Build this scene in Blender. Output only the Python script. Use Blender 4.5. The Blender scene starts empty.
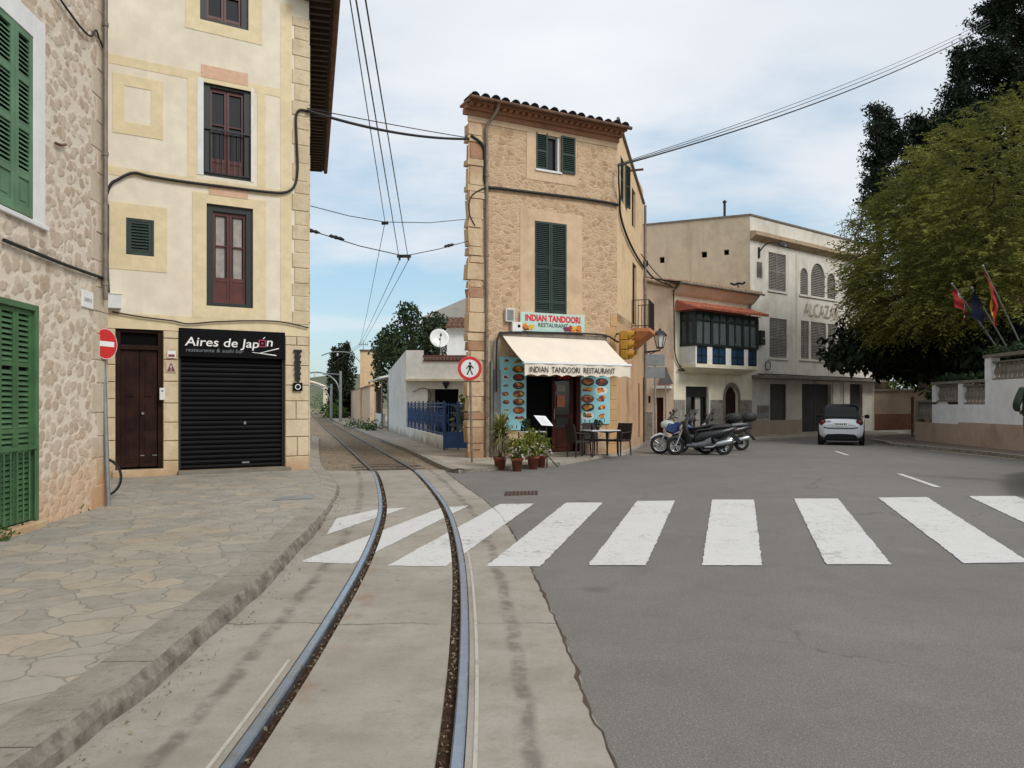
import bpy, math, random
from math import sin, cos, pi, radians, sqrt
from mathutils import Vector, Matrix, noise

random.seed(11)
S = bpy.context.scene
COL = S.collection
F, CX, HY, H = 760.0, 512.0, 404.0, 1.55      # focal length and horizon of the photograph in pixels, eye height in metres


def G(px, py, z=0.0):
    d = F * (H - z) / (py - HY)
    return Vector(((px - CX) * d / F, d, z))


def P(px, py, d):
    return Vector(((px - CX) * d / F, d, H + (HY - py) * d / F))


def lin(c):
    c = c / 255.0
    return c / 12.92 if c <= 0.04045 else ((c + 0.055) / 1.055) ** 2.4


def C(r, g, b, k=1.0):
    return (lin(r) * k, lin(g) * k, lin(b) * k, 1.0)


# ---------------------------------------------------------------- materials
class Nodes:
    def __init__(s, name):
        s.m = bpy.data.materials.new(name)
        s.m.use_nodes = True
        s.t = s.m.node_tree
        s.b = s.t.nodes['Principled BSDF']
        s.b.inputs['Roughness'].default_value = 0.8

    def n(s, typ, **kw):
        x = s.t.nodes.new(typ)
        for k, v in kw.items():
            setattr(x, k, v)
        return x

    def put(s, sock, v):
        if isinstance(v, bpy.types.NodeSocket):
            s.t.links.new(v, sock)
        elif v is not None:
            sock.default_value = v

    def pos(s):
        return s.n('ShaderNodeNewGeometry').outputs['Position']

    def obj(s):
        return s.n('ShaderNodeTexCoord').outputs['Object']

    def uv(s):
        return s.n('ShaderNodeTexCoord').outputs['UV']

    def island(s):
        return s.n('ShaderNodeNewGeometry').outputs['Random Per Island']

    def scale(s, vec, sc):
        x = s.n('ShaderNodeVectorMath', operation='MULTIPLY')
        s.put(x.inputs[0], vec)
        x.inputs[1].default_value = sc
        return x.outputs[0]

    def vadd(s, a, b):
        x = s.n('ShaderNodeVectorMath', operation='ADD')
        s.put(x.inputs[0], a)
        s.put(x.inputs[1], b)
        return x.outputs[0]

    def noise(s, vec, sc, det=4, rough=0.55, col=False):
        x = s.n('ShaderNodeTexNoise')
        s.put(x.inputs['Vector'], vec)
        x.inputs['Scale'].default_value = sc
        x.inputs['Detail'].default_value = det
        x.inputs['Roughness'].default_value = rough
        return x.outputs['Color' if col else 'Fac']

    def voro(s, vec, sc, feat='F1', out='Distance', dim='3D', rnd=1.0):
        x = s.n('ShaderNodeTexVoronoi', feature=feat, voronoi_dimensions=dim)
        s.put(x.inputs['Vector'], vec)
        x.inputs['Scale'].default_value = sc
        x.inputs['Randomness'].default_value = rnd
        return x.outputs[out]

    def math(s, op, a, b=None, clamp=False):
        x = s.n('ShaderNodeMath', operation=op)
        x.use_clamp = clamp
        s.put(x.inputs[0], a)
        if b is not None:
            s.put(x.inputs[1], b)
        return x.outputs[0]

    def sep(s, vec, i):
        x = s.n('ShaderNodeSeparateXYZ')
        s.put(x.inputs[0], vec)
        return x.outputs[i]

    def step(s, v, a, b, lo=0.0, hi=1.0):
        x = s.n('ShaderNodeMapRange')
        x.interpolation_type = 'SMOOTHSTEP'
        s.put(x.inputs[0], v)
        x.inputs[1].default_value = a
        x.inputs[2].default_value = b
        x.inputs[3].default_value = lo
        x.inputs[4].default_value = hi
        return x.outputs[0]

    def mix(s, f, a, b, mode='MIX'):
        x = s.n('ShaderNodeMix', data_type='RGBA', blend_type=mode)
        s.put(x.inputs[0], f)
        s.put(x.inputs[6], a)
        s.put(x.inputs[7], b)
        return x.outputs[2]

    def ramp(s, f, stops):
        x = s.n('ShaderNodeValToRGB')
        s.put(x.inputs[0], f)
        e = x.color_ramp.elements
        while len(e) < len(stops):
            e.new(0.5)
        for k, (p, c) in enumerate(stops):
            e[k].position = p
            e[k].color = c
        return x.outputs[0]

    def bump(s, h, strength=0.5, dist=0.02):
        x = s.n('ShaderNodeBump')
        x.inputs['Strength'].default_value = strength
        x.inputs['Distance'].default_value = dist
        s.put(x.inputs['Height'], h)
        s.t.links.new(x.outputs[0], s.b.inputs['Normal'])

    def out(s, col=None, rough=None, metal=None, spec=None):
        s.put(s.b.inputs['Base Color'], col)
        s.put(s.b.inputs['Roughness'], rough)
        s.put(s.b.inputs['Metallic'], metal)
        if spec is not None:
            s.b.inputs['Specular IOR Level'].default_value = spec
        return s.m


def k_(c, k):
    return (c[0] * k, c[1] * k, c[2] * k, 1.0)


def paint(name, c, rough=0.5, var=0.18, metal=0.0, sc=6.0, bump=0.0):
    g = Nodes(name)
    v = g.obj()
    nz = g.noise(v, sc, 5)
    col = g.mix(g.step(nz, 0.35, 0.7), k_(c, 1 - var), k_(c, 1 + var * 0.6))
    if bump:
        g.bump(g.noise(v, sc * 8, 3), bump, 0.005)
    return g.out(col, rough, metal)


def plaster(name, c, stain, amt=0.5, sc=0.9, bump=0.25, streak=0.5, low=None):
    g = Nodes(name)
    p = g.pos()
    n1 = g.noise(p, sc, 8, 0.62)
    n2 = g.noise(p, sc * 5, 6, 0.6)
    st = g.noise(g.scale(p, (2.6, 2.6, 0.22)), 1.0, 6, 0.6)
    a = g.step(n1, 0.46, 0.72, 0, amt)
    b = g.math('MULTIPLY', g.step(st, 0.5, 0.75, 0, streak), g.step(n2, 0.3, 0.6))
    col = g.mix(g.step(n2, 0.3, 0.7), k_(c, 0.92), k_(c, 1.06))
    col = g.mix(a, col, stain)
    col = g.mix(b, col, stain)
    if low:                                                   # damp and dirt with a ragged edge above the pavement
        hgt, lc = low
        z = g.math('ADD', g.sep(p, 2), g.math('MULTIPLY', g.noise(p, 1.7, 6, 0.65), -hgt * 1.6))
        col = g.mix(g.step(z, -hgt * 0.75, hgt * 0.15, 0.85, 0), col, lc)
    hh = g.math('ADD', g.math('MULTIPLY', g.noise(p, 60, 4), 0.35), n2)
    g.bump(hh, bump, 0.02)
    return g.out(col, 0.9, None, 0.25)


def rubble(name, stops, mortar, sc=4.2, edge=(0.05, 0.13), bump=0.6, warp=0.35, low=None, wash=0.3, washc=None, zs=1.25, rnd=False):
    g = Nodes(name)
    p0 = g.pos()
    p = g.scale(p0, (1, 1, zs))
    wv = g.n('ShaderNodeVectorMath', operation='SCALE')
    g.put(wv.inputs[0], g.noise(p, 3.0, 3, 0.6, True))
    wv.inputs['Scale'].default_value = warp * 0.5
    p = g.vadd(p, wv.outputs[0])
    de = g.voro(p, sc, 'DISTANCE_TO_EDGE')
    cc = g.voro(p, sc, 'F1', 'Color')
    if rnd:
        de = g.math('SUBTRACT', 0.62, g.voro(p, sc, 'F1', 'Distance'))
    big = g.noise(p0, 0.7, 6, 0.6)
    mask = g.step(g.math('ADD', de, g.math('MULTIPLY', g.math('SUBTRACT', g.noise(p0, 9, 4), 0.5), 0.16)), edge[0], edge[1])
    col = g.ramp(g.sep(cc, 0), stops)
    col = g.mix(g.math('MULTIPLY', g.noise(p0, 22, 6, 0.7), 0.55), col, k_(stops[0][1], 0.75))
    mcol = g.mix(g.noise(p0, 14, 5), k_(mortar, 0.88), k_(mortar, 1.06))
    vis = g.math('MULTIPLY', mask, g.step(g.math('ADD', g.sep(cc, 1), big), 0.45, 0.95, 0.5, 1.0))
    col = g.mix(vis, mcol, col)
    col = g.mix(g.step(big, 0.5, 0.75, 0, wash), col, washc or mortar)
    st = g.noise(g.scale(p0, (1.2, 1.2, 0.7)), 1.4, 9, 0.72)
    col = g.mix(g.step(st, 0.52, 0.72, 0, 0.5), col, k_(stops[0][1], 0.72))
    if low:
        hgt, lc = low
        z = g.math('ADD', g.sep(p0, 2), g.math('MULTIPLY', g.noise(p0, 1.9, 6, 0.65), -hgt * 1.7))
        col = g.mix(g.step(z, -hgt * 0.7, hgt * 0.25, 0.75, 0), col, lc)
    hgt = g.math('ADD', g.math('MULTIPLY', mask, 0.8), g.math('MULTIPLY', g.noise(p0, 26, 6, 0.65), 0.6))
    g.bump(hgt, bump, 0.03)
    return g.out(col, 0.92, None, 0.2)


M = {}
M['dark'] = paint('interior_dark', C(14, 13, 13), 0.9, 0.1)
M['glass'] = Nodes('window_glass').out(C(22, 26, 28), 0.08, 0.0, 0.6)
M['curtain'] = paint('curtain_cloth', C(168, 160, 152), 0.9, 0.15, sc=9)
M['rub_pale'] = rubble('rubble_pale', [(0.0, C(180, 160, 138)), (0.35, C(204, 186, 164)), (0.6, C(212, 196, 176)), (0.8, C(190, 168, 144)), (1.0, C(206, 182, 158))],
                       C(220, 206, 187), 6.8, (-0.06, 0.22), 0.45, 0.4, (1.1, C(204, 168, 134)), 0.35, C(226, 208, 188), 1.2, True)
M['rub_tan'] = rubble('rubble_tan', [(0.0, C(172, 140, 110)), (0.35, C(206, 174, 138)), (0.6, C(214, 186, 152)), (0.8, C(186, 150, 116)), (1.0, C(220, 194, 164))],
                      C(208, 180, 148), 5.2, (0.01, 0.14), 0.5, 0.4, (0.7, C(164, 138, 112)), 0.55, C(210, 180, 147), 1.5)
M['ashlar'] = plaster('ashlar_stone', C(212, 194, 162), C(150, 120, 86), 0.4, 2.0, 0.5, 0.3, (0.7, C(178, 144, 110)))
M['ashlar_tan'] = plaster('ashlar_tan', C(206, 182, 148), C(168, 130, 98), 0.7, 1.6, 0.7, 0.3, (2.0, C(150, 114, 84)))
M['ashlar_brown'] = plaster('ashlar_brown', C(172, 134, 106), C(140, 106, 84), 0.6, 1.6, 0.7, 0.3)
M['mortar'] = plaster('mortar_joint', C(150, 128, 98), C(110, 90, 70), 0.5, 3.0, 0.4)
M['cream'] = plaster('cream_render', C(231, 220, 199), C(206, 188, 164), 0.35, 0.55, 0.2, 0.35)
M['yellow'] = plaster('yellow_render', C(226, 208, 170), C(212, 190, 152), 0.4, 1.1, 0.2, 0.3)
M['pinkstain'] = plaster('pink_render', C(214, 176, 148), C(204, 162, 136), 0.5, 2.0, 0.2, 0.3)
M['peach'] = plaster('peach_render', C(211, 182, 150), C(174, 144, 116), 0.6, 0.9, 0.25, 0.6)
M['peachside'] = plaster('peach_side_render', C(222, 192, 152), C(178, 146, 112), 0.5, 0.8, 0.3, 0.5)
M['orange'] = plaster('orange_render', C(196, 132, 94), C(160, 104, 74), 0.4, 1.5, 0.3, 0.4)
M['white'] = plaster('white_render', C(230, 228, 222), C(178, 170, 158), 0.35, 0.8, 0.2, 0.5, (0.5, C(150, 138, 122)))
M['white_clean'] = plaster('white_render_clean', C(225, 224, 222), C(188, 184, 176), 0.3, 0.6, 0.15, 0.3)
M['alc'] = plaster('aged_white_render', C(224, 217, 204), C(166, 150, 130), 0.5, 0.6, 0.25, 0.65, (0.9, C(176, 154, 132)))
M['alctan'] = plaster('aged_tan_render', C(204, 186, 160), C(152, 130, 104), 0.65, 0.5, 0.3, 0.6)
M['creamold'] = plaster('old_cream_render', C(228, 218, 192), C(186, 166, 138), 0.4, 0.7, 0.2, 0.45)
M['pinkold'] = plaster('old_pink_render', C(222, 196, 170), C(170, 136, 110), 0.5, 0.7, 0.25, 0.5)
M['brownbase'] = plaster('brown_base_render', C(172, 150, 130), C(134, 112, 96), 0.5, 0.9, 0.25, 0.5)
M['redpatch'] = plaster('red_brown_render', C(130, 92, 72), C(92, 66, 54), 0.5, 1.2, 0.3, 0.4)
M['greystone'] = rubble('grey_dado_stone', [(0.0, C(120, 116, 108)), (0.5, C(152, 146, 136)), (1.0, C(134, 128, 118))], C(160, 152, 140), 3.0, (0.02, 0.07), 0.4, 0.2)
M['coping'] = plaster('grey_coping', C(128, 120, 108), C(80, 76, 66), 0.5, 2.0, 0.4, 0.4)
M['tile'] = plaster('old_roof_tile', C(120, 88, 70), C(70, 58, 50), 0.75, 2.5, 0.6, 0.2)
M['tilepale'] = plaster('pale_roof_tile', C(176, 146, 120), C(120, 100, 84), 0.6, 2.5, 0.6, 0.2)
M['tilered'] = plaster('red_roof_tile', C(176, 104, 80), C(132, 74, 58), 0.5, 2.5, 0.5, 0.2)
M['roofgrey'] = plaster('grey_roof_sheet', C(140, 134, 126), C(110, 104, 98), 0.5, 1.2, 0.3, 0.3)
M['green'] = paint('green_paint', C(92, 128, 96), 0.55, 0.2, sc=3)
M['green2'] = paint('door_green_paint', C(70, 106, 68), 0.55, 0.25, sc=2.5)
M['dkgreen'] = paint('dark_green_paint', C(30, 52, 42), 0.5, 0.25, sc=3)
M['blkgreen'] = paint('black_green_paint', C(24, 34, 30), 0.5, 0.2, sc=3)
M['redwood'] = paint('red_brown_joinery', C(88, 36, 28), 0.45, 0.25, sc=4)
M['wood'] = paint('dark_door_wood', C(48, 29, 23), 0.55, 0.35, sc=3)
M['wood2'] = paint('brown_door_wood', C(66, 34, 28), 0.45, 0.3, sc=3)
M['rafter'] = paint('eave_rafter_wood', C(62, 48, 40), 0.8, 0.3, sc=2)
M['black'] = paint('black_metal', C(20, 20, 21), 0.45, 0.2)
M['blackmat'] = paint('black_plastic', C(24, 24, 25), 0.6, 0.15)
M['rubber'] = paint('tyre_rubber', C(26, 26, 27), 0.85, 0.15)
M['shutterblk'] = paint('black_roller_shutter', C(13, 13, 14), 0.55, 0.2, sc=2)
M['signblk'] = paint('black_sign_board', C(11, 11, 13), 0.6, 0.1)
M['lettwhite'] = paint('white_lettering', C(236, 234, 230), 0.6, 0.03)
M['lettgrey'] = paint('grey_lettering', C(120, 122, 124), 0.6, 0.03)
M['lettred'] = paint('red_lettering', C(206, 30, 44), 0.5, 0.05)
M['lettblack'] = paint('black_lettering', C(26, 22, 22), 0.6, 0.05)
M['lettalc'] = paint('plaster_lettering', C(160, 142, 118), 0.85, 0.1)
M['galv'] = paint('galvanised_steel', C(150, 152, 152), 0.45, 0.15, 0.6)
M['greymetal'] = paint('grey_painted_metal', C(128, 130, 128), 0.5, 0.15)
M['zinc'] = paint('zinc_pipe', C(132, 122, 110), 0.5, 0.25, 0.3)
M['rust'] = paint('rusty_metal', C(104, 74, 54), 0.85, 0.4, sc=4)
M['cable'] = paint('cable_sheath', C(28, 27, 27), 0.6, 0.1)
M['copper'] = paint('trolley_wire', C(60, 56, 54), 0.5, 0.1, 0.5)
M['redsign'] = paint('red_sign_face', C(205, 46, 44), 0.35, 0.06)
M['whitesign'] = paint('white_sign_face', C(232, 232, 230), 0.35, 0.04)
M['whiteplast'] = paint('white_plastic', C(222, 222, 218), 0.45, 0.06)
M['blue'] = paint('blue_fence_paint', C(36, 76, 136), 0.45, 0.2, sc=3)
M['bluepanel'] = paint('blue_panel_paint', C(34, 62, 88), 0.4, 0.25, sc=3)
M['canvas'] = paint('awning_canvas', C(232, 218, 200), 0.85, 0.06, sc=1.5)
M['cyan'] = paint('pale_blue_board', C(150, 208, 216), 0.4, 0.07, sc=2)
M['mint'] = paint('mint_board', C(186, 214, 202), 0.45, 0.08, sc=2)
M['amber'] = paint('yellow_housing', C(190, 140, 46), 0.5, 0.1)
M['lensoff'] = paint('dark_lens', C(54, 30, 26), 0.2, 0.1)
M['terracotta'] = paint('terracotta_pot', C(134, 72, 54), 0.8, 0.25, sc=8)
M['wicker'] = paint('dark_wicker', C(44, 33, 28), 0.7, 0.4, sc=40, bump=0.5)
M['tabletop'] = paint('table_top', C(206, 206, 204), 0.35, 0.06)
M['silver'] = Nodes('silver_car_paint').out(C(206, 208, 212), 0.25, 0.3, 0.5)
M['carblack'] = Nodes('black_car_trim').out(C(14, 14, 16), 0.35, 0.0, 0.25)
M['scooterblk'] = Nodes('black_scooter_paint').out(C(34, 35, 37), 0.3, 0.1, 0.5)
M['scootergrey'] = Nodes('grey_scooter_panel').out(C(92, 94, 96), 0.4, 0.2, 0.5)
M['motowhite'] = Nodes('white_fairing').out(C(196, 198, 200), 0.35, 0.0, 0.4)
M['motoblue'] = Nodes('blue_fairing').out(C(22, 48, 102), 0.35, 0.0, 0.5)
M['chrome'] = Nodes('bare_alloy').out(C(180, 182, 184), 0.3, 0.8, 0.5)
M['taillight'] = Nodes('red_lens').out(C(104, 22, 24), 0.2, 0.0, 0.5)
M['clearlens'] = Nodes('clear_lens').out(C(200, 205, 208), 0.1, 0.1, 0.5)
M['skin'] = paint('skin', C(196, 148, 120), 0.55, 0.08)
M['hair'] = paint('dark_hair', C(40, 30, 24), 0.7, 0.3, sc=30)
M['jacket'] = paint('green_jacket_cloth', C(40, 54, 40), 0.85, 0.3, sc=8, bump=0.3)
M['jeans'] = paint('blue_denim', C(74, 100, 128), 0.9, 0.2, sc=10)
M['shoe'] = paint('dark_shoe', C(40, 38, 38), 0.6, 0.2)
M['flagred'] = paint('flag_red', C(150, 28, 32), 0.9, 0.1)
M['flagyel'] = paint('flag_yellow', C(196, 146, 36), 0.9, 0.1)
M['flagblue'] = paint('flag_blue', C(22, 28, 58), 0.9, 0.1)
M['flagwhite'] = paint('flag_white', C(220, 220, 218), 0.8, 0.05)
M['bark'] = plaster('tree_bark', C(92, 76, 62), C(50, 42, 36), 0.6, 4.0, 0.9, 0.5)


for k in ('shutterblk', 'signblk', 'dark', 'wood', 'wood2'):
    M[k].node_tree.nodes['Principled BSDF'].inputs['Specular IOR Level'].default_value = 0.12


def leafmat(name, stops, trans=0.25, big=0.35, isl=0.6):
    g = Nodes(name)
    r = g.island()
    nb = g.noise(g.pos(), big, 4, 0.6)
    f = g.math('ADD', g.math('MULTIPLY', r, isl), g.math('MULTIPLY', g.step(nb, 0.35, 0.68), 1 - isl))
    col = g.ramp(f, stops)
    g.out(col, 0.7, None, 0.2)
    tr = g.n('ShaderNodeBsdfTranslucent')
    g.put(tr.inputs['Color'], col)
    mx = g.n('ShaderNodeMixShader')
    mx.inputs[0].default_value = trans
    g.t.links.new(g.b.outputs[0], mx.inputs[1])
    g.t.links.new(tr.outputs[0], mx.inputs[2])
    g.t.links.new(mx.outputs[0], g.t.nodes['Material Output'].inputs['Surface'])
    return g.m


M['leaf_big'] = leafmat('pale_feathery_leaf', [(0, (0.066, 0.078, 0.016, 1)), (0.5, (0.165, 0.168, 0.034, 1)), (1, (0.33, 0.31, 0.075, 1))], 0.3, 0.5, 0.4)
M['leaf_dark'] = leafmat('dark_needle_leaf', [(0, (0.008, 0.013, 0.006, 1)), (0.5, (0.016, 0.025, 0.012, 1)), (1, (0.03, 0.042, 0.018, 1))], 0.06)
M['leaf_mid'] = leafmat('evergreen_leaf', [(0, (0.018, 0.032, 0.014, 1)), (0.5, (0.036, 0.06, 0.024, 1)), (1, (0.075, 0.105, 0.04, 1))], 0.2)
M['leaf_hedge'] = leafmat('hedge_leaf', [(0, (0.04, 0.09, 0.02, 1)), (1, (0.12, 0.2, 0.04, 1))], 0.25)
M['leaf_yellow'] = leafmat('yellow_green_leaf', [(0, (0.12, 0.15, 0.03, 1)), (1, (0.42, 0.42, 0.10, 1))], 0.4)
M['leaf_pot'] = leafmat('pot_plant_leaf', [(0, (0.05, 0.08, 0.015, 1)), (0.5, (0.16, 0.19, 0.035, 1)), (1, (0.38, 0.36, 0.08, 1))], 0.25, 3)
M['leaf_spiky'] = leafmat('spiky_leaf', [(0, (0.10, 0.12, 0.03, 1)), (0.5, (0.25, 0.24, 0.07, 1)), (1, (0.42, 0.38, 0.16, 1))], 0.25, 3)
M['leaf_dry'] = leafmat('dry_hanging_leaf', [(0, (0.18, 0.15, 0.09, 1)), (1, (0.38, 0.33, 0.22, 1))], 0.2, 3)
M['petal'] = leafmat('pale_petal', [(0, (0.5, 0.38, 0.36, 1)), (1, (0.8, 0.74, 0.7, 1))], 0.2, 3)


def ground_mats():
    # asphalt
    g = Nodes('asphalt')
    p = g.pos()
    big = g.noise(p, 0.22, 6, 0.6)
    mid = g.noise(p, 2.0, 6, 0.65)
    fine = g.noise(p, 70, 4, 0.7)
    col = g.ramp(big, [(0.3, C(111, 107, 101)), (0.55, C(121, 117, 111)), (0.75, C(129, 125, 118))])
    col = g.mix(g.step(mid, 0.45, 0.75, 0, 0.45), col, C(100, 96, 91))
    col = g.mix(g.step(g.noise(p, 0.6, 8, 0.72), 0.52, 0.66, 0, 0.3), col, C(142, 138, 131))
    col = g.mix(g.step(fine, 0.35, 0.7, 0, 0.5), col, C(82, 79, 76))
    sp = g.voro(p, 95, 'F1', 'Distance')
    col = g.mix(g.step(sp, 0.34, 0.1, 0, 0.55), col, C(176, 172, 164))
    oil = g.voro(g.vadd(p, g.scale(g.noise(p, 5, 4, 0.6, True), (0.25, 0.25, 0))), 0.9, 'F1', 'Distance')
    col = g.mix(g.math('MULTIPLY', g.step(oil, 0.16, 0.04, 0, 0.45), g.step(big, 0.44, 0.56)), col, C(78, 75, 72))
    crk = g.voro(g.vadd(p, g.scale(g.noise(p, 1.2, 5, 0.6, True), (0.9, 0.9, 0))), 0.32, 'DISTANCE_TO_EDGE', 'Distance')
    col = g.mix(g.math('MULTIPLY', g.step(crk, 0.006, 0.0015, 0, 0.6), g.step(big, 0.5, 0.62)), col, C(70, 68, 66))
    g.bump(g.math('ADD', fine, g.math('MULTIPLY', sp, 0.6)), 0.35, 0.008)
    M['asphalt'] = g.out(col, 0.85, None, 0.3)
    # concrete of the tram lane: uv.x is the distance from the track's centre line, uv.y the distance along it
    g = Nodes('lane_concrete')
    p = g.pos()
    u = g.sep(g.uv(), 0)
    w = g.sep(g.uv(), 1)
    big = g.noise(p, 0.5, 7, 0.62)
    mid = g.noise(p, 3.2, 7, 0.68)
    fine = g.noise(p, 55, 4, 0.7)
    col = g.ramp(big, [(0.3, C(142, 134, 122)), (0.5, C(158, 151, 140)), (0.72, C(170, 164, 154))])
    col = g.mix(g.step(mid, 0.42, 0.72, 0, 0.6), col, C(134, 126, 113))
    col = g.mix(g.step(g.noise(p, 1.1, 8, 0.72), 0.5, 0.68, 0, 0.4), col, C(126, 116, 102))
    col = g.mix(g.step(g.noise(p, 7.5, 8, 0.75), 0.56, 0.7, 0, 0.45), col, C(112, 104, 93))
    col = g.mix(g.step(fine, 0.4, 0.75, 0, 0.3), col, C(120, 114, 104))
    # the tram's oil drip marks
    off = g.math('ABSOLUTE', g.math('SUBTRACT', g.math('ABSOLUTE', g.math('ADD', u, g.math('MULTIPLY', g.math('SUBTRACT', g.noise(p, 2.2, 4), 0.5), 0.12))), 0.815))
    drip = g.math('MULTIPLY', g.step(off, 0.075, 0.015), g.step(g.noise(p, 4.2, 6, 0.7), 0.36, 0.62))
    col = g.mix(g.math('MULTIPLY', drip, 0.6), col, C(82, 75, 68))
    spots = g.voro(p, 5.0, 'F1', 'Distance')
    col = g.mix(g.math('MULTIPLY', g.step(spots, 0.13, 0.05, 0, 0.55), g.step(g.math('ABSOLUTE', u), 0.45, 0.1)), col, C(98, 90, 80))
    # rust beside the groove
    rr = g.math('ABSOLUTE', g.math('SUBTRACT', u, -0.33))
    col = g.mix(g.math('MULTIPLY', g.step(rr, 0.14, 0.0, 0, 0.55), g.step(g.noise(p, 1.6, 5, 0.6), 0.5, 0.7)), col, C(150, 104, 62))
    # worn pour joints
    for y0 in (5.35, 9.9, 12.4, 16.1):
        jj = g.math('ABSOLUTE', g.math('SUBTRACT', w, g.math('ADD', y0 - 0.12, g.math('MULTIPLY', g.noise(p, 2.4, 6, 0.65), 0.25))))
        col = g.mix(g.math('MULTIPLY', g.step(jj, 0.022, 0.004, 0, 0.75), g.step(g.noise(p, 1.1, 3), 0.35, 0.55)), col, C(92, 84, 74))
    g.bump(g.math('ADD', g.math('MULTIPLY', fine, 0.6), mid), 0.3, 0.012)
    M['concrete'] = g.out(col, 0.88, None, 0.25)
    # crazy paving
    g = Nodes('crazy_paving')
    p = g.pos()
    q = g.vadd(p, g.scale(g.noise(p, 2.2, 3, 0.6, True), (0.42, 0.42, 0)))
    q = g.scale(q, (1, 1, 0))
    de = g.voro(q, 3.3, 'DISTANCE_TO_EDGE', 'Distance', '2D')
    cc = g.voro(q, 3.3, 'F1', 'Color', '2D')
    col = g.ramp(g.sep(cc, 0), [(0.0, C(146, 143, 134)), (0.3, C(158, 152, 140)), (0.5, C(166, 158, 143)), (0.7, C(150, 148, 140)), (0.85, C(170, 158, 139)), (1.0, C(144, 142, 136))])
    mid = g.noise(p, 4.0, 7, 0.68)
    col = g.mix(g.step(mid, 0.4, 0.75, 0, 0.5), col, C(112, 104, 92))
    big = g.noise(p, 0.45, 5, 0.6)
    col = g.mix(g.step(big, 0.5, 0.75, 0, 0.5), col, C(156, 140, 116))
    jn = g.step(g.math('ADD', de, g.math('MULTIPLY', g.math('SUBTRACT', g.noise(p, 14, 4), 0.5), 0.05)), 0.008, 0.04)
    col = g.mix(jn, g.mix(g.noise(p, 6, 4), C(122, 115, 104), C(152, 145, 132)), col)
    # the repaired strip nearer the shop, cast in pale concrete
    g.bump(g.math('ADD', g.math('MULTIPLY', jn, 0.7), g.math('MULTIPLY', g.noise(p, 18, 6, 0.7), 0.7)), 0.55, 0.02)
    M['paving'] = g.out(col, 0.8, None, 0.3)
    # kerb stone
    g = Nodes('kerb_stone')
    p = g.pos()
    w = g.sep(g.uv(), 1)
    col = g.ramp(g.noise(p, 1.6, 7, 0.65), [(0.3, C(134, 127, 116)), (0.55, C(158, 151, 139)), (0.75, C(168, 161, 150))])
    fr = g.math('FRACT', g.math('MULTIPLY', w, 0.95))
    col = g.mix(g.step(g.math('ABSOLUTE', g.math('SUBTRACT', fr, 0.5)), 0.492, 0.499), col, C(70, 64, 56))
    col = g.mix(g.step(g.noise(p, 16, 6, 0.7), 0.5, 0.75, 0, 0.6), col, C(84, 78, 68))
    g.bump(g.noise(p, 12, 8, 0.72), 0.9, 0.04)
    M['kerb'] = g.out(col, 0.85, None, 0.25)
    g = Nodes('kerb_face_stone')
    p = g.pos()
    col = g.ramp(g.noise(p, 7, 8, 0.72), [(0.3, C(84, 78, 70)), (0.5, C(122, 115, 104)), (0.72, C(158, 150, 138))])
    g.bump(g.noise(p, 10, 8, 0.75), 0.6, 0.03)
    M['kerbface'] = g.out(col, 0.9, None, 0.2)
    # ballast
    g = Nodes('track_ballast')
    p = g.pos()
    col = g.ramp(g.sep(g.voro(p, 18, 'F1', 'Color'), 0), [(0, C(92, 80, 66)), (0.5, C(134, 120, 102)), (1, C(160, 148, 130))])
    col = g.mix(g.step(g.noise(p, 0.9, 6, 0.65), 0.4, 0.7, 0, 0.7), col, C(150, 136, 116))
    u = g.sep(g.uv(), 0)
    col = g.mix(g.step(g.math('ABSOLUTE', u), 0.75, 0.35, 0, 0.45), col, C(78, 66, 54))
    g.bump(g.voro(p, 18, 'F1', 'Distance'), 0.9, 0.04)
    M['ballast'] = g.out(col, 0.95, None, 0.15)
    # pale pavement slab
    g = Nodes('pavement_concrete')
    p = g.pos()
    col = g.ramp(g.noise(p, 1.1, 7, 0.65), [(0.3, C(136, 126, 112)), (0.55, C(168, 158, 144)), (0.75, C(178, 170, 158))])
    col = g.mix(g.step(g.noise(p, 24, 5, 0.7), 0.45, 0.75, 0, 0.4), col, C(120, 110, 98))
    g.bump(g.noise(p, 20, 6, 0.7), 0.4, 0.015)
    M['slab'] = g.out(col, 0.88, None, 0.25)
    # groove dirt
    g = Nodes('groove_dirt')
    p = g.pos()
    col = g.ramp(g.noise(p, 22, 7, 0.75), [(0.3, C(36, 28, 23)), (0.5, C(66, 49, 38)), (0.62, C(92, 70, 53)), (0.72, C(156, 136, 110))])
    g.bump(g.noise(p, 30, 6, 0.7), 1.0, 0.02)
    M['groove'] = g.out(col, 0.95, None, 0.1)
    # road paint, worn through
    g = Nodes('road_paint')
    p = g.pos()
    wn = g.math('ADD', g.math('MULTIPLY', g.noise(p, 9, 8, 0.78), 0.75), g.math('MULTIPLY', g.noise(p, 0.8, 4, 0.6), 0.42))
    wn = g.math('ADD', wn, g.math('MULTIPLY', g.math('SUBTRACT', g.noise(p, 38, 5, 0.75), 0.5), 0.5))
    col = g.mix(g.step(wn, 0.62, 0.76, 0, 0.85), C(204, 202, 198), C(136, 133, 127))
    col = g.mix(g.step(g.noise(p, 60, 4, 0.7), 0.5, 0.75, 0, 0.45), col, C(150, 146, 140))
    col = g.mix(g.step(g.noise(p, 2.6, 7, 0.7), 0.45, 0.75, 0, 0.16), col, C(150, 145, 137))
    g.bump(g.noise(p, 70, 4, 0.7), 0.3, 0.006)
    M['roadpaint'] = g.out(col, 0.75, None, 0.3)
    # polished rail
    g = Nodes('rail_steel')
    p = g.pos()
    col = g.mix(g.noise(p, 12, 6, 0.7), C(136, 150, 166), C(178, 190, 204))
    M['rail'] = g.out(col, g.step(g.noise(p, 7, 5), 0.3, 0.7, 0.22, 0.42), 0.9)
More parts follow.
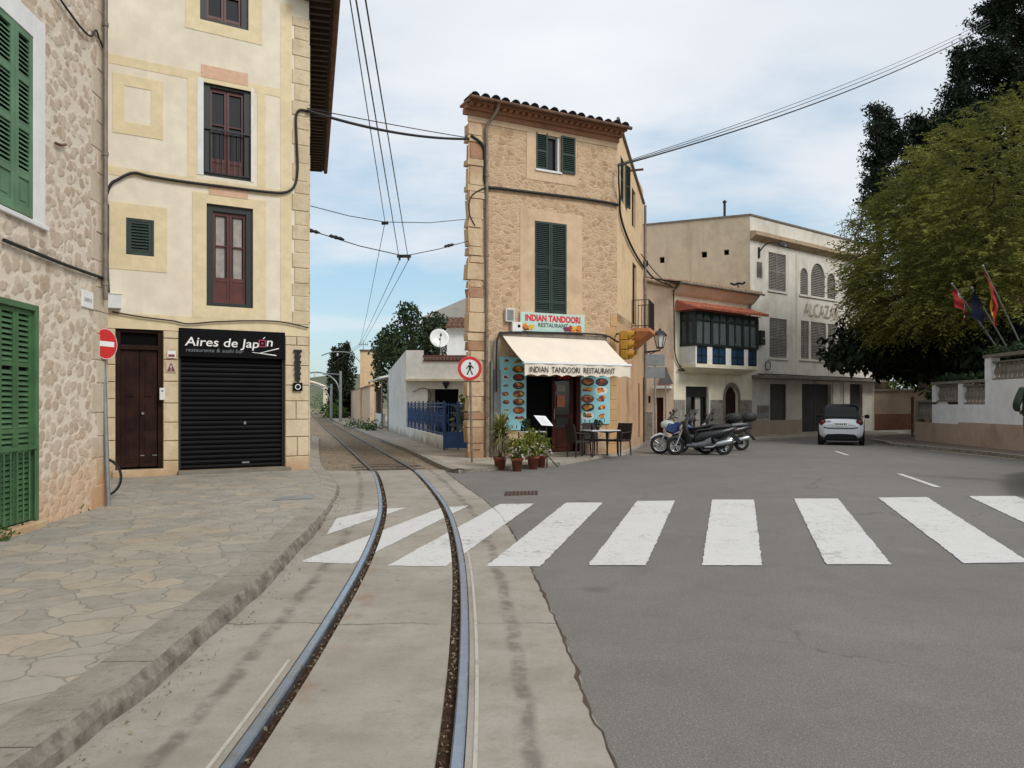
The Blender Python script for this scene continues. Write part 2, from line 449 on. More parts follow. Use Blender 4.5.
    M['railfar'] = paint('dull_rail_top', C(96, 90, 84), 0.55, 0.3, 0.5)
    g = Nodes('rail_web_rust')
    p = g.pos()
    M['railweb'] = g.out(g.mix(g.noise(p, 9, 6), C(60, 48, 40), C(96, 78, 62)), 0.8, 0.2)
    g = Nodes('steel_edge_strip')
    p = g.pos()
    M['edgestrip'] = g.out(g.mix(g.step(g.noise(p, 6, 7, 0.7), 0.5, 0.75), C(182, 176, 164), C(126, 118, 106)), 0.7, 0.1)
    g = Nodes('bare_earth')
    p = g.pos()
    M['earth'] = g.out(g.ramp(g.noise(p, 0.3, 8, 0.65), [(0.3, C(108, 98, 72)), (0.55, C(128, 118, 86)), (0.75, C(96, 104, 66))]), 0.95)
    g = Nodes('wooded_hill')
    p = g.pos()
    col = g.ramp(g.voro(p, 0.16, 'F1', 'Distance'), [(0.0, C(88, 100, 74)), (0.6, C(62, 78, 56)), (1, C(46, 60, 44))])
    g.bump(g.noise(p, 0.2, 6), 1.0, 4.0)
    M['hill'] = g.out(g.mix(g.noise(p, 0.02, 6), col, C(118, 116, 88)), 0.95)


ground_mats()

# ---------------------------------------------------------------- mesh helpers
WM = {}
I4 = Matrix.Identity(4)


def frame_mat(o, x, y, z):
    m = Matrix.Identity(4)
    for i in range(3):
        m[i][0], m[i][1], m[i][2], m[i][3] = x[i], y[i], z[i], o[i]
    return m


class MB:
    """Collects shapes; build() links them as ONE mesh object."""

    def __init__(s, T=None):
        s.v, s.f, s.mi, s.sm, s.uv = [], [], [], [], []
        s.T = T if T is not None else I4

    def add(s, vs, fs, mi=0, smooth=False, uv=None, T=None):
        b = len(s.v)
        t = s.T if T is None else s.T @ T
        for i, v in enumerate(vs):
            s.v.append(t @ Vector(v))
            s.uv.append(uv[i] if uv else (0.0, 0.0))
        for f in fs:
            s.f.append([b + i for i in f])
            s.mi.append(mi)
            s.sm.append(smooth)

    def quad(s, a, b, c, d, mi=0, uv=None):
        s.add([a, b, c, d], [(0, 1, 2, 3)], mi, uv=uv)

    def box(s, lo, hi, mi=0, T=None):
        (x0, y0, z0), (x1, y1, z1) = lo, hi
        s.add([(x0, y0, z0), (x1, y0, z0), (x1, y1, z0), (x0, y1, z0), (x0, y0, z1), (x1, y0, z1), (x1, y1, z1), (x0, y1, z1)],
              [(0, 3, 2, 1), (4, 5, 6, 7), (0, 1, 5, 4), (1, 2, 6, 5), (2, 3, 7, 6), (3, 0, 4, 7)], mi, T=T)

    def prism(s, poly, z0, z1, mi=0, T=None, smooth=False):
        n = len(poly)
        vs = [(x, y, z0) for x, y in poly] + [(x, y, z1) for x, y in poly]
        s.add(vs, [tuple(range(n - 1, -1, -1)), tuple(range(n, 2 * n))], mi, T=T)
        s.add(vs, [(i, (i + 1) % n, n + (i + 1) % n, n + i) for i in range(n)], mi, smooth, T=T)

    def tube(s, path, r, n=8, mi=0, caps=True, smooth=True, T=None):
        path = [Vector(p) for p in path]
        rs = r if isinstance(r, (list, tuple)) else [r] * len(path)
        vs, fs = [], []
        up = Vector((0.13, 0.21, 1.0)).normalized()
        m = len(path)
        prev = None
        for i, p in enumerate(path):
            t = (path[min(i + 1, m - 1)] - path[max(i - 1, 0)])
            t = t.normalized() if t.length > 1e-9 else Vector((0, 0, 1))
            if prev is None:
                a = t.cross(up)
                if a.length < 0.05:
                    a = t.cross(Vector((1, 0.2, 0)))
            else:
                a = prev - t * prev.dot(t)
            a.normalize()
            prev = a
            b = t.cross(a)
            for k in range(n):
                w = 2 * pi * k / n
                vs.append(p + (a * cos(w) + b * sin(w)) * rs[i])
        for i in range(m - 1):
            for k in range(n):
                k2 = (k + 1) % n
                fs.append((i * n + k, i * n + k2, (i + 1) * n + k2, (i + 1) * n + k))
        s.add(vs, fs, mi, smooth, T=T)
        if caps:
            s.add(vs[:n], [tuple(range(n - 1, -1, -1))], mi, T=T)
            s.add(vs[-n:], [tuple(range(n))], mi, T=T)

    def lathe(s, prof, n=20, mi=0, T=None, smooth=True, caps=True):
        vs, fs = [], []
        for r, z in prof:
            for k in range(n):
                w = 2 * pi * k / n
                vs.append((r * cos(w), r * sin(w), z))
        for i in range(len(prof) - 1):
            for k in range(n):
                k2 = (k + 1) % n
                fs.append((i * n + k, i * n + k2, (i + 1) * n + k2, (i + 1) * n + k))
        s.add(vs, fs, mi, smooth, T=T)
        if caps:
            if prof[0][0] > 1e-6:
                s.add(vs[:n], [tuple(range(n - 1, -1, -1))], mi, T=T)
            if prof[-1][0] > 1e-6:
                s.add(vs[-n:], [tuple(range(n))], mi, T=T)

    def loft(s, rings, mi=0, T=None, smooth=True, caps=True, closed=True):
        n = len(rings[0])
        vs = [v for r in rings for v in r]
        fs = []
        for i in range(len(rings) - 1):
            for k in range(n if closed else n - 1):
                k2 = (k + 1) % n
                fs.append((i * n + k, i * n + k2, (i + 1) * n + k2, (i + 1) * n + k))
        s.add(vs, fs, mi, smooth, T=T)
        if caps:
            s.add(rings[0], [tuple(range(n - 1, -1, -1))], mi, T=T)
            s.add(rings[-1], [tuple(range(n))], mi, T=T)

    def slat(s, u0, u1, z, y, dep, hgt, mi=0, th=0.008):
        """One louvre: low in front, high behind."""
        s.add([(u0, y, z), (u1, y, z), (u1, y + dep, z + hgt), (u0, y + dep, z + hgt),
               (u0, y, z + th), (u1, y, z + th), (u1, y + dep, z + hgt + th), (u0, y + dep, z + hgt + th)],
              [(0, 3, 2, 1), (4, 5, 6, 7), (0, 1, 5, 4), (1, 2, 6, 5), (2, 3, 7, 6), (3, 0, 4, 7)], mi)

    def build(s, name, mat, parent=None, bevel=0.0, fix=False):
        me = bpy.data.meshes.new(name)
        inv = WM[parent.name].inverted() if parent is not None else None
        vs = [inv @ v for v in s.v] if inv is not None else s.v
        me.from_pydata([tuple(v) for v in vs], [], s.f)
        mats = mat if isinstance(mat, (list, tuple)) else [mat]
        for m in mats:
            me.materials.append(M[m] if isinstance(m, str) else m)
        me.polygons.foreach_set('material_index', s.mi)
        me.polygons.foreach_set('use_smooth', s.sm)
        if any(u != (0.0, 0.0) for u in s.uv):
            l = me.uv_layers.new(name='UVMap')
            fl = []
            for f in s.f:
                for i in f:
                    fl += s.uv[i]
            l.data.foreach_set('uv', fl)
        me.update()
        if fix:
            bm = bmesh.new()
            bm.from_mesh(me)
            bmesh.ops.remove_doubles(bm, verts=bm.verts, dist=1e-5)
            bmesh.ops.recalc_face_normals(bm, faces=bm.faces)
            bm.to_mesh(me)
            bm.free()
        o = bpy.data.objects.new(name, me)
        COL.objects.link(o)
        if parent is not None:
            o.parent = parent
            WM[o.name] = WM[parent.name]
        else:
            WM[o.name] = I4
        if bevel:
            md = o.modifiers.new('edge', 'BEVEL')
            md.width = bevel
            md.segments = 2
            md.limit_method = 'ANGLE'
            md.angle_limit = radians(40)
        return o


def tag(o, label, cat, group=None, kind=None):
    if label:
        o['label'] = label
    if cat:
        o['category'] = cat
    if group:
        o['group'] = group
    if kind:
        o['kind'] = kind
    return o


def thing(name, label, cat, loc=(0, 0, 0), rz=0.0, group=None):
    o = bpy.data.objects.new(name, None)
    o.empty_display_size = 0.2
    COL.objects.link(o)
    o.location = loc
    o.rotation_euler = (0, 0, rz)
    WM[o.name] = Matrix.Translation(Vector(loc)) @ Matrix.Rotation(rz, 4, 'Z')
    return tag(o, label, cat, group)


def struct(mb, name, mat, fix=False):
    return tag(mb.build(name, mat, None, 0.0, fix), None, None, None, 'structure')


def copy_thing(root, loc, rz, label, group=None):
    r = root.copy()
    COL.objects.link(r)
    r.location = loc
    r.rotation_euler = (0, 0, rz)
    r['label'] = label
    if group:
        r['group'] = group
    WM[r.name] = Matrix.Translation(Vector(loc)) @ Matrix.Rotation(rz, 4, 'Z')
    for ch in [c for c in S.objects if c.parent == root]:
        c = ch.copy()
        COL.objects.link(c)
        c.parent = r
        WM[c.name] = WM[r.name]
        for g in [q for q in S.objects if q.parent == ch]:
            d = g.copy()
            COL.objects.link(d)
            d.parent = c
            WM[d.name] = WM[r.name]
    return r


class Fr:
    """A facade's own frame: u along it (to the right seen from the street), y into the wall, z up."""

    def __init__(s, o, e):
        s.o = Vector((o[0], o[1], 0))
        s.e = Vector((e[0], e[1], 0)).normalized()
        s.i = Vector((-s.e.y, s.e.x, 0))
        s.T = frame_mat(s.o, s.e, s.i, Vector((0, 0, 1)))

    def px(s, px, py, y=0.0):
        r = Vector(((px - CX) / F, 1, (HY - py) / F))
        o = s.o + s.i * y
        # o + u e = t r   (in plan)
        det = -s.e.x * r.y + s.e.y * r.x
        t = (-s.e.x * o.y + s.e.y * o.x) / det
        w = Vector((r.x * t, r.y * t, 0)) - o
        return w.dot(s.e), H + r.z * t

    def u(s, x, y=0.0):
        return s.px(x, HY, y)[0]

    def rect(s, x0, y0, x1, y1, y=0.0):
        u0, u1 = s.u(x0, y), s.u(x1, y)
        xc = (x0 + x1) / 2
        return u0, u1, s.px(xc, y1, y)[1], s.px(xc, y0, y)[1]

    def w(s, u, y, z):
        return s.T @ Vector((u, y, z))


RX90 = Matrix.Rotation(pi / 2, 4, 'X')


def text_mesh(body, width, height, T, mat, parent, name='lettering', ext=0.006, shear=0.0, bold=0.0):
    """Raised letters fitted into width x height, centred on T (X along the line, Y up, Z out of the wall)."""
    cu = bpy.data.curves.new('text_curve', 'FONT')
    cu.body = body
    cu.size = 1.0
    cu.align_x = 'CENTER'
    cu.shear = shear
    cu.offset = bold
    cu.resolution_u = 3
    tmp = bpy.data.objects.new('text_source', cu)
    COL.objects.link(tmp)
    bpy.context.view_layer.update()
    me = bpy.data.meshes.new_from_object(tmp)
    vs = [v.co.copy() for v in me.vertices]
    fs = [list(p.vertices) for p in me.polygons]
    bpy.data.objects.remove(tmp)
    bpy.data.curves.remove(cu)
    bpy.data.meshes.remove(me)
    x0, x1 = min(v.x for v in vs), max(v.x for v in vs)
    y0, y1 = min(v.y for v in vs), max(v.y for v in vs)
    mb = MB(T)
    mb.add([((v.x - (x0 + x1) / 2) * width / (x1 - x0), (v.y - (y0 + y1) / 2) * height / (y1 - y0), ext) for v in vs], fs)
    return mb.build(name, mat, parent)


def wall(mb, u0, u1, z0, z1, ops=(), rev=0.22, mi=0, top=None):
    """A facade with real openings (u0, u1, z0, z1[, 'arch']) and their reveals; top(u) gives a sloping upper edge."""
    us = sorted({u0, u1, *[o[0] for o in ops], *[o[1] for o in ops]})
    zs = sorted({z0, z1, *[o[2] for o in ops], *[o[3] for o in ops]})
    us = [u for u in us if u0 - 1e-6 <= u <= u1 + 1e-6]
    for a, b in zip(us[:-1], us[1:]):
        for c, d in zip(zs[:-1], zs[1:]):
            um, zm = (a + b) / 2, (c + d) / 2
            if any(o[0] < um < o[1] and o[2] < zm < o[3] for o in ops):
                continue
            da = db = d
            if top and abs(d - z1) < 1e-6:
                da, db = top(a), top(b)
            mb.quad((a, 0, c), (b, 0, c), (b, 0, db), (a, 0, da), mi)
    for o in ops:
        a, b, c, d = o[:4]
        if len(o) > 4:                                          # round arch in the top of the opening
            r = (b - a) / 2
            k = o[5] if len(o) > 5 else 1.0
            pts = [(a + r - r * cos(pi * i / 14), d - r * k + r * k * sin(pi * i / 14)) for i in range(15)]
            for i in range(14):
                p, q = pts[i], pts[i + 1]
                mb.quad((p[0], 0, p[1]), (q[0], 0, q[1]), (q[0], 0, d), (p[0], 0, d), mi)
                mb.quad((p[0], 0, p[1]), (p[0], rev, p[1]), (q[0], rev, q[1]), (q[0], 0, q[1]), mi)
            d2 = d - r * k
        else:
            d2 = d
            mb.quad((a, 0, d), (a, rev, d), (b, rev, d), (b, 0, d), mi)
        mb.quad((a, 0, c), (b, 0, c), (b, rev, c), (a, rev, c), mi)
        mb.quad((a, 0, c), (a, rev, c), (a, rev, d2), (a, 0, d2), mi)
        mb.quad((b, 0, c), (b, 0, d2), (b, rev, d2), (b, rev, c), mi)


def shutter_leaf(fr, root, a, b, c, d, y, mat, name='shutter', stile=0.06, rails=(), pitch=0.05, solid=None, th=0.04, vents=None, T=None):
    """Louvred leaf: stiles, rails, slats, a dark gap behind."""
    mb = MB(T if T is not None else fr.T)
    mb.box((a, y, c), (a + stile, y + th, d))
    mb.box((b - stile, y, c), (b, y + th, d))
    zz = [c] + [c + (d - c) * r for r in rails] + [d]
    for i, z in enumerate(zz):
        lo, hi = (z, z + stile * 1.3) if i == 0 else ((z - stile, z) if i == len(zz) - 1 else (z - stile / 2, z + stile / 2))
        mb.box((a + stile, y + 0.002, lo), (b - stile, y + th - 0.002, hi))
    for i, (p, q) in enumerate(zip(zz[:-1], zz[1:])):
        lo = p + (stile * 1.3 if i == 0 else stile / 2)
        hi = q - (stile if i == len(zz) - 2 else stile / 2)
        if solid is not None and i in solid:
            mb.box((a + stile, y + 0.016, lo), (b - stile, y + th - 0.006, hi))
            m = 0.05
            mb.box((a + stile + m, y + 0.008, lo + m), (b - stile - m, y + 0.016, hi - m))
            continue
        z = lo + 0.006
        while z + 0.03 < hi:
            mb.slat(a + stile, b - stile, z, y + 0.006, th - 0.014, pitch * 0.62, 0)
            z += pitch
    mb.box((a + stile * 0.5, y + th + 0.002, c + 0.01), (b - stile * 0.5, y + th + 0.012, d - 0.01), 1)
    return mb.build(name, [mat, 'dark'], root)


def barrel_tiles(mb, T, width, length, pitch=0.3, r=0.1, rows=1, mi=0, capmi=0, jitter=0.01, flat=True):
    """Rows of half-round tiles on T: X along the eave, Y up the slope, Z off the roof."""
    if flat:
        mb.add([(0, 0, 0), (width, 0, 0), (width, length, 0), (0, length, 0)], [(0, 1, 2, 3)], mi, T=T)
        mb.add([(0, 0, -0.03), (width, 0, -0.03), (width, length, -0.03), (0, length, -0.03)], [(3, 2, 1, 0)], mi, T=T)
        mb.add([(0, 0, 0), (width, 0, 0), (width, 0, -0.03), (0, 0, -0.03)], [(3, 2, 1, 0)], mi, T=T)
    k = max(1, round(width / pitch))
    step = length / rows
    for i in range(k):
        x = (i + 0.5) * width / k
        for j in range(rows):
            y0, y1 = j * step - (0.03 if j else 0), (j + 1) * step
            jx, jz, jy = (random.uniform(-jitter, jitter) for _ in range(3))
            r0, r1 = r * 1.08, r * 0.9
            n = 7
            vs, fs = [], []
            for (yy, rr, zz) in ((y0 + jy, r0, 0.012), (y1, r1, 0.0)):
                for q in range(n):
                    w = pi * q / (n - 1)
                    vs.append((x + jx + rr * cos(w), yy, rr * sin(w) * 0.95 + zz + jz))
            for q in range(n - 1):
                fs.append((q, q + 1, n + q + 1, n + q))
            mb.add(vs, fs, mi, True, T=T)
            mb.add(vs[:n], [tuple(range(n))], capmi, T=T)


def wire(name, pts, r, label, cat='cable', mat='cable', group=None, n=6, parent=None):
    mb = MB()
    mb.tube(pts, r, n)
    o = mb.build(name, mat, parent)
    if parent is None:
        tag(o, label, cat, group)
    return o


def sag(a, b, drop, n=14):
    a, b = Vector(a), Vector(b)
    return [a.lerp(b, t / n) - Vector((0, 0, drop * 4 * (t / n) * (1 - t / n))) for t in range(n + 1)]


def smooth_path(pts, k=6):
    pts = [Vector(p) for p in pts]
    out = []
    m = len(pts)
    for i in range(m - 1):
        p0, p1, p2, p3 = pts[max(i - 1, 0)], pts[i], pts[i + 1], pts[min(i + 2, m - 1)]
        for j in range(k):
            t = j / k
            out.append(0.5 * ((2 * p1) + (p2 - p0) * t + (2 * p0 - 5 * p1 + 4 * p2 - p3) * t * t + (3 * p1 - p0 - 3 * p2 + p3) * t ** 3))
    out.append(pts[-1])
    return out


def leaf_mesh(mb, pts, size, aspect, droop=0.0, mi=0, jit=0.4, rnd=random):
    """Leaf-sized quads at the points; droop pulls their long axis towards the ground."""
    for p in pts:
        a = Vector((rnd.gauss(0, 1), rnd.gauss(0, 1), rnd.gauss(0, 1)))
        a.normalize()
        a = (a * (1 - droop) + Vector((0, 0, -1)) * droop)
        if a.length < 1e-3:
            a = Vector((0, 0, -1))
        a.normalize()
        b = a.cross(Vector((rnd.gauss(0, 1), rnd.gauss(0, 1), rnd.gauss(0, 1))))
        if b.length < 1e-3:
            continue
        b.normalize()
        l = size * rnd.uniform(1 - jit, 1 + jit)
        w = l * aspect
        p = Vector(p)
        mb.add([p, p + a * l * 0.5 + b * w * 0.5, p + a * l, p + a * l * 0.5 - b * w * 0.5], [(0, 1, 2, 3)], mi)


def blob_points(c, rad, n, inner=0.55, lump=0.3, freq=0.5, seed=0, rnd=random, gaps=True):
    """Points in an uneven ellipsoid shell: noise pushes its surface in and out, and leaves gaps."""
    out = []
    c = Vector(c)
    while len(out) < n:
        d = Vector((rnd.gauss(0, 1), rnd.gauss(0, 1), rnd.gauss(0, 1)))
        if d.length < 1e-4:
            continue
        d.normalize()
        k = 1 + lump * noise.noise(d * (2.2) + Vector((seed * 7.3, seed, 1))) + lump * 0.6 * noise.noise(d * 5.5 + Vector((seed, 3, seed * 2.1)))
        t = (inner + (1 - inner) * rnd.random() ** 0.6) * k
        p = c + Vector((d.x * rad[0], d.y * rad[1], d.z * rad[2])) * t
        if gaps and noise.noise(p * freq * 2.2 + Vector((seed, 0, 5))) < -0.28 and rnd.random() < 0.75:
            continue
        out.append(p)
    return out


def branch(mb, a, b, r0, r1, n=6, wob=0.1, mi=0, rnd=random):
    a, b = Vector(a), Vector(b)
    L = (b - a).length
    pts, rs = [], []
    for i in range(n + 1):
        t = i / n
        j = Vector((rnd.uniform(-1, 1), rnd.uniform(-1, 1), rnd.uniform(-0.5, 0.5))) * wob * L * 0.12 * (1 if 0 < i < n else 0)
        pts.append(a.lerp(b, t) + j)
        rs.append(r0 + (r1 - r0) * t)
    mb.tube(pts, rs, 8, mi)
    return pts

# ---------------------------------------------------------------- the ground, the tram lane, the pavements
CL = [(-0.62, -8), (-0.64, -3), (-0.66, 0), (-0.71, 3.3), (-0.775, 4.6), (-0.865, 6), (-0.94, 7.05), (-1.065, 8.3), (-1.32, 10.57), (-1.64, 12.4),
      (-2.04, 14.4), (-2.57, 17.1), (-3.10, 19), (-3.80, 21.4), (-4.95, 25.7), (-6.35, 30.6), (-8.0, 36.5), (-10.45, 45), (-15.2, 62), (-20.2, 80), (-28.5, 110), (-36.5, 138)]
CLP = smooth_path([(x, y, 0) for x, y in CL], 8)
for _ in range(60):
    CLP = [CLP[0]] + [(CLP[i - 1] + CLP[i] * 2 + CLP[i + 1]) / 4 for i in range(1, len(CLP) - 1)] + [CLP[-1]]
CLN, CLS = [], [0.0]
for i, p in enumerate(CLP):
    t = (CLP[min(i + 1, len(CLP) - 1)] - CLP[max(i - 1, 0)]).normalized()
    CLN.append(Vector((t.y, -t.x, 0)))
    if i:
        CLS.append(CLS[-1] + (p - CLP[i - 1]).length)


def interp(tab, y):
    for (x0, y0), (x1, y1) in zip(tab[:-1], tab[1:]):
        if y <= y1:
            return x0 + (x1 - x0) * (y - y0) / (y1 - y0)
    return tab[-1][0]


def off(i, o, z=0.0):
    p = CLP[i] + CLN[i] * o
    return Vector((p.x, p.y, z))


KTAB = [(-1.95, -8)] + [(G(px, py, 0.12).x, G(px, py, 0.12).y) for px, py in
        [(20, 761), (80, 716.6), (148, 668.5), (208.5, 618), (256.6, 580), (296.7, 540), (316.8, 520), (331, 498), (337, 480), (321, 460), (319, 441.6)]] + [(-8.6, 34.0)]
ETAB = [(0.62, -8), (0.55, 0)] + [(G(px, py).x, G(px, py).y) for px, py in
        [(618, 768), (593, 718), (575, 668), (563, 638), (545.5, 599), (530.6, 567), (517, 540), (499, 513), (483, 499), (462, 484.6), (446, 472)]]
KTAB = [(p.x, p.y) for p in smooth_path([(x, y, 0) for x, y in KTAB], 5)]


def kerb_z(y):
    return 0.12 if y < 9.3 else (0.12 - 0.07 * min(1, (y - 9.3) / 2.0))


END = 17.45                                                    # the concrete ends here and the ballast begins
idx_lane = [i for i, p in enumerate(CLP) if p.y <= END + 0.4]
idx_all = list(range(len(CLP)))
rj = random.Random(5)
mb = MB()
strips = {'left': [], 'centre': [], 'right': []}
ed = {}
for i in idx_lane:
    a = off(i, -0.522, 0.004)
    b = Vector((interp(KTAB, a.y) - 0.12, a.y, 0.004))
    c0, c1 = off(i, -0.392, 0.004), off(i, 0.392, 0.004)
    d = off(i, 0.522, 0.004)
    ex = Vector((max(interp(ETAB, d.y) + rj.uniform(-0.012, 0.012), d.x + 0.02), d.y, 0.004))
    ed[i] = (b, a, c0, c1, d, ex)
for i, j in zip(idx_lane[:-1], idx_lane[1:]):
    A, B = ed[i], ed[j]
    si, sj = CLS[i] - CLS[idx_lane[0]] - 8, CLS[j] - CLS[idx_lane[0]] - 8
    for k, l, nm in ((0, 1, 'left'), (2, 3, 'centre'), (4, 5, 'right')):
        q = [A[k], A[l], B[l], B[k]]
        of = [(q[0] - CLP[i]).dot(CLN[i]), (q[1] - CLP[i]).dot(CLN[i]), (q[2] - CLP[j]).dot(CLN[j]), (q[3] - CLP[j]).dot(CLN[j])]
        mb.quad(*q, uv=[(of[0], A[k].y), (of[1], A[l].y), (of[2], B[l].y), (of[3], B[k].y)])
        strips[nm].append([(v.x, v.y) for v in q])
    for k, s in ((2, 1), (3, 1)):                               # the groove's concrete sides
        lo = Vector((0, 0, -0.1))
        mb.quad(A[k], B[k], B[k] + lo, A[k] + lo, uv=[(0.4, A[k].y)] * 4)
struct(mb, 'track_lane', 'concrete')

mb = MB()
for i, j in zip(idx_lane[:-1], idx_lane[1:]):
    for s in (-1, 1):
        mb.quad(off(i, s * 0.385, -0.03), off(i, s * 0.46, -0.038), off(j, s * 0.46, -0.038), off(j, s * 0.385, -0.03))
struct(mb, 'track_groove', 'groove')

mb = MB()                                                       # steel edging beside the rails
for i, j in zip(idx_lane[:-1], idx_lane[1:]):
    y = CLP[i].y
    for s, lim in ((1, 9.2), (-1, 4.5)):
        if y < lim:
            mb.quad(off(i, s * 0.556, 0.0075), off(i, s * 0.576, 0.0075), off(j, s * 0.576, 0.0075), off(j, s * 0.556, 0.0075))
struct(mb, 'track_edging', 'edgestrip')

for s, nm in ((-1, 'left'), (1, 'right')):
    mb = MB()
    prof = [(0.457, -0.14), (0.455, -0.026), (0.458, 0.002), (0.466, 0.011), (0.508, 0.011), (0.516, 0.007), (0.52, -0.002), (0.52, -0.14)]
    for i, j in zip(idx_all[:-1], idx_all[1:]):
        for q, (p0, p1) in enumerate(zip(prof[:-1], prof[1:])):
            lift = 0.0
            mb.quad(off(i, s * p0[0], p0[1] + lift), off(i, s * p1[0], p1[1] + lift), off(j, s * p1[0], p1[1] + lift), off(j, s * p0[0], p0[1] + lift),
                    (0 if CLP[i].y < END else 2) if 1 <= q <= 5 else 1)
    tag(mb.build('tram_rail', ['rail', 'railweb', 'railfar']), 'polished steel tram rail on the %s of the track' % ('left, nearer the crazy-paved pavement' if s < 0 else 'right, nearer the asphalt road'),
        'tram rail', 'rails of the tram track')

mb = MB()                                                       # ballast up the side street
idx_b = [i for i in idx_all if CLP[i].y >= END - 0.6]
cols = [-4.2, -2.6, -1.6, -0.9, -0.46, 0.0, 0.46, 0.9, 1.6, 2.6, 5.0]
bz = {}
for i in idx_b:
    for o in cols:
        z = -0.035 + 0.02 * noise.noise(Vector((CLP[i].x + o, CLP[i].y, 0)) * 1.3) + (0.03 if abs(o) > 1.2 else 0)
        bz[i, o] = off(i, o, z)
        if CLP[i].y < END + 0.35:
            bz[i, o].z = -0.03
for i, j in zip(idx_b[:-1], idx_b[1:]):
    for a, b in zip(cols[:-1], cols[1:]):
        mb.quad(bz[i, a], bz[i, b], bz[j, b], bz[j, a], uv=[(a, CLS[i]), (b, CLS[i]), (b, CLS[j]), (a, CLS[j])])
struct(mb, 'track_bed', 'ballast')
sl = 0
last = -9
smid = CLS[idx_b[0]] + 0.9
while sl < 4:
    i = max(k for k in idx_all if CLS[k] <= smid)
    f = (smid - CLS[i]) / (CLS[i + 1] - CLS[i])
    c = CLP[i].lerp(CLP[i + 1], f)
    nrm = CLN[i]
    tt = Vector((-nrm.y, nrm.x, 0))
    mb = MB(frame_mat(c, nrm, tt, Vector((0, 0, 1))))
    mb.box((-0.85, -0.1, -0.14), (0.85, 0.1, -0.022 + random.uniform(-0.014, 0.004)))
    tag(mb.build('track_sleeper', 'rafter', None, 0.01), 'dark timber sleeper half buried in the ballast just beyond the concrete tram lane', 'sleeper', 'sleepers under the side street track')
    smid += 0.72
    sl += 1

# asphalt
mb = MB()
ys = [-8 + 0.5 * k for k in range(0, int((END + 8) / 0.5) + 1)] + [END]
for a, b in zip(ys[:-1], ys[1:]):
    xa, xb = interp(ETAB, a) - 0.03, interp(ETAB, b) - 0.03
    mb.quad((xa, a, 0), (75, a, 0), (75, b, 0), (xb, b, 0))
    strips.setdefault('road', []).append([(xa + 0.03, a), (75, a), (75, b), (xb + 0.03, b)])
xe = interp(ETAB, END)
mb.quad((xe - 0.03, END, 0), (75, END, 0), (75, 95, 0), (-1.0, 95, 0))
struct(mb, 'road', 'asphalt')
mb = MB()                                                       # ragged joint between lane and road
y = -2.0
pts = []
while y < END:
    x = interp(ETAB, y)
    pts.append((x + rj.uniform(-0.012, 0.012), y, rj.choice([0.003, 0.005, 0.008, 0.014, 0.006])))
    y += 0.09
for p, q in zip(pts[:-1], pts[1:]):
    mb.quad((p[0] - p[2], p[1], 0.007), (p[0] + p[2], p[1], 0.007), (q[0] + q[2], q[1], 0.007), (q[0] - q[2], q[1], 0.007))
struct(mb, 'road_joint', 'railweb')

mb = MB()
mb.quad((-900, -300, -0.3), (900, -300, -0.3), (900, 1500, -0.3), (-900, 1500, -0.3))
struct(mb, 'ground', 'earth')


# crossing
def clip(poly, quad):
    def area(p):
        return sum(p[i][0] * p[(i + 1) % len(p)][1] - p[(i + 1) % len(p)][0] * p[i][1] for i in range(len(p)))
    if area(quad) < 0:
        quad = quad[::-1]
    out = list(poly)
    for i in range(len(quad)):
        a, b = quad[i], quad[(i + 1) % len(quad)]
        inp, out = out, []
        if not inp:
            return []
        for k in range(len(inp)):
            p, q = inp[k], inp[(k + 1) % len(inp)]
            sp = (b[0] - a[0]) * (p[1] - a[1]) - (b[1] - a[1]) * (p[0] - a[0])
            sq = (b[0] - a[0]) * (q[1] - a[1]) - (b[1] - a[1]) * (q[0] - a[0])
            if sp >= 0:
                out.append(p)
            if sp * sq < 0:
                t = sp / (sp - sq)
                out.append((p[0] + (q[0] - p[0]) * t, p[1] + (q[1] - p[1]) * t))
    return out


stripes = [[(327, 535), (407, 508), (378, 509.5), (336, 519)],
           [(300, 562.5), (352, 564.5), (469, 506), (442, 508)],
           [(387, 566.5), (446, 567), (534, 504), (500, 504.5)],
           [(486, 567), (540, 567), (603, 503), (566, 503)],
           [(588, 566), (646, 566), (675, 501), (637, 501.5)],
           [(702, 566), (762, 566), (754, 500), (712, 500)],
           [(826, 565), (891, 565), (838, 499), (794, 499)],
           [(964, 564), (1030, 563), (927, 497.5), (878, 498)],
           [(1106, 562), (1176, 562), (1016, 496.5), (968, 496.5)]]
mb = MB()
for n, st in enumerate(stripes):
    cs = [(G(*p).x, G(*p).y) for p in st]
    poly = []
    for (x0, y0), (x1, y1) in zip(cs, cs[1:] + cs[:1]):
        m = max(2, int(sqrt((x1 - x0) ** 2 + (y1 - y0) ** 2) / 0.06))
        for k in range(m):
            poly.append((x0 + (x1 - x0) * k / m + rj.uniform(-0.009, 0.009), y0 + (y1 - y0) * k / m + rj.uniform(-0.009, 0.009)))
    if n < 3:
        for nm in ('left', 'centre', 'right', 'road'):
            for q in strips[nm]:
                c = clip(poly, q)
                if len(c) >= 3:
                    mb.add([(x, y, 0.008) for x, y in c], [tuple(range(len(c)))])
    else:
        mb.add([(x, y, 0.008) for x, y in poly], [tuple(range(len(poly)))])


def line(px0, px1, w):
    a, b = G(*px0), G(*px1)
    t = (b - a).normalized()
    n_ = Vector((t.y, -t.x, 0)) * w / 2
    mb.add([(q.x, q.y, 0.008) for q in (a - n_, a + n_, b + n_, b - n_)], [(0, 1, 2, 3)])


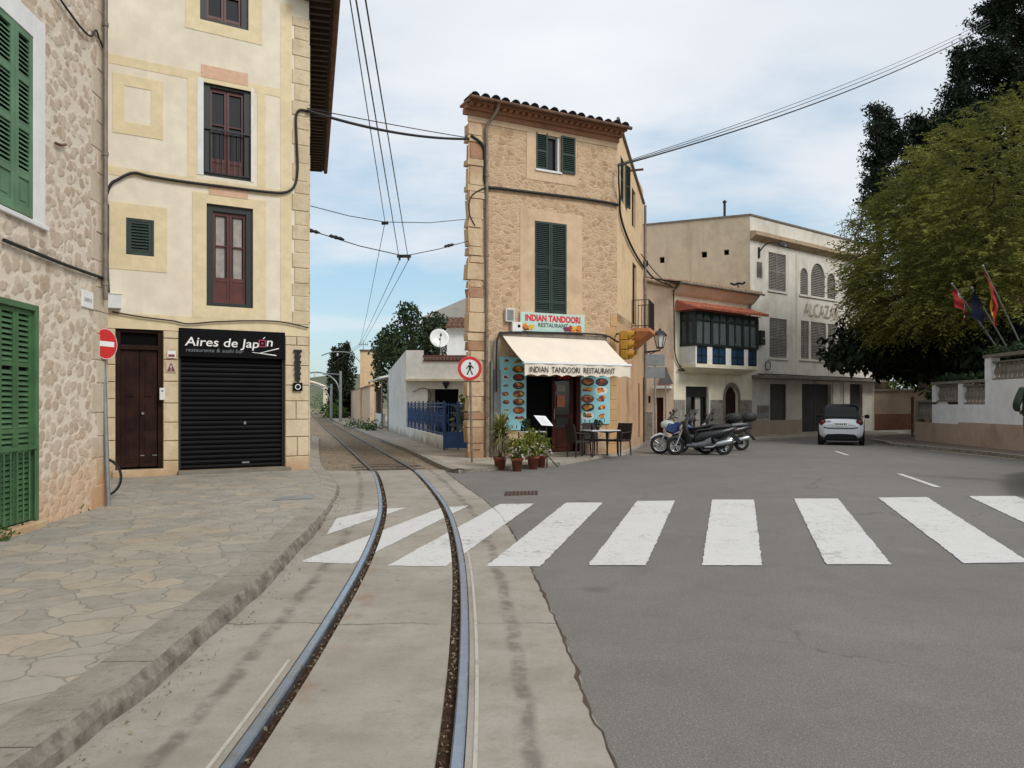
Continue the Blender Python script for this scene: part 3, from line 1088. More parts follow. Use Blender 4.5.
line((899, 474), (938, 487.5), 0.12)
line((836, 451.5), (848, 455.5), 0.12)
line((640, 455.6), (660, 455.2), 0.1)
line((724, 455.4), (738, 455), 0.1)
struct(mb, 'road_markings', 'roadpaint')
mb = MB()
line((930, 450.5), (1000, 457.5), 0.13)
line((1000, 457.8), (1040, 461.5), 0.13)
struct(mb, 'road_edge_marking', paint('faded_yellow_paint', C(188, 168, 126), 0.8, 0.2, sc=3))

# left pavement and its kerb
mb, kb = MB(), MB()
prev = None
s_ = 0
yk = -8.0
rows = []
while yk <= 34:
    x = interp(KTAB, yk)
    slope = interp(KTAB, yk + 0.3) - interp(KTAB, yk - 0.3)
    n_ = Vector((0.6, -slope, 0)).normalized()
    j = rj.uniform(-0.011, 0.011)
    z = kerb_z(yk) + rj.uniform(-0.004, 0.004)
    o = Vector((x + j, yk, z))
    inn = Vector((x, yk, 0.12)) - n_ * 0.30
    zb = -0.03
    bot = Vector((x, yk, zb)) + n_ * (0.035 + rj.uniform(-0.012, 0.012))
    mid = Vector((x, yk, z * 0.55)) + n_ * (0.02 + rj.uniform(-0.014, 0.014))
    rows.append((inn, o - n_ * 0.012 + Vector((0, 0, 0.004)), o - Vector((0, 0, 0.012)), mid, bot, yk))
    yk += 0.22
for A, B in zip(rows[:-1], rows[1:]):
    uv = [(0, A[5]), (1, A[5]), (1, B[5]), (0, B[5])]
    kb.quad(A[0] + Vector((0, 0, 0.004)), A[1], B[1], B[0] + Vector((0, 0, 0.004)), 0, uv)
    for k in (1, 2, 3):
        kb.quad(A[k], A[k + 1], B[k + 1], B[k], 1, uv)
    if A[5] < 29.5:
        mb.quad((-15, A[5], 0.12), A[0], B[0], (-15, B[5], 0.12))
struct(mb, 'pavement', 'paving')
struct(kb, 'kerb', ['kerb', 'kerbface'])

mb = MB()
c = [G(x, y, 0.12) for x, y in ((272, 500.8), (312, 499), (315, 495.8), (284, 496.8))]
mb.prism([(p.x, p.y) for p in c], 0.124, 0.129)
tag(mb.build('cover_plate', 'greymetal'), 'flat grey iron cover plate set in the paving before the black roller shutter', 'cover plate')
c = [G(x, y) for x, y in ((504, 496), (538, 495), (538, 491.2), (505, 492))]
root = thing('drain_grate', 'dark iron drain grate in the asphalt behind the zebra crossing', 'drain', c[0])
mb = MB()
mb.prism([(p.x, p.y) for p in c], 0.001, 0.007)
mb.build('grate_frame', 'rust', root)
mb = MB()
for k in range(9):
    t0, t1 = (k + 0.3) / 9, (k + 0.75) / 9
    q = [c[0].lerp(c[1], t0), c[0].lerp(c[1], t1), c[3].lerp(c[2], t1), c[3].lerp(c[2], t0)]
    mb.prism([(p.x, p.y) for p in q], 0.007, 0.012)
mb.build('grate_bars', 'blackmat', root)

# pavement of the restaurant corner and the side street
mb = MB()
k1 = [G(x, y, 0.08) for x, y in ((612, 453.5), (560, 462.5), (520, 465.5), (500, 466.8), (478, 468.2), (458, 469.8), (450, 468.5), (437, 463), (426, 457.5), (414, 452), (404, 447.5),
                                  (393, 444), (381, 439), (370, 434.6), (352, 427.5), (340, 422.5), (330, 418.6))]
pol = [(p.x, p.y) for p in k1] + [(-17.5, 90), (2, 90), (2, 30), (4.9, 28.4), (3.4, 22.95)]
mb.prism(pol, -0.2, 0.08)
struct(mb, 'pavement', 'slab')
mb = MB()
for a, b in zip(k1[1:12], k1[2:13]):
    n_ = (b - a).normalized()
    n_ = Vector((-n_.y, n_.x, 0))
    if n_.dot(Vector((0.3, 1, 0))) > 0:
        n_ = n_ * -1
    a2, b2 = a - n_ * 0.2, b - n_ * 0.2
    mb.quad(a + n_ * 0.012 + Vector((0, 0, 0.004)), b + n_ * 0.012 + Vector((0, 0, 0.004)), b2 + Vector((0, 0, 0.004)), a2 + Vector((0, 0, 0.004)), 0, [(0, a.x), (0, b.x), (1, b.x), (1, a.x)])
    mb.quad(a + n_ * 0.012 + Vector((0, 0, 0.004)), b + n_ * 0.012 + Vector((0, 0, 0.004)), b + n_ * 0.03 - Vector((0, 0, 0.12)), a + n_ * 0.03 - Vector((0, 0, 0.12)), 1, [(0.1, a.x)] * 4)
struct(mb, 'kerb', ['kerb', 'kerbface'])

# right-hand pavement
kr = [G(x, y, 0.1) for x, y in ((868, 438.5), (884, 441.2), (890, 443), (930, 446.5), (975, 450.6), (1024, 456))]
rp = [(p.x, p.y) for p in kr] + [(12.9, 18.6), (10.4, 15.1), (8.4, 12.2), (6.95, 10), (5.9, 8), (5.9, -6), (40, -6), (40, 36.5), (18.0, 36.5)]
mb = MB()
mb.prism(rp, -0.2, 0.1)
struct(mb, 'pavement', plaster('right_pavement', C(116, 104, 94), C(84, 76, 70), 0.5, 1.2, 0.4))
mb = MB()
kk = [Vector((x, y, 0.1)) for x, y in rp[:11]]
for a, b in zip(kk[:-1], kk[1:]):
    t = (b - a).normalized()
    n_ = Vector((t.y, -t.x, 0))
    up = Vector((0, 0, 0.004))
    mb.quad(a - n_ * -0.012 + up, b + n_ * 0.012 + up, b - n_ * 0.18 + up, a - n_ * 0.18 + up, 0, [(0, a.y), (0, b.y), (1, b.y), (1, a.y)])
    mb.quad(a + n_ * 0.012 + up, b + n_ * 0.012 + up, b + n_ * 0.02 - Vector((0, 0, 0.15)), a + n_ * 0.02 - Vector((0, 0, 0.15)), 1, [(0.1, a.y)] * 4)
struct(mb, 'kerb', ['kerb', 'kerbface'])

mb = MB()
mb.prism([(9.6, 14.2), (11.1, 16.4), (13.5, 18.4), (16, 18.4), (16, 12.6), (8.7, 12.6)], 0.0, 0.38)
struct(mb, 'pavement_step', 'slab')

# footpath before the white building
mb = MB()
c = [G(x, y, 0.1) for x, y in ((700, 440.5), (752, 438.5), (800, 436.6), (868, 434.2))]
mb.prism([(p.x, p.y) for p in c] + [(24, 44), (12, 37), (6, 33)], -0.2, 0.1)
struct(mb, 'pavement', 'slab')

mb = MB()
r = random.Random(15)
for k in range(420):
    y = r.uniform(1.5, 12.5)
    x = interp(KTAB, y) + 0.03 + abs(r.gauss(0, 0.09)) + 0.03
    leaf_mesh(mb, [Vector((x, y, 0.008 + r.uniform(0, 0.008)))], r.uniform(0.01, 0.03), 0.5, 0.0, 0, 0.3, r)
for i in idx_lane[:-1]:
    if CLP[i].y < 0.5:
        continue
    for s in (-1, 1):
        for q in range(9):
            c = off(i, s * r.uniform(0.395, 0.45), -0.022).lerp(off(i + 1, s * r.uniform(0.395, 0.45), -0.022), r.random())
            leaf_mesh(mb, [c], r.uniform(0.01, 0.035), 0.5, 0.0, 0, 0.3, r)
tag(mb.build('fallen_leaves', 'leaf_dry'), 'dry leaf litter along the kerb and in the rail grooves', 'leaf litter', None, 'stuff')

# hill beyond the end of the side street
mb = MB()
NX, NY = 60, 14
gr = {}
for i in range(NX + 1):
    for j in range(NY + 1):
        x, y = -620 + 900 * i / NX, 300 + 480 * j / NY
        e = sin(pi * min(1, j / NY * 1.15)) ** 0.7 if j < NY else 0
        hgt = 19 + 9 * noise.noise(Vector((x * 0.006, y * 0.006, 2))) + 5 * noise.noise(Vector((x * 0.03, y * 0.03, 7)))
        hgt *= 1.0 if x < 0 else max(0.15, 1 - x / 220)
        gr[i, j] = (x, y, max(-0.3, hgt * e - 0.6))
for i in range(NX):
    for j in range(NY):
        mb.add([gr[i, j], gr[i + 1, j], gr[i + 1, j + 1], gr[i, j + 1]], [(0, 1, 2, 3)], 0, True)
struct(mb, 'hill', 'hill')

# ---------------------------------------------------------------- stone house on the left
def shell(mb, fr, u0, u1, z0, z1, dep, mi=0, sides=True):
    """Back, ends and lid of a block whose front is a facade."""
    mb.quad((u0, dep, z0), (u1, dep, z0), (u1, dep, z1), (u0, dep, z1), mi)
    mb.quad((u0, 0, z1), (u1, 0, z1), (u1, dep, z1), (u0, dep, z1), mi)
    if sides:
        mb.quad((u0, 0, z0), (u0, dep, z0), (u0, dep, z1), (u0, 0, z1), mi)
        mb.quad((u1, 0, z0), (u1, dep, z0), (u1, dep, z1), (u1, 0, z1), mi)


def blocks(mb, u0, u1, z0, z1, h, y=-0.012, dep=0.06, gap=0.012, alt=0.0, mi=0, rnd=random, split=0):
    """Courses of squared stone, each a little different."""
    z = z0
    k = 0
    while z < z1 - 0.05:
        hh = min(h * rnd.uniform(0.82, 1.2), z1 - z)
        if z1 - z - hh < h * 0.35:
            hh = z1 - z
        a = u0 + (alt if k % 2 else 0.0) + rnd.uniform(0, alt * 0.25)
        yy = y - rnd.uniform(0, 0.012)
        cuts = [a, u1]
        if split and rnd.random() < split and u1 - a > 0.5:
            cuts = [a, a + (u1 - a) * rnd.uniform(0.35, 0.65), u1]
        for p, q in zip(cuts[:-1], cuts[1:]):
            mb.box((p + gap / 2, yy, z + gap / 2), (q - gap / 2, yy + dep, z + hh - gap / 2), mi)
        z += hh
        k += 1


def window_frame(fr, root, a, b, c, d, y, mat='blkgreen', fw=0.07, th=0.08, name='window'):
    mb = MB(fr.T)
    mb.box((a, y, c), (a + fw, y + th, d))
    mb.box((b - fw, y, c), (b, y + th, d))
    mb.box((a + fw, y + 0.002, d - fw), (b - fw, y + th, d))
    mb.box((a + fw, y + 0.002, c), (b - fw, y + th, c + fw * 0.6))
    return mb.build(name, mat, root, 0.004)


def french_window(fr, root, a, b, c, d, y=0.06, leafmat='redwood', framemat='blkgreen', panel=0.22, curtain=True, rail=None, transom=0.0):
    fw = 0.135
    win = window_frame(fr, root, a, b, c, d, y, framemat, fw)
    a2, b2, c2, d2 = a + fw, b - fw, c + fw * 0.6, d - fw
    m = (a2 + b2) / 2
    yy = y + 0.05
    for p, q in ((a2, m - 0.004), (m + 0.004, b2)):
        mb = MB(fr.T)
        s = 0.045
        mb.box((p, yy, c2), (p + s, yy + 0.045, d2))
        mb.box((q - s, yy, c2), (q, yy + 0.045, d2))
        hp = c2 + (d2 - c2) * panel
        for lo, hi in ((c2, c2 + 0.1), (hp - 0.04, hp + 0.04), (d2 - 0.07, d2), ((hp + d2) / 2 - 0.012, (hp + d2) / 2 + 0.012)):
            mb.box((p + s, yy + 0.002, lo), (q - s, yy + 0.043, hi))
        if panel > 0.05:
            mb.box((p + s, yy + 0.014, c2 + 0.1), (q - s, yy + 0.034, hp - 0.04))
        mb.build('casement', leafmat, win)
    gm = MB(fr.T)
    gm.box((a2, yy + 0.05, c2), (b2, yy + 0.056, d2))
    gm.build('pane', 'glass', win)
    if curtain:
        cm = MB(fr.T)
        for p, q in ((a2 + 0.07, m - 0.09), (m + 0.09, b2 - 0.07)):
            n = 16
            pts = []
            for k in range(n + 1):
                u = p + (q - p) * k / n
                pts.append((u, yy + 0.0475 - 0.004 * (0.5 + 0.5 * sin(k * 2.3)), 0))
            for k in range(n):
                A, B = pts[k], pts[k + 1]
                zl, zh = c2 + (d2 - c2) * (panel + 0.02), d2 - 0.08
                cm.add([(A[0], A[1], zl), (B[0], B[1], zl), (B[0], B[1], zh), (A[0], A[1], zh)], [(0, 1, 2, 3)], 0, True)
        cm.build('curtain', 'curtain', win)
    if rail:
        rm = MB(fr.T)
        z1 = c + rail
        rm.box((a + 0.01, y - 0.04, z1 - 0.03), (b - 0.01, y - 0.01, z1))
        rm.box((a + 0.01, y - 0.035, c + 0.08), (b - 0.01, y - 0.015, c + 0.1))
        n = max(5, int((b - a) / 0.11))
        for k in range(n + 1):
            u = a + 0.02 + (b - a - 0.04) * k / n
            rm.tube([(u, y - 0.025, c + 0.09), (u, y - 0.025, z1 - 0.02)], 0.008, 6)
        rm.build('guard_rail', 'black', root)
    return win


ls = Fr((-5.75, 10.8), (-0.108, 1))
root = thing('stone_house', 'pale rubble stone house with big green shutters at the left edge', 'house', (-5.75, 10.8, 0))
uR, uM = ls.u(32.5), ls.u(14.5)
wl = uR - uM
zb_, zt_ = ls.px(32, 219)[1], ls.px(32, 37)[1]
op1 = (uR - 2 * wl - 0.01, uR, zb_, zt_)
dR = ls.u(36.5)
dz1 = ls.px(36.5, 306)[1]
op2 = (dR - 1.5, dR, 0.2, dz1)
mb = MB(ls.T)
wall(mb, -12, 0, 0, 9.4, [op1, op2], 0.16)
shell(mb, ls, -12, 0, 0, 9.4, 8)
mb.build('wall', 'rub_pale', root)
sw = 0.27
a, b, c, d = op1
mb = MB(ls.T)
mb.box((b, -0.015, c - 0.02), (b + sw, 0.05, d + sw))
mb.box((a - sw, -0.015, c - 0.02), (a, 0.05, d + sw))
mb.box((a, -0.0145, d), (b, 0.05, d + sw))
mb.build('window_surround', 'white_clean', root, 0.006)
mb = MB(ls.T)
mb.box((a - sw - 0.03, -0.045, c - 0.075), (b + sw + 0.03, 0.15, c - 0.021))
mb.build('window_sill', 'white_clean', root, 0.008)
shutter_leaf(ls, root, a + wl + 0.012, b, c + 0.01, d, -0.005, 'green', 'shutter', 0.075, (0.21, 0.47, 0.73), 0.052, (0,))
shutter_leaf(ls, root, a, a + wl + 0.004, c + 0.01, d, -0.005, 'green', 'shutter', 0.075, (0.21, 0.47, 0.73), 0.052, (0,))
a, b, c, d = op2
mb = MB(ls.T)
mb.box((b - 0.07, -0.03, c), (b, 0.1, d))
mb.box((a, -0.03, c), (a + 0.07, 0.1, d))
mb.box((a + 0.07, -0.028, d - 0.07), (b - 0.07, 0.1, d))
mb.build('door_frame', 'green2', root, 0.006)
for k in range(4):
    p = a + 0.075 + (b - a - 0.15) * k / 4
    q = a + 0.075 + (b - a - 0.15) * (k + 1) / 4
    shutter_leaf(ls, root, p + 0.004, q - 0.004, c + 0.02, d - 0.075, 0.015, 'green2', 'door_leaf', 0.05, (0.31, 0.43, 0.74), 0.06, None)
mb = MB(ls.T)
gz = ls.px(33, 447)[1]
mb.box((a + 0.06, -0.05, gz - 0.02), (b - 0.06, -0.02, gz + 0.02))
for k in range(11):
    u = a + 0.1 + (b - a - 0.2) * k / 10
    mb.tube([(u, -0.035, c + 0.04), (u, -0.035, gz)], 0.011, 6)
mb.build('guard_bars', 'green2', root)
mb = MB(ls.T)
mb.box((a - 0.08, -0.1, 0.0), (b + 0.04, 0.14, 0.198))
mb.build('doorstep', 'ashlar', root, 0.015)
mb = MB(ls.T)                                                   # dressed corner stones
rq = random.Random(3)
blocks(mb, -0.55, 0.004, 0.1, 9.3, 0.36, -0.004, 0.05, 0.01, 0.16, 0, rq)
mb.build('corner_stones', plaster('pale_corner_stone', C(196, 182, 160), C(168, 146, 118), 0.5, 2.0, 0.4, 0.3, (1.2, C(186, 138, 94))), root, 0.01)
mb = MB(ls.T)
barrel_tiles(mb, Matrix.Translation((-12, -0.45, 9.42)) @ Matrix.Rotation(radians(18), 4, 'X'), 12.3, 8.8, 0.28, 0.09, 8)
mb.build('roof', 'tile', root)
mb = MB(ls.T)                                                   # corner downpipe
mb.tube([(-0.24, -0.07, 3.0), (-0.24, -0.07, 9.3)], 0.032, 10)
for z in (3.2, 5.0, 6.8):
    mb.lathe([(0.042, z), (0.042, z + 0.05)], 12, 0, Matrix.Translation((-0.24, -0.07, 0)))
mb.build('downpipe', 'zinc', root)
pa, pb, pc, pd = ls.rect(81, 291, 92, 308)
sp_ = thing('street_plaque', 'small white plaque with dark lines high on the stone house', 'plaque', ls.w(pa, -0.02, pc))
mb = MB(ls.T)
mb.box((pa, -0.02, pc), (pb, -0.001, pd))
mb.build('plate', 'whitesign', sp_, 0.004)
text_mesh('CARRER DE', (pb - pa) * 0.7, 0.05, ls.T @ Matrix.Translation(((pa + pb) / 2, -0.021, pd - 0.12)) @ RX90, 'lettgrey', sp_, 'lettering', 0.002)
mb = MB(ls.T)
mb.tube([ls.px(53, 143)[0:1] + (-0.03,) + ls.px(53, 143)[1:], ls.px(57, 145)[0:1] + (-0.04,) + ls.px(57, 145)[1:], ls.px(63, 144.5)[0:1] + (-0.03,) + ls.px(63, 144.5)[1:]], 0.018, 6)
mb.build('wall_hook', 'rust', root)


def wall_path(fr, pts, y=-0.04):
    return [fr.w(fr.px(px, py)[0], y, fr.px(px, py)[1]) for px, py in pts]


wire('facade_cable', smooth_path(wall_path(ls, [(0, 240), (30, 252), (60, 264), (88, 274), (103, 279)])), 0.022, 'thick dark cable across the pale stone house above its green door', 'cable')
wire('facade_cable', smooth_path(wall_path(ls, [(52, -8), (66, 12), (80, 30), (88, 36), (93, 30), (96, 38), (101, 50)])), 0.014, 'thin looping cable under the top corner of the pale stone house', 'cable')

# ---------------------------------------------------------------- yellow house with the black shop front
yb = Fr((-4.46, 16.7), (1.69, 1))
YL, YT = -8.2, 10.5
root = thing('yellow_house', 'cream and yellow rendered house with black roller shutter shop', 'house', (-4.46, 16.7, 0))
R0 = Vector((-4.46, 16.7, 0))
sdir = Vector((-0.266, 1, 0)).normalized()
RB = R0 + sdir * 12.8
LB = yb.w(YL, 0, 0) + Vector((-3.4, 11.5, 0))
oDoor = yb.rect(115.5, 328, 163, 466)
oDoor = (oDoor[0], oDoor[1], 0.26, oDoor[3])
oShop = yb.rect(178.5, 330, 285, 466)
oShop = (oShop[0], oShop[1], 0.2, oShop[3])
oW1 = yb.rect(200, -40, 248.5, 25)
oW2 = yb.rect(203.5, 83, 251, 178.5)
oW3 = yb.rect(206.5, 206, 253, 307)
oS = yb.rect(126, 219, 154, 255.5)
zG = yb.px(230, 328)[1] + 0.02
mb = MB(yb.T)
wall(mb, YL, 0, zG, YT, [oW1, oW2, oW3, oS], 0.2)
mb.T = I4
zz = Vector((0, 0, YT))
A = yb.w(YL, 0, 0)
for p, q in ((R0, RB), (RB, LB), (LB, A)):
    mb.quad(p, q, q + zz, p + zz)
mb.quad(A + zz, R0 + zz, RB + zz, LB + zz)
mb.build('wall', 'cream', root)
mb = MB(yb.T)
wall(mb, YL, 0, 0, zG, [oDoor, oShop], 0.3)
mb.build('ground_floor_wall', 'mortar', root)
rq = random.Random(8)
for p, q in ((oDoor[0] - 0.55, oDoor[0]), (oDoor[1], oShop[0]), (oShop[1], -0.004)):
    mb = MB(yb.T)
    blocks(mb, p, q, 0.1, zG - 0.14, 0.37, -0.014, 0.07, 0.016, 0, 0, rq, 0.2 if q > -0.1 else 0)
    mb.build('stone_pier', 'ashlar', root, 0.012)
mb = MB(yb.T)
blocks(mb, yb.u(291.5), 0.006, zG + 0.12, YT - 0.5, 0.33, -0.014, 0.07, 0.014, 0.05, 0, rq)
mb.build('corner_stones', 'ashlar', root, 0.012)
mb = MB(I4)
u_ = sdir
blocks_T = frame_mat(R0, u_, Vector((-u_.y, u_.x, 0)), Vector((0, 0, 1)))
mb.T = blocks_T
blocks(mb, 0.006, 0.5, 0.1, YT - 0.5, 0.34, -0.012, 0.05, 0.014, 0.0, 0, rq)
mb.build('side_corner_stones', 'ashlar', root, 0.012)


def band(px, y0, y1):
    return yb.px(px, y1)[1], yb.px(px, y0)[1]


uq = yb.u(291.5)
mb = MB(yb.T)
T1, T2, T3 = -0.006, -0.009, -0.012
z0, z1 = band(150, 62, 71)
mb.box((YL, T1, z0), (uq, 0.02, z1))
z0b, z1b = band(150, 171.5, 180)
mb.box((YL, T1, z0b), (uq, 0.02, z1b))
zc0, zc1 = band(215, 318, 329.5)
mb.box((YL, T1, zG - 0.13), (-0.006, 0.02, zc1))
mb.box((yb.u(280.5), T2, zc1), (uq, 0.02, YT - 0.3))             # vertical strip beside the corner stones


def surround(o, l, r, b, t, yy=T2, mbx=None):
    m_ = mbx or mb
    m_.box((o[0] - l, yy, o[2] - b), (o[0], 0.02, o[3] + t))
    m_.box((o[1], yy, o[2] - b), (o[1] + r, 0.02, o[3] + t))
    if t:
        m_.box((o[0], yy, o[3]), (o[1], 0.02, o[3] + t))
    if b:
        m_.box((o[0], yy, o[2] - b), (o[1], 0.02, o[2]))


surround(oW1, 0.28, 0.28, 0.24, 0.2)
surround(oW3, 0.27, 0.27, 0.26, 0.2)
surround(oS, 0.3, 0.24, 0.3, 0.28)
b1 = yb.rect(112.5, 77, 163, 136)
b2 = yb.rect(124.5, 88, 151, 124)
mb.box((b1[0], T2, b1[2]), (b2[0], 0.02, b1[3]))
mb.box((b2[1], T2, b1[2]), (b1[1], 0.02, b1[3]))
mb.box((b2[0], T2, b1[2]), (b2[1], 0.02, b2[2]))
mb.box((b2[0], T2, b2[3]), (b2[1], 0.02, b1[3]))
mb.box((oW2[0] - 0.3, T2, z1b), (oW2[0] - 0.13, 0.02, z0))
mb.box((oW2[1] + 0.13, T2, z1b), (oW2[1] + 0.3, 0.02, z0))
mb.build('painted_bands', 'yellow', root)
mb = MB(yb.T)
surround(oW2, 0.12, 0.05, 0.0, 0.0, T3)
mb.build('window_surround', 'white_clean', root)
mb = MB(yb.T)
p = yb.rect(201, 69, 248, 82)
mb.box((p[0], T3, oW2[3] + 0.02), (p[1], 0.02, p[3]))
mb.build('patched_lintel', 'pinkstain', root)
mb = MB(yb.T)
p = yb.rect(209, 187, 248, 197)
mb.box((p[0], T3 - 0.004, p[2]), (p[1], 0.02, p[3]))
mb.build('patched_lintel', 'pinkstain', root)
french_window(yb, root, *oW1, 0.06, panel=0.0, curtain=False)
french_window(yb, root, *oW2, 0.05, panel=0.16, curtain=False, rail=1.0)
french_window(yb, root, *oW3, 0.05, panel=0.26, curtain=True)
w_ = window_frame(yb, root, *oS, 0.0, 'dkgreen', 0.05, 0.06, 'window_frame')
shutter_leaf(yb, root, oS[0] + 0.05, oS[1] - 0.05, oS[2] + 0.03, oS[3] - 0.05, 0.012, 'dkgreen', 'shutter', 0.045, (), 0.06)
# door
a, b, c, d = oDoor
mb = MB(yb.T)
mb.box((a, 0.05, c), (a + 0.09, 0.16, d))
mb.box((b - 0.09, 0.05, c), (b, 0.16, d))
zt = yb.px(139, 347)[1]
mb.box((a + 0.09, 0.052, zt - 0.05), (b - 0.09, 0.158, zt + 0.04))
mb.box((a + 0.09, 0.052, d - 0.09), (b - 0.09, 0.158, d))
fd = mb.build('door_frame', 'wood', root, 0.006)
mb = MB(yb.T)
mb.box((a + 0.09, 0.12, zt + 0.04), (b - 0.09, 0.13, d - 0.09))
mb.build('transom', 'dark', root)
mb = MB(yb.T)
m = (a + b) / 2
for p, q in ((a + 0.094, m - 0.004), (m + 0.004, b - 0.094)):
    mb.box((p, 0.1, c + 0.04), (q, 0.15, zt - 0.055))
    for lo, hi in ((0.06, 0.28), (0.33, 0.56), (0.61, 0.95)):
        L = zt - 0.055 - c
        mb.box((p + 0.09, 0.085, c + L * lo), (q - 0.09, 0.1, c + L * hi))
        mb.box((p + 0.13, 0.078, c + L * lo + 0.05), (q - 0.13, 0.085, c + L * hi - 0.05))
dd = mb.build('door', 'wood', root, 0.005)
mb = MB(yb.T)
mb.lathe([(0.0, 0), (0.03, 0.01), (0.035, 0.03), (0.02, 0.05)], 12, 0, Matrix.Translation((m + 0.06, 0.1, c + 1.1)) @ Matrix.Rotation(pi / 2, 4, 'X'))
mb.box((m + 0.02, 0.094, c + 0.26), (b - 0.1, 0.1, c + 0.275))
mb.build('handle', 'galv', dd)
mb = MB(yb.T)
mb.box((a - 0.06, -0.08, 0.09), (b + 0.05, 0.29, c - 0.002))
mb.build('doorstep', 'ashlar', root, 0.012)
# roller shutter
a, b, c, d = oShop
zs = yb.px(231, 358)[1]
mb = MB(yb.T)
n = int((zs - c) / 0.098)
hh = (zs - c) / n
rings = []
for k in range(n):
    for t, y in ((0.0, 0.13), (0.12, 0.108), (0.5, 0.098), (0.88, 0.108), (0.99, 0.13)):
        rings.append([(a + 0.05, y, c + (k + t) * hh), (b - 0.05, y, c + (k + t) * hh)])
mb.loft(rings, 0, None, False, False, False)
rs = mb.build('roller_shutter', 'shutterblk', root)
mb = MB(yb.T)
mb.box((a, 0.06, c), (a + 0.05, 0.16, zs))
mb.box((b - 0.05, 0.06, c), (b, 0.16, zs))
mb.build('shutter_guide', 'black', root)
mb = MB(yb.T)
mb.box((a + 1.25, 0.085, c + 0.1), (a + 1.4, 0.1, c + 0.13))
mb.box((a + 1.29, 0.085, c + 0.92), (a + 1.33, 0.1, c + 0.98))
mb.build('handle', 'galv', rs)
mb = MB(yb.T)
mb.box((a - 0.02, -0.14, 0.1), (b + 0.1, 0.29, c - 0.002))
mb.build('shop_sill', 'coping', root, 0.012)
# shop sign
sg = thing('shop_sign', 'black shop sign with white lettering and chopsticks above the roller shutter', 'shop sign', yb.w((a + b) / 2, -0.02, zs))
mb = MB(yb.T)
mb.box((a + 0.004, -0.03, zs + 0.004), (b - 0.004, 0.09, d - 0.004))
mb.build('board', 'signblk', sg, 0.004)


def yT(px, py, y=-0.031):
    u, z = yb.px(px, py)
    return yb.T @ Matrix.Translation((u, y, z)) @ RX90


mpx = abs(yb.u(240) - yb.u(230)) / 10
text_mesh('Aires de Jap', mpx * 73, 0.235, yT(222.5, 344.0), 'lettwhite', sg, 'lettering', 0.003, 0.12, 0.008)
text_mesh('n', mpx * 6.5, 0.125, yT(269.3, 343.6), 'lettwhite', sg, 'lettering', 0.003, 0.12, 0.008)
mb = MB(yb.T)
u, z = yb.px(262, 343.6)
r_ = 0.075
for (x0, z0_, x1, z1_) in ((-r_, -r_, r_, -r_ + 0.018), (-r_, r_ - 0.018, r_, r_), (-r_, -r_ + 0.018, -r_ + 0.018, r_ - 0.018), (r_ - 0.018, -r_ + 0.018, r_, r_ - 0.018), (-0.02, -0.02, 0.02, 0.02)):
    mb.box((u + x0, -0.034, z + z0_), (u + x1, -0.0302, z + z1_))
mb.build('square_mark', paint('sign_pink', C(190, 52, 92), 0.5, 0.05), sg)
mb = MB(yb.T)
for (x0, y0, x1, y1) in ((258, 353.5, 278.5, 348.6), (252, 352.4, 276, 355.6), (262.5, 339.2, 264.6, 337.4)):
    u0, z0_ = yb.px(x0, y0)
    u1, z1_ = yb.px(x1, y1)
    v = Vector((u1 - u0, 0, z1_ - z0_))
    pr = Vector((-v.z, 0, v.x)).normalized()
    t0, t1 = 0.005, 0.011
    P0, P1 = Vector((u0, -0.0335, z0_)), Vector((u1, -0.0335, z1_))
    mb.quad(P0 - pr * t0, P1 - pr * t1, P1 + pr * t1, P0 + pr * t0)
mb.build('chopsticks', 'lettwhite', sg)
text_mesh('restaurante & sushi bar', mpx * 56, 0.075, yT(215, 350.6), 'lettgrey', sg, 'lettering', 0.002, 0.1)
# little plates and boxes on this front
pl = yb.rect(167, 351, 175.5, 358)
t_ = thing('door_plate', 'small red and white plate on the stone pier beside the brown door', 'plate', yb.w(pl[0], -0.03, pl[2]))
mb = MB(yb.T)
mb.box((pl[0], -0.045, pl[2]), (pl[1], -0.03, pl[3]))
mb.build('plate', 'whitesign', t_, 0.003)
mb = MB(yb.T)
mb.box((pl[0] + 0.02, -0.048, pl[2] + 0.02), (pl[1] - 0.02, -0.045, pl[3] - 0.07))
mb.build('band', paint('plate_red', C(150, 44, 48), 0.5, 0.1), t_)
pl = yb.rect(165.5, 362, 176, 372.5)
t_ = thing('warning_plate', 'triangular reddish warning plate below the little plate by the brown door', 'plate', yb.w(pl[0], -0.03, pl[2]))
mb = MB(yb.T)
mb.box((pl[0], -0.042, pl[2]), (pl[1], -0.03, pl[3]))
mb.build('plate', 'alctan', t_)
mb = MB(yb.T)
mb.add([(pl[0] + 0.02, -0.045, pl[2] + 0.02), (pl[1] - 0.02, -0.045, pl[2] + 0.02), ((pl[0] + pl[1]) / 2, -0.045, pl[3] - 0.01)], [(0, 1, 2)])
mb.build('triangle', paint('warning_red', C(120, 60, 54), 0.6, 0.1), t_)
text_mesh('!', 0.02, 0.1, yb.T @ Matrix.Translation(((pl[0] + pl[1]) / 2, -0.047, pl[2] + 0.09)) @ RX90, 'lettwhite', t_, 'mark', 0.001)
pl = yb.rect(159, 388, 164.5, 400)
t_ = thing('letter_box', 'small white letter box at the right edge of the brown door', 'letter box', yb.w(pl[0], -0.03, pl[2]))
mb = MB(yb.T)
mb.box((pl[0], -0.1, pl[2]), (pl[1], -0.03, pl[3]))
mb.build('box', 'whiteplast', t_, 0.008)
mb = MB(yb.T)
mb.box((pl[0] + 0.03, -0.103, pl[3] - 0.07), (pl[1] - 0.03, -0.1, pl[3] - 0.05))
mb.build('slot', 'dark', t_)
pl = yb.rect(106, 295, 121, 309)
t_ = thing('meter_box', 'white meter box under the cables beside the brown door top', 'meter box', yb.w(pl[0], -0.1, pl[2]))
mb = MB(yb.T)
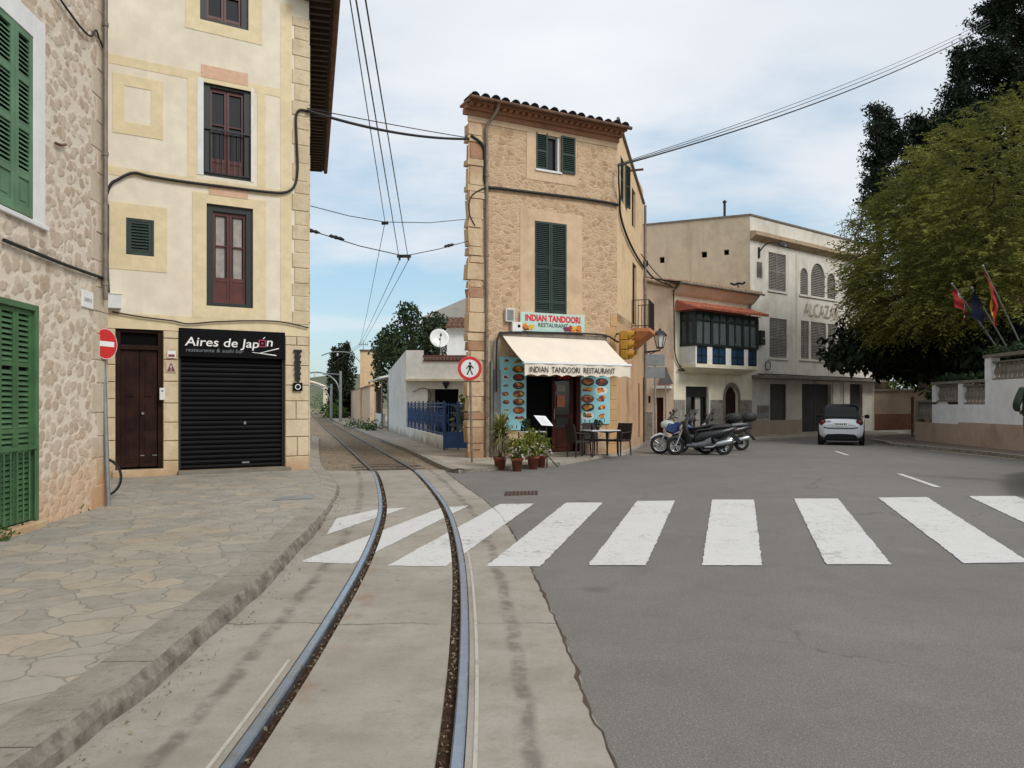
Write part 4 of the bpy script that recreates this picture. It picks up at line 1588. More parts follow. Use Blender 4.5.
mb.box((pl[0], -0.16, pl[2]), (pl[1], -0.006, pl[3]))
mb.build('box', 'whiteplast', t_, 0.01)
mb = MB(yb.T)
mb.box((pl[0] - 0.01, -0.17, pl[3]), (pl[1] + 0.01, -0.006, pl[3] + 0.012))
mb.build('lid', 'whiteplast', t_)
pl = yb.rect(292.5, 350, 301.5, 391)
t_ = thing('wall_lantern_sign', 'narrow dark hanging sign on the corner pier right of the roller shutter', 'sign', yb.w(pl[0], -0.05, pl[2]))
mb = MB(yb.T)
zz0, zz1 = pl[2], pl[3]
um = (pl[0] + pl[1]) / 2
hL = zz1 - zz0
mb.tube([(um, -0.06, zz0 + hL * 0.2), (um, -0.06, zz1)], 0.012, 6)
for k, (wd, zf) in enumerate(((0.09, 0.97), (0.05, 0.92), (0.07, 0.84), (0.05, 0.77), (0.075, 0.7), (0.05, 0.63), (0.07, 0.56), (0.05, 0.49), (0.07, 0.42), (0.05, 0.35), (0.06, 0.29))):
    mb.box((um - wd, -0.07, zz0 + hL * zf - 0.03), (um + wd, -0.05, zz0 + hL * zf + 0.03))
mb.build('iron_bracket', 'black', t_)
mb = MB(yb.T)
mb.box((um - 0.1, -0.075, zz0), (um + 0.1, -0.045, zz0 + hL * 0.2))
mb.build('panel', 'signblk', t_, 0.004)
mb = MB(yb.T)
for k in range(12):
    w0, w1 = 2 * pi * k / 12, 2 * pi * (k + 1) / 12
    zc_ = zz0 + hL * 0.1
    mb.quad((um + 0.045 * cos(w0), -0.077, zc_ + 0.045 * sin(w0)), (um + 0.045 * cos(w1), -0.077, zc_ + 0.045 * sin(w1)),
            (um + 0.062 * cos(w1), -0.077, zc_ + 0.062 * sin(w1)), (um + 0.062 * cos(w0), -0.077, zc_ + 0.062 * sin(w0)))
mb.build('emblem', 'lettwhite', t_)

# eave over the side street
ez = 10.5
S0 = R0 - sdir * 0.6
sT = frame_mat(S0 + Vector((0, 0, ez)), sdir, Vector((-sdir.y, sdir.x, 0)), Vector((0, 0, 1)))
mb = MB(sT)
mb.box((0, -0.55, 0.0), (13.4, 0.3, 0.05))
mb.build('eave_boards', 'rafter', root)
mb = MB(sT)
for k in range(44):
    u = 0.15 + 0.3 * k
    mb.box((u, -0.47, -0.12), (u + 0.1, 0.1, -0.001))
mb.build('rafter_ends', 'rafter', root, 0.006)
mb = MB(sT)
mb.tube([(-0.05, -0.6, -0.02), (13.45, -0.6, -0.02)], 0.075, 10)
mb.build('gutter', 'rust', root)
mb = MB(sT)
barrel_tiles(mb, Matrix.Translation((0, -0.6, 0.07)) @ Matrix.Rotation(radians(17), 4, 'X'), 13.4, 6.5, 0.28, 0.09, 6)
mb.build('roof', 'tile', root)

# cables of the yellow front
wire('facade_cable', smooth_path(wall_path(yb, [(104, 204), (110, 186), (118, 180), (133, 173.5), (150, 177), (185, 182.5), (230, 188), (262, 192), (284, 193), (294, 186), (297, 170), (296, 140), (295.5, 118), (299, 111), (308, 112)], -0.05)),
     0.028, 'dark bundled cable sweeping across the cream facade under its middle windows', 'cable')
wire('facade_cable', smooth_path(wall_path(yb, [(107, 205), (107, 240), (106.5, 262), (108, 296)], -0.06)), 0.035, 'dark upright cable down the left edge of the cream facade', 'cable')
wire('facade_cable', smooth_path(wall_path(yb, [(112, 312), (140, 317), (172, 321), (188, 324), (215, 322), (250, 321), (280, 322), (308, 328)], -0.05)), 0.015, 'thin cable along the yellow band above the black shop sign', 'cable')

# ---------------------------------------------------------------- the narrow corner house with the restaurant
ib = Fr((-1.2, 20.7), (1.96, 1))
IU = ib.u(617)
IZ = 9.72
FL, FRc = ib.w(0, 0, 0), ib.w(IU, 0, 0)
si = Fr((FRc.x, FRc.y), (0.313, 1))
SU = 5.9
BR = si.w(SU, 0, 0)
BL = Vector((-0.5, 29.6, 0))
root = thing('corner_house', 'narrow tan stone corner house with a restaurant and cream awning', 'house', (FL.x, FL.y, 0))
oT = ib.rect(536.5, 134.5, 560, 170.5)
oM = ib.rect(534.5, 222.5, 566.5, 314)
oD = ib.rect(526, 377, 580, 455)
oD = (oD[0], oD[1], 0.16, 2.35)
mb = MB(ib.T)
wall(mb, 0, IU, 0, IZ, [oT, oM, oD], 0.25)
mb.build('front_wall', 'rub_tan', root)


def stop(u):
    return 10.15 - 1.1 * u / SU


oS1 = si.rect(620.6, 160, 625.2, 203)
oS2 = si.rect(631.8, 190, 635.5, 228)
oS3 = si.rect(632.5, 264, 636.5, 332)
oS4 = si.rect(640.0, 377, 643, 442)
sops = [tuple(sorted(o[:2])) + tuple(o[2:]) for o in (oS1, oS2, oS3)]
mb = MB(si.T)
zcut = 5.0
wall(mb, 0, SU, 4.3, 9.6, sops, 0.22)
mb.T = si.T
for k in range(12):
    a, b = SU * k / 12, SU * (k + 1) / 12
    for za, zb in ((9.6, None),):
        mb.quad((a, 0, 9.6), (b, 0, 9.6), (b, 0, max(9.05, stop(b))), (a, 0, max(9.05, stop(a)))) if stop(b) > 9.6 else None
mb.T = I4
for p, q, h0, h1 in ((BR, BL, 9.05, 9.05), (BL, FL, 9.05, IZ)):
    mb.quad(p, q, q + Vector((0, 0, h1)), p + Vector((0, 0, h0)))
mb.build('side_wall', 'peachside', root)
mb = MB(si.T)
wall(mb, 0, SU, 0, 4.3, [], 0.2)
mb.build('side_ground_wall', plaster('tan_side_render', C(200, 164, 128), C(162, 126, 96), 0.55, 1.0, 0.4, 0.5, (0.6, C(170, 146, 116))), root)
mb = MB(si.T)
uu = si.u(638.5)
mb.box((uu, -0.012, 0.35), (uu + 0.18, 0.02, 2.3))
mb.box((uu + 1.2, -0.012, 0.1), (uu + 1.7, 0.02, 2.55))
mb.build('side_door', paint('red_brown_side_door', C(112, 60, 46), 0.7, 0.2), root)
# quoins: rough left edge and right edge
rq = random.Random(21)
mb = MB(ib.T)
z, k = 0.05, 0
while z < IZ - 0.55:
    hh = rq.choice([0.2, 0.26, 0.34, 0.42, 0.5]) * rq.uniform(0.9, 1.1)
    hh = min(hh, IZ - 0.5 - z)
    l_, o_ = rq.uniform(-0.03, 0.07), rq.uniform(0.0, 0.035)
    r_ = 0.46 + rq.uniform(-0.1, 0.08)
    lo, hi = z + 0.004, z + hh - rq.uniform(0.008, 0.03)
    w1, w2, w3 = (rq.uniform(-0.025, 0.025) for _ in range(3))
    ring = lambda y: [(l_ + w1, y, lo), (r_, y, lo + w2 * 0.3), (r_ + w3, y, hi), (l_ + w2, y, hi - abs(w3) * 0.5)]
    mb.loft([ring(-0.02 - o_), ring(0.25)], 1 if rq.random() < 0.24 else 0, None, False)
    z += hh
    k += 1
mb.build('corner_stones', ['ashlar_tan', 'ashlar_brown'], root, 0.03)
mb = MB(ib.T)
blocks(mb, IU - 0.42, IU + 0.006, 0.05, 4.2, 0.36, -0.01, 0.05, 0.012, 0.14, 0, rq)
mb.build('right_corner_stones', plaster('smooth_tan_stone', C(196, 158, 112), C(160, 122, 84), 0.5, 1.8, 0.4, 0.3), root, 0.012)
# rendered surrounds
mb = MB(ib.T)
o = ib.rect(526.5, 129, 576.5, 182.5)
y_ = -0.012
mb.box((o[0], y_, o[2]), (oT[0], 0.03, o[3]))
mb.box((oT[1], y_, o[2]), (o[1], 0.03, o[3]))
mb.box((oT[0], y_, o[2]), (oT[1], 0.03, oT[2]))
mb.box((oT[0], y_, oT[3]), (oT[1], 0.03, o[3]))
o2 = ib.rect(520, 212, 582, 316)
mb.box((o2[0], y_, o2[2]), (oM[0], 0.03, o2[3]))
mb.box((oM[1], y_, o2[2]), (o2[1], 0.03, o2[3]))
mb.box((oM[0], y_, oM[3]), (oM[1], 0.03, o2[3]))
mb.box((0.0, -0.02, IZ - 0.455), (IU + 0.01, 0.03, IZ - 0.3))       # frieze under the eave
zf = ib.px(560, 336)[1]
mb.build('rendered_surround', 'peach', root)
mb = MB(ib.T)
p = ib.rect(489, 338, 500, 452)
for (u0, u1) in ((ib.u(490), ib.u(499)), (ib.u(580), ib.u(583))):
    mb.box((u0, -0.012, 0.1), (u1, 0.03, 3.3))
mb.build('shop_surround', plaster('grey_shop_render', C(150, 138, 122), C(110, 98, 84), 0.5, 1.5, 0.3), root)
# top window
a, b, c, d = oT
mb = MB(ib.T)
mb.box((a, 0.1, c), (a + 0.05, 0.16, d))
mb.box((b - 0.07, 0.02, c), (b, 0.16, d))
mb.box((a + 0.05, 0.1, d - 0.05), (b - 0.07, 0.16, d))
mb.box((a - 0.05, -0.05, c - 0.06), (b + 0.05, 0.16, c))
wn = mb.build('window', 'white_clean', root, 0.004)
mb = MB(ib.T)
mb.box((a, 0.17, c), (b, 0.18, d))
mb.build('pane', 'glass', wn)
shutter_leaf(ib, root, a - 0.02, ib.u(547.5), c - 0.01, d + 0.02, -0.02, 'dkgreen', 'shutter', 0.05, (0.5,), 0.055)
shutter_leaf(ib, root, b + 0.02, ib.u(574.5), c - 0.01, d + 0.02, -0.06, 'dkgreen', 'shutter', 0.05, (0.5,), 0.055)
a, b, c, d = oM
m = (a + b) / 2
for p, q in ((a, m - 0.006), (m + 0.006, b)):
    shutter_leaf(ib, root, p, q, c + 0.02, d, -0.01, 'dkgreen', 'shutter', 0.055, (0.12, 0.5), 0.056)
mb = MB(ib.T)
mb.box((a - 0.04, -0.04, c - 0.05), (b + 0.04, 0.2, c + 0.012))
mb.build('window_sill', 'peach', root, 0.006)
# side windows
for (a, b, c, d), nm in zip(sops, 'abc'):
    if nm == 'a':
        m = (a + b) / 2
        shutter_leaf(si, root, a, m, c, d, -0.01, 'dkgreen', 'shutter', 0.05, (0.5,), 0.06)
        T = si.T @ Matrix.Translation((b, -0.03, 0)) @ Matrix.Rotation(radians(-14), 4, 'Z')
        shutter_leaf(si, root, 0, (b - m) * 0.8, c, d, 0, 'dkgreen', 'shutter', 0.05, (0.5,), 0.06, T=T)
        mb = MB(si.T)
        mb.box((a, 0.2, c), (b, 0.21, d))
        mb.build('pane', 'glass', root)
    else:
        french_window(si, root, a, b, c, d, 0.08, 'wood', 'wood', 0.2, False)
# eave and roof tiles
mb = MB(ib.T)
n = 26
mb.box((-0.12, -0.34, IZ - 0.02), (IU + 0.15, 0.3, IZ + 0.04))
mb.box((-0.1, -0.16, IZ - 0.16), (IU + 0.1, 0.1, IZ - 0.021))
for k in range(n):
    u = 0.0 + IU * k / (n - 1)
    mb.box((u - 0.05, -0.3, IZ - 0.1), (u + 0.05, -0.161, IZ - 0.021))
mb.box((-0.14, -0.06, IZ - 0.3), (IU + 0.05, 0.05, IZ - 0.161))
mb.build('eave_cornice', plaster('brown_eave', C(158, 114, 88), C(106, 76, 60), 0.5, 1.4, 0.4, 0.3), root, 0.008)
mb = MB(ib.T)
barrel_tiles(mb, Matrix.Translation((-0.12, -0.44, IZ + 0.06)) @ Matrix.Rotation(radians(5), 4, 'X'), IU + 0.28, 0.5, 0.305, 0.125, 1, 0, 1, 0.012)
mb.T = I4
top = Vector((0, 0, IZ + 0.16))
mb.quad(FL + top, FRc + top, BR + Vector((0, 0, 9.1)), BL + Vector((0, 0, 9.1)))
rf = mb.build('roof', [plaster('dark_weathered_tile', C(88, 68, 60), C(56, 48, 44), 0.7, 3.0, 0.5), 'dark'], root)
mb = MB(ib.T)
mb.tube([(-0.15, -0.46, IZ + 0.03), (IU + 0.2, -0.46, IZ + 0.03)], 0.055, 10)
mb.build('gutter', 'rust', root)
mb = MB(ib.T)
up = ib.u(485.5)
mb.tube(smooth_path([(up + 0.2, -0.45, IZ + 0.0), (up + 0.18, -0.3, IZ - 0.2), (up, -0.1, IZ - 0.55), (up, -0.08, IZ - 0.9)], 5) + [(up, -0.08, 0.12)], 0.045, 10)
for z in (1.2, 3.4, 5.6, 7.8):
    mb.lathe([(0.06, z), (0.06, z + 0.05)], 12, 0, Matrix.Translation((up, -0.08, 0)))
mb.build('downpipe', 'zinc', root)
mb = MB(ib.T)
mb.tube([(up + 0.16, -0.06, 0.12), (up + 0.16, -0.06, 2.75)], 0.035, 8)
mb.box((up + 0.22, -0.07, 0.3), (up + 0.44, -0.012, 2.5))
mb.build('grey_conduit', 'greymetal', root, 0.006)
mb = MB(si.T)                                                    # verge and pipe at the far end of the side
mb.tube([(0, -0.03, 10.17), (SU, -0.03, 9.08)], 0.05, 8)
mb.tube([(SU - 0.05, -0.08, 9.0), (SU - 0.05, -0.08, 0.2)], 0.05, 8)
mb.build('side_downpipe', 'zinc', root)
mb = MB(si.T)
mb.box((si.u(628), -0.5, 9.2), (si.u(628) + 0.06, 0.1, 9.26))
mb.build('cable_bracket', 'rust', root)
# balcony on the side
ub = (sops[2][0] + sops[2][1]) / 2
mb = MB(si.T)
b0, b1, bz, bd = ub - 0.75, ub + 0.7, sops[2][2] - 0.06, 0.62
mb.prism([(b0, 0), (b1, 0), (b1, -bd), (b0, -bd)], bz, bz + 0.12)
mb.loft([[(b0, 0, bz - 0.01), (b1, 0, bz - 0.01), (b1, -bd, bz - 0.01), (b0, -bd, bz - 0.01)], [(b0 + 0.12, 0, bz - 0.22), (b1 - 0.12, 0, bz - 0.22), (b1 - 0.12, -bd + 0.25, bz - 0.22), (b0 + 0.12, -bd + 0.25, bz - 0.22)],
         [(b0 + 0.45, 0, bz - 0.5), (b1 - 0.45, 0, bz - 0.5), (b1 - 0.45, -0.12, bz - 0.5), (b0 + 0.45, -0.12, bz - 0.5)]], 0, None, False)
bal = mb.build('balcony', 'orange', root, 0.01)
mb = MB(si.T)
zr = bz + 0.12 + 0.95
ring = [(b0 + 0.03, -0.02), (b0 + 0.03, -bd + 0.03), (b1 - 0.03, -bd + 0.03), (b1 - 0.03, -0.02)]
for p, q in zip(ring[:-1], ring[1:]):
    for z in (zr, bz + 0.2):
        mb.tube([(p[0], p[1], z), (q[0], q[1], z)], 0.014, 6)
    L = sqrt((q[0] - p[0]) ** 2 + (q[1] - p[1]) ** 2)
    for k in range(int(L / 0.11) + 1):
        t = k * 0.11 / L
        x, y = p[0] + (q[0] - p[0]) * t, p[1] + (q[1] - p[1]) * t
        mb.tube([(x, y, bz + 0.12), (x, y, zr)], 0.008, 5)
mb.build('balcony_railing', 'black', bal)
# restaurant doorway: dark inside, half-open brown door
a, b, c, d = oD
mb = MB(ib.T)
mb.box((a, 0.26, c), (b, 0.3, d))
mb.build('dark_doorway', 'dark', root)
mb = MB(ib.T)
mb.box((a - 0.1, -0.2, 0.06), (b + 0.1, 0.24, c))
mb.build('doorstep', 'coping', root, 0.012)
d0, d1 = ib.u(554), ib.u(575)
mb = MB(ib.T)
mb.box((d0, 0.1, c), (d0 + 0.1, 0.16, d))
mb.box((d1 - 0.1, 0.1, c), (d1, 0.16, d))
for lo, hi in ((c, c + 0.72), (c + 1.0, c + 1.08), (d - 0.12, d)):
    mb.box((d0 + 0.1, 0.102, lo), (d1 - 0.1, 0.158, hi))
mb.box((d0 + 0.14, 0.09, c + 0.12), (d1 - 0.14, 0.102, c + 0.62))
dr = mb.build('door', 'wood2', root, 0.005)
mb = MB(ib.T)
mb.box((d0 + 0.1, 0.125, c + 0.72), (d1 - 0.1, 0.135, d - 0.12))
mb.build('pane', 'glass', dr)
mb = MB(ib.T)
u, z = ib.px(562.5, 388)
mb.box((u - 0.14, 0.09, z - 0.1), (u + 0.14, 0.098, z + 0.1))
mb.build('paper_notice', paint('grey_notice', C(150, 140, 132), 0.7, 0.1), dr)
mb = MB(ib.T)
u, z = ib.px(562.5, 401)
mb.box((u - 0.13, 0.088, z - 0.17), (u + 0.13, 0.096, z + 0.17))
mb.build('paper_notice', paint('orange_notice', C(180, 104, 70), 0.6, 0.2), dr)
mb = MB(ib.T)
mb.tube([(d0 + 0.05, 0.07, c + 0.95), (d0 + 0.05, 0.07, c + 1.25)], 0.014, 8)
mb.build('handle', 'galv', dr)
mb = MB(ib.T)
fu = ib.u(578.5)
mb.box((b - 0.1, 0.03, c), (b, 0.2, d))
mb.box((ib.u(580), 0.02, 0.15), (ib.u(581.5), 0.1, 2.4))
mb.build('door_jamb', 'wood2', root)

# restaurant sign
o = ib.rect(519, 314, 583, 332.5)
sg = thing('restaurant_sign', 'pale mint sign board with red lettering above the awning', 'sign', ib.w((o[0] + o[1]) / 2, -0.05, o[2]))
mb = MB(ib.T)
mb.box((o[0], -0.09, o[2]), (o[1], -0.014, o[3]))
mb.build('board', 'mint', sg, 0.006)
W_, H_ = o[1] - o[0], o[3] - o[2]
um = (o[0] + o[1]) / 2
text_mesh('INDIAN TANDOORI', W_ * 0.86, H_ * 0.36, ib.T @ Matrix.Translation((um, -0.092, o[2] + H_ * 0.72)) @ RX90, 'lettred', sg, 'lettering', 0.004, 0, 0.045)
text_mesh('RESTAURANT', W_ * 0.46, H_ * 0.22, ib.T @ Matrix.Translation((um, -0.092, o[2] + H_ * 0.36)) @ RX90, 'lettblack', sg, 'lettering', 0.004, 0, 0.01)


def disc(mb, u, z, ru, rz, y, mi=0, n=16, wob=0.0, rnd=random):
    pts = []
    for k in range(n):
        w = 2 * pi * k / n
        q = 1 + rnd.uniform(-wob, wob)
        pts.append((u + ru * q * cos(w), y, z + rz * q * sin(w)))
    mb.add([(u, y, z)] + pts, [(0, 1 + k, 1 + (k + 1) % n) for k in range(n)], mi)


FOOD = [paint('food_orange', C(214, 122, 40), 0.5, 0.3, sc=30), paint('food_red', C(176, 48, 36), 0.5, 0.3, sc=30), paint('food_green', C(104, 120, 48), 0.5, 0.3, sc=30),
        paint('food_yellow', C(222, 176, 60), 0.5, 0.25, sc=30), paint('food_brown', C(110, 66, 40), 0.5, 0.3, sc=30), paint('plate_white', C(222, 222, 216), 0.4, 0.05),
        paint('plate_dark', C(46, 42, 40), 0.4, 0.2), paint('food_purple', C(120, 40, 70), 0.5, 0.3, sc=30)]
rf_ = random.Random(4)
mb = MB(ib.T)
for k in range(9):
    for side in (0.1, 0.84):
        u = o[0] + W_ * (side + rf_.uniform(-0.07, 0.07))
        disc(mb, u, o[2] + H_ * rf_.uniform(0.12, 0.34), 0.1, 0.055, -0.0915 - 0.0004 * k, rf_.choice([0, 3, 0, 3, 4, 0]), 12, 0.25, rf_)
disc(mb, o[0] + W_ * 0.72, o[2] + H_ * 0.2, 0.14, 0.07, -0.0965, 7, 12, 0.25, rf_)
disc(mb, o[0] + W_ * 0.77, o[2] + H_ * 0.3, 0.07, 0.06, -0.097, 1, 12, 0.25, rf_)
mb.build('food_pictures', FOOD, sg)


def menu_board(px0, py0, px1, py1, rows, label, rnd, skip_top=0.0):
    o = ib.rect(px0, py0, px1, py1)
    t = thing('menu_board', label, 'menu board', ib.w(o[0], -0.05, o[2]), 0, 'pale blue boards of dish pictures')
    mb = MB(ib.T)
    mb.box((o[0], -0.05, o[2]), (o[1], -0.014, o[3]))
    mb.build('board', 'cyan', t, 0.004)
    mb = MB(ib.T)
    W, Hh = o[1] - o[0], o[3] - o[2]
    for r in range(rows):
        for cidx, cx_ in enumerate((0.22, 0.7)):
            z = o[3] - Hh * ((r + 0.5) / (rows + 0.9) + skip_top)
            if z < o[2] + 0.15:
                continue
            s = W * (0.115 if cidx == 0 and px0 < 540 else 0.2)
            u = o[0] + W * cx_ + rnd.uniform(-0.02, 0.02)
            if rnd.random() < 0.75:
                disc(mb, u, z, s * 1.12, s * 0.62, -0.0515, rnd.choice([5, 6, 6, 4]), 20)
            for k in range(6):
                disc(mb, u + rnd.uniform(-0.5, 0.5) * s, z + rnd.uniform(-0.2, 0.3) * s, s * rnd.uniform(0.25, 0.5), s * rnd.uniform(0.15, 0.3), -0.0525 - 0.0005 * k, rnd.choice([0, 0, 1, 2, 3, 4, 3, 7]), 10, 0.25, rnd)
    for k in range(5):
        u = o[0] + W * (0.1 + 0.17 * k)
        mb.add([(u, -0.052, o[2] + 0.05), (u + 0.03, -0.052, o[2] + 0.05), (u + 0.035, -0.052, o[2] + 0.05 + rnd.uniform(0.06, 0.14)), (u + 0.01, -0.052, o[2] + 0.13)], [(0, 1, 2, 3)], 6)
    mb.build('food_pictures', FOOD, t)


menu_board(499, 357, 525.5, 430, 8, 'taller pale blue dish board left of the restaurant doorway', random.Random(2))
menu_board(580.5, 366, 609, 424, 6, 'shorter pale blue dish board right of the restaurant doorway', random.Random(6), 0.06)

# awning
a0, a1 = ib.u(501), ib.u(603.5)
zt = ib.px(552, 336.5)[1]
proj = 1.35
zb = ib.px(577, 364.5, -proj)[1]
b0, b1 = ib.px(525, 365, -proj)[0], ib.px(630, 364, -proj)[0]
b0, b1 = (a0 + b0) / 2 + 0.0, (a1 + b1) / 2
b0 = b1 - (b1 - b0)
aw = thing('awning', 'cream canvas awning with lettered valance over the restaurant front', 'awning', ib.w((a0 + a1) / 2, 0, zt))
mb = MB(ib.T)
n, m = 14, 6
gr = []
for j in range(m + 1):
    t = j / m
    for i in range(n + 1):
        s = i / n
        u = (a0 + (b0 - a0) * t) * (1 - s) + (a1 + (b1 - a1) * t) * s
        gr.append((u, -0.03 - (proj - 0.03) * t, zt + (zb - zt) * t - 0.035 * sin(pi * t) - 0.006 * sin(s * 40) * t))
fs = [(j * (n + 1) + i, j * (n + 1) + i + 1, (j + 1) * (n + 1) + i + 1, (j + 1) * (n + 1) + i) for j in range(m) for i in range(n)]
mb.add(gr, fs, 0, True)
mb.build('canvas', 'canvas', aw)
mb = MB(ib.T)
vh = 0.34
NS = 60
pts = []
for i in range(NS + 1):
    s = i / NS
    u = b0 + (b1 - b0) * s
    pts.append((u, -proj - 0.02 + 0.012 * sin(s * 34), s))
for i in range(NS):
    p, q = pts[i], pts[i + 1]
    lo1 = zb - vh + 0.05 * abs(sin(p[2] * 9 * pi))
    lo2 = zb - vh + 0.05 * abs(sin(q[2] * 9 * pi))
    mb.add([(p[0], p[1], lo1), (q[0], q[1], lo2), (q[0], q[1], zb), (p[0], p[1], zb)], [(0, 1, 2, 3)], 0, True)
vl = mb.build('valance', 'canvas', aw)
mb = MB(ib.T)
mb.tube([(b0 - 0.03, -proj, zb + 0.01), (b1 + 0.03, -proj, zb + 0.01)], 0.04, 10)
mb.build('front_bar', 'whiteplast', aw)
text_mesh('INDIAN  TANDOORI  RESTAURANT', (b1 - b0) * 0.80, 0.155, ib.T @ Matrix.Translation(((b0 + b1) / 2 - (b1 - b0) * 0.06, -proj - 0.04, zb - 0.16)) @ RX90, 'lettblack', vl, 'lettering', 0.003, 0, 0.01)
mb = MB(ib.T)
mb.box((a0 - 0.05, -0.12, zt - 0.05), (a1 + 0.05, -0.02, zt + 0.07))
mb.build('cassette', 'zinc', aw, 0.01)
for u0, u1 in ((a0 + 0.1, b0 + 0.1), (a1 - 0.1, b1 - 0.1)):
    mb = MB(ib.T)
    um = (u0 + u1) / 2 + (0.25 if u0 < 2 else -0.25)
    mb.tube([(u0, -0.05, zt - 0.1), (um, -proj * 0.5, (zt + zb) / 2 - 0.12), (u1, -proj + 0.02, zb - 0.02)], 0.022, 8)
    mb.build('folding_arm', 'zinc', aw)
# red illuminated-style "open" sign under the awning
os_ = thing('open_sign', 'small red open sign under the awning above the door', 'sign', ib.w(ib.u(563), -0.2, 2.3))
mb = MB(ib.T)
u, z = ib.px(563, 377.5, -0.15)
mb.box((u - 0.24, -0.17, z - 0.09), (u + 0.24, -0.14, z + 0.09))
mb.build('board', 'dark', os_)
text_mesh('OPEN', 0.38, 0.1, ib.T @ Matrix.Translation((u, -0.172, z)) @ RX90, 'lettred', os_, 'lettering', 0.004)
mb = MB(ib.T)
for k in (-0.18, 0.18):
    mb.tube([(u + k, -0.155, z + 0.09), (u + k, -0.155, zt - 0.1)], 0.004, 5)
mb.build('hanger', 'cable', os_)

# boxes on the facade
pl = ib.rect(504, 309, 512.5, 322)
t_ = thing('junction_box', 'pale grey junction box left of the mint sign, the upper one', 'junction box', ib.w(pl[0], -0.1, pl[2]))
mb = MB(ib.T)
mb.box((pl[0], -0.13, pl[2]), (pl[1], -0.02, pl[3]))
mb.build('box', 'whiteplast', t_, 0.01)
mb = MB(ib.T)
mb.box((pl[0] + 0.03, -0.135, pl[2] + 0.03), (pl[1] - 0.03, -0.13, pl[3] - 0.03))
mb.build('door', 'greymetal', t_)
pl = ib.rect(510, 322.5, 520, 332.5)
t_ = thing('camera_box', 'white box with a dark round eye touching the mint sign', 'camera', ib.w(pl[0], -0.1, pl[2]))
mb = MB(ib.T)
mb.box((pl[0], -0.15, pl[2]), (pl[1], -0.02, pl[3]))
mb.build('box', 'whiteplast', t_, 0.01)
mb = MB(ib.T)
disc(mb, (pl[0] + pl[1]) / 2 + 0.05, (pl[2] + pl[3]) / 2 + 0.03, 0.045, 0.045, -0.154)
mb.build('lens', 'dark', t_)


def ibp(pts, y=-0.06):
    return wall_path(ib, pts, y)


wire('facade_cable', smooth_path(ibp([(470, 136), (482, 146), (484, 160), (485, 185), (500, 189), (540, 194), (580, 199), (612, 204), (617, 206)])), 0.04, 'thick dark cable bundle across the tan corner house between its two windows', 'cable')
wire('facade_cable', smooth_path(ibp([(484, 188), (472, 195), (468, 205), (469, 216), (474, 226)])), 0.018, 'dark cable loop at the left edge of the tan corner house', 'cable')
wire('facade_cable', smooth_path(ibp([(494, 392), (494, 352), (496, 336), (503, 333), (540, 333), (580, 334), (603, 336), (614, 342), (617, 342)], -0.16)), 0.028, 'black cable along the wall over the cream awning', 'cable')
wire('facade_cable', smooth_path(wall_path(si, [(618, 196), (618, 212), (622, 228), (628, 243), (636, 258), (643, 268)], -0.06) + [P(655, 279, 30.5), P(670, 285, 32.0)]), 0.035, 'dark cable running down the side of the tan corner house towards the oriel house', 'cable')
wire('facade_cable', smooth_path(wall_path(si, [(616, 165), (616, 180), (617.5, 205)], -0.08)), 0.03, 'short upright cable on the right corner of the tan corner house', 'cable')

# ---------------------------------------------------------------- old white building with the arched windows
M['greyshut'] = paint('grey_louvre_paint', C(132, 126, 118), 0.7, 0.2, sc=3)
M['greydoor'] = paint('dark_grey_door', C(44, 40, 38), 0.7, 0.25, sc=2)
ab = Fr((11.18, 35.7), (1.28, 1))
AU = ab.u(874)
AZ = 10.43
root = thing('arcade_building', 'tall aged white building with arched upper windows and grey shutters', 'building', (11.18, 35.7, 0))
al = Fr((11.18, 35.7), (2.28, -1))
w1 = ab.rect(768.5, 253.5, 786, 291)
w2 = ab.rect(769.5, 318.5, 787, 358)
ar = [ab.rect(800.3, 268, 808, 294.5), ab.rect(811, 263.5, 824.8, 297), ab.rect(827.3, 272, 835.4, 299.5)]
lo_ = [ab.rect(801, 322, 809, 358.5), ab.rect(811, 322.5, 826, 360), ab.rect(828, 323, 836, 360.5)]
z_t = ar[0][3]
ar[0] = (*ar[0][:2], ar[1][2], z_t)
ar[2] = (*ar[2][:2], ar[1][2], z_t)
lz = (lo_[1][2], lo_[1][3])
lo_ = [(o[0], o[1], lz[0], lz[1]) for o in lo_]
ext = []
sp2 = lo_[2][1] + (AU - lo_[2][1]) * 0.35
w3 = (sp2, sp2 + (w1[1] - w1[0]) * 0.9, w1[2], w1[3])
w4 = (sp2, sp2 + (w1[1] - w1[0]) * 0.9, w2[2], w2[3])
g1 = ab.rect(770, 384, 786.5, 424.5)
g2 = ab.rect(802, 384, 831, 436)
g2 = (g2[0], g2[1], 0.12, g2[3])
g3 = ab.rect(850, 384, 862.5, 421)
gz = ab.px(800, 377)[1]
ops = [w1, w2, *[(*o, 'arch', 1.15) for o in ar], *lo_, w3, w4]
mb = MB(ab.T)
wall(mb, 0, AU, gz, AZ, ops, 0.16)
mb.quad((0, 0, AZ), (AU, 0, AZ), (AU, 9, AZ), (-3.5, 9, AZ))
mb.quad((AU, 0, 0), (AU, 9, 0), (AU, 9, AZ), (AU, 0, AZ))
mb.quad((AU, 9, 0), (-3.5, 9, 0), (-3.5, 9, AZ), (AU, 9, AZ))
mb.build('front_wall', 'alc', root)
mb = MB(ab.T)
wall(mb, 0, AU, 0, gz, [g1, g2, g3], 0.25)
mb.build('ground_floor_wall', plaster('grey_white_render', C(206, 198, 184), C(150, 138, 122), 0.5, 0.8, 0.3, 0.6), root)
hol = [al.rect(642.5, 260.5, 648, 266.5), al.rect(659.5, 257, 664.5, 263), al.rect(701.5, 251.5, 707, 257.5), al.rect(724, 249.5, 729, 255)]
mb = MB(al.T)
wall(mb, -8.5, 0, 0, AZ, hol, 0.3)
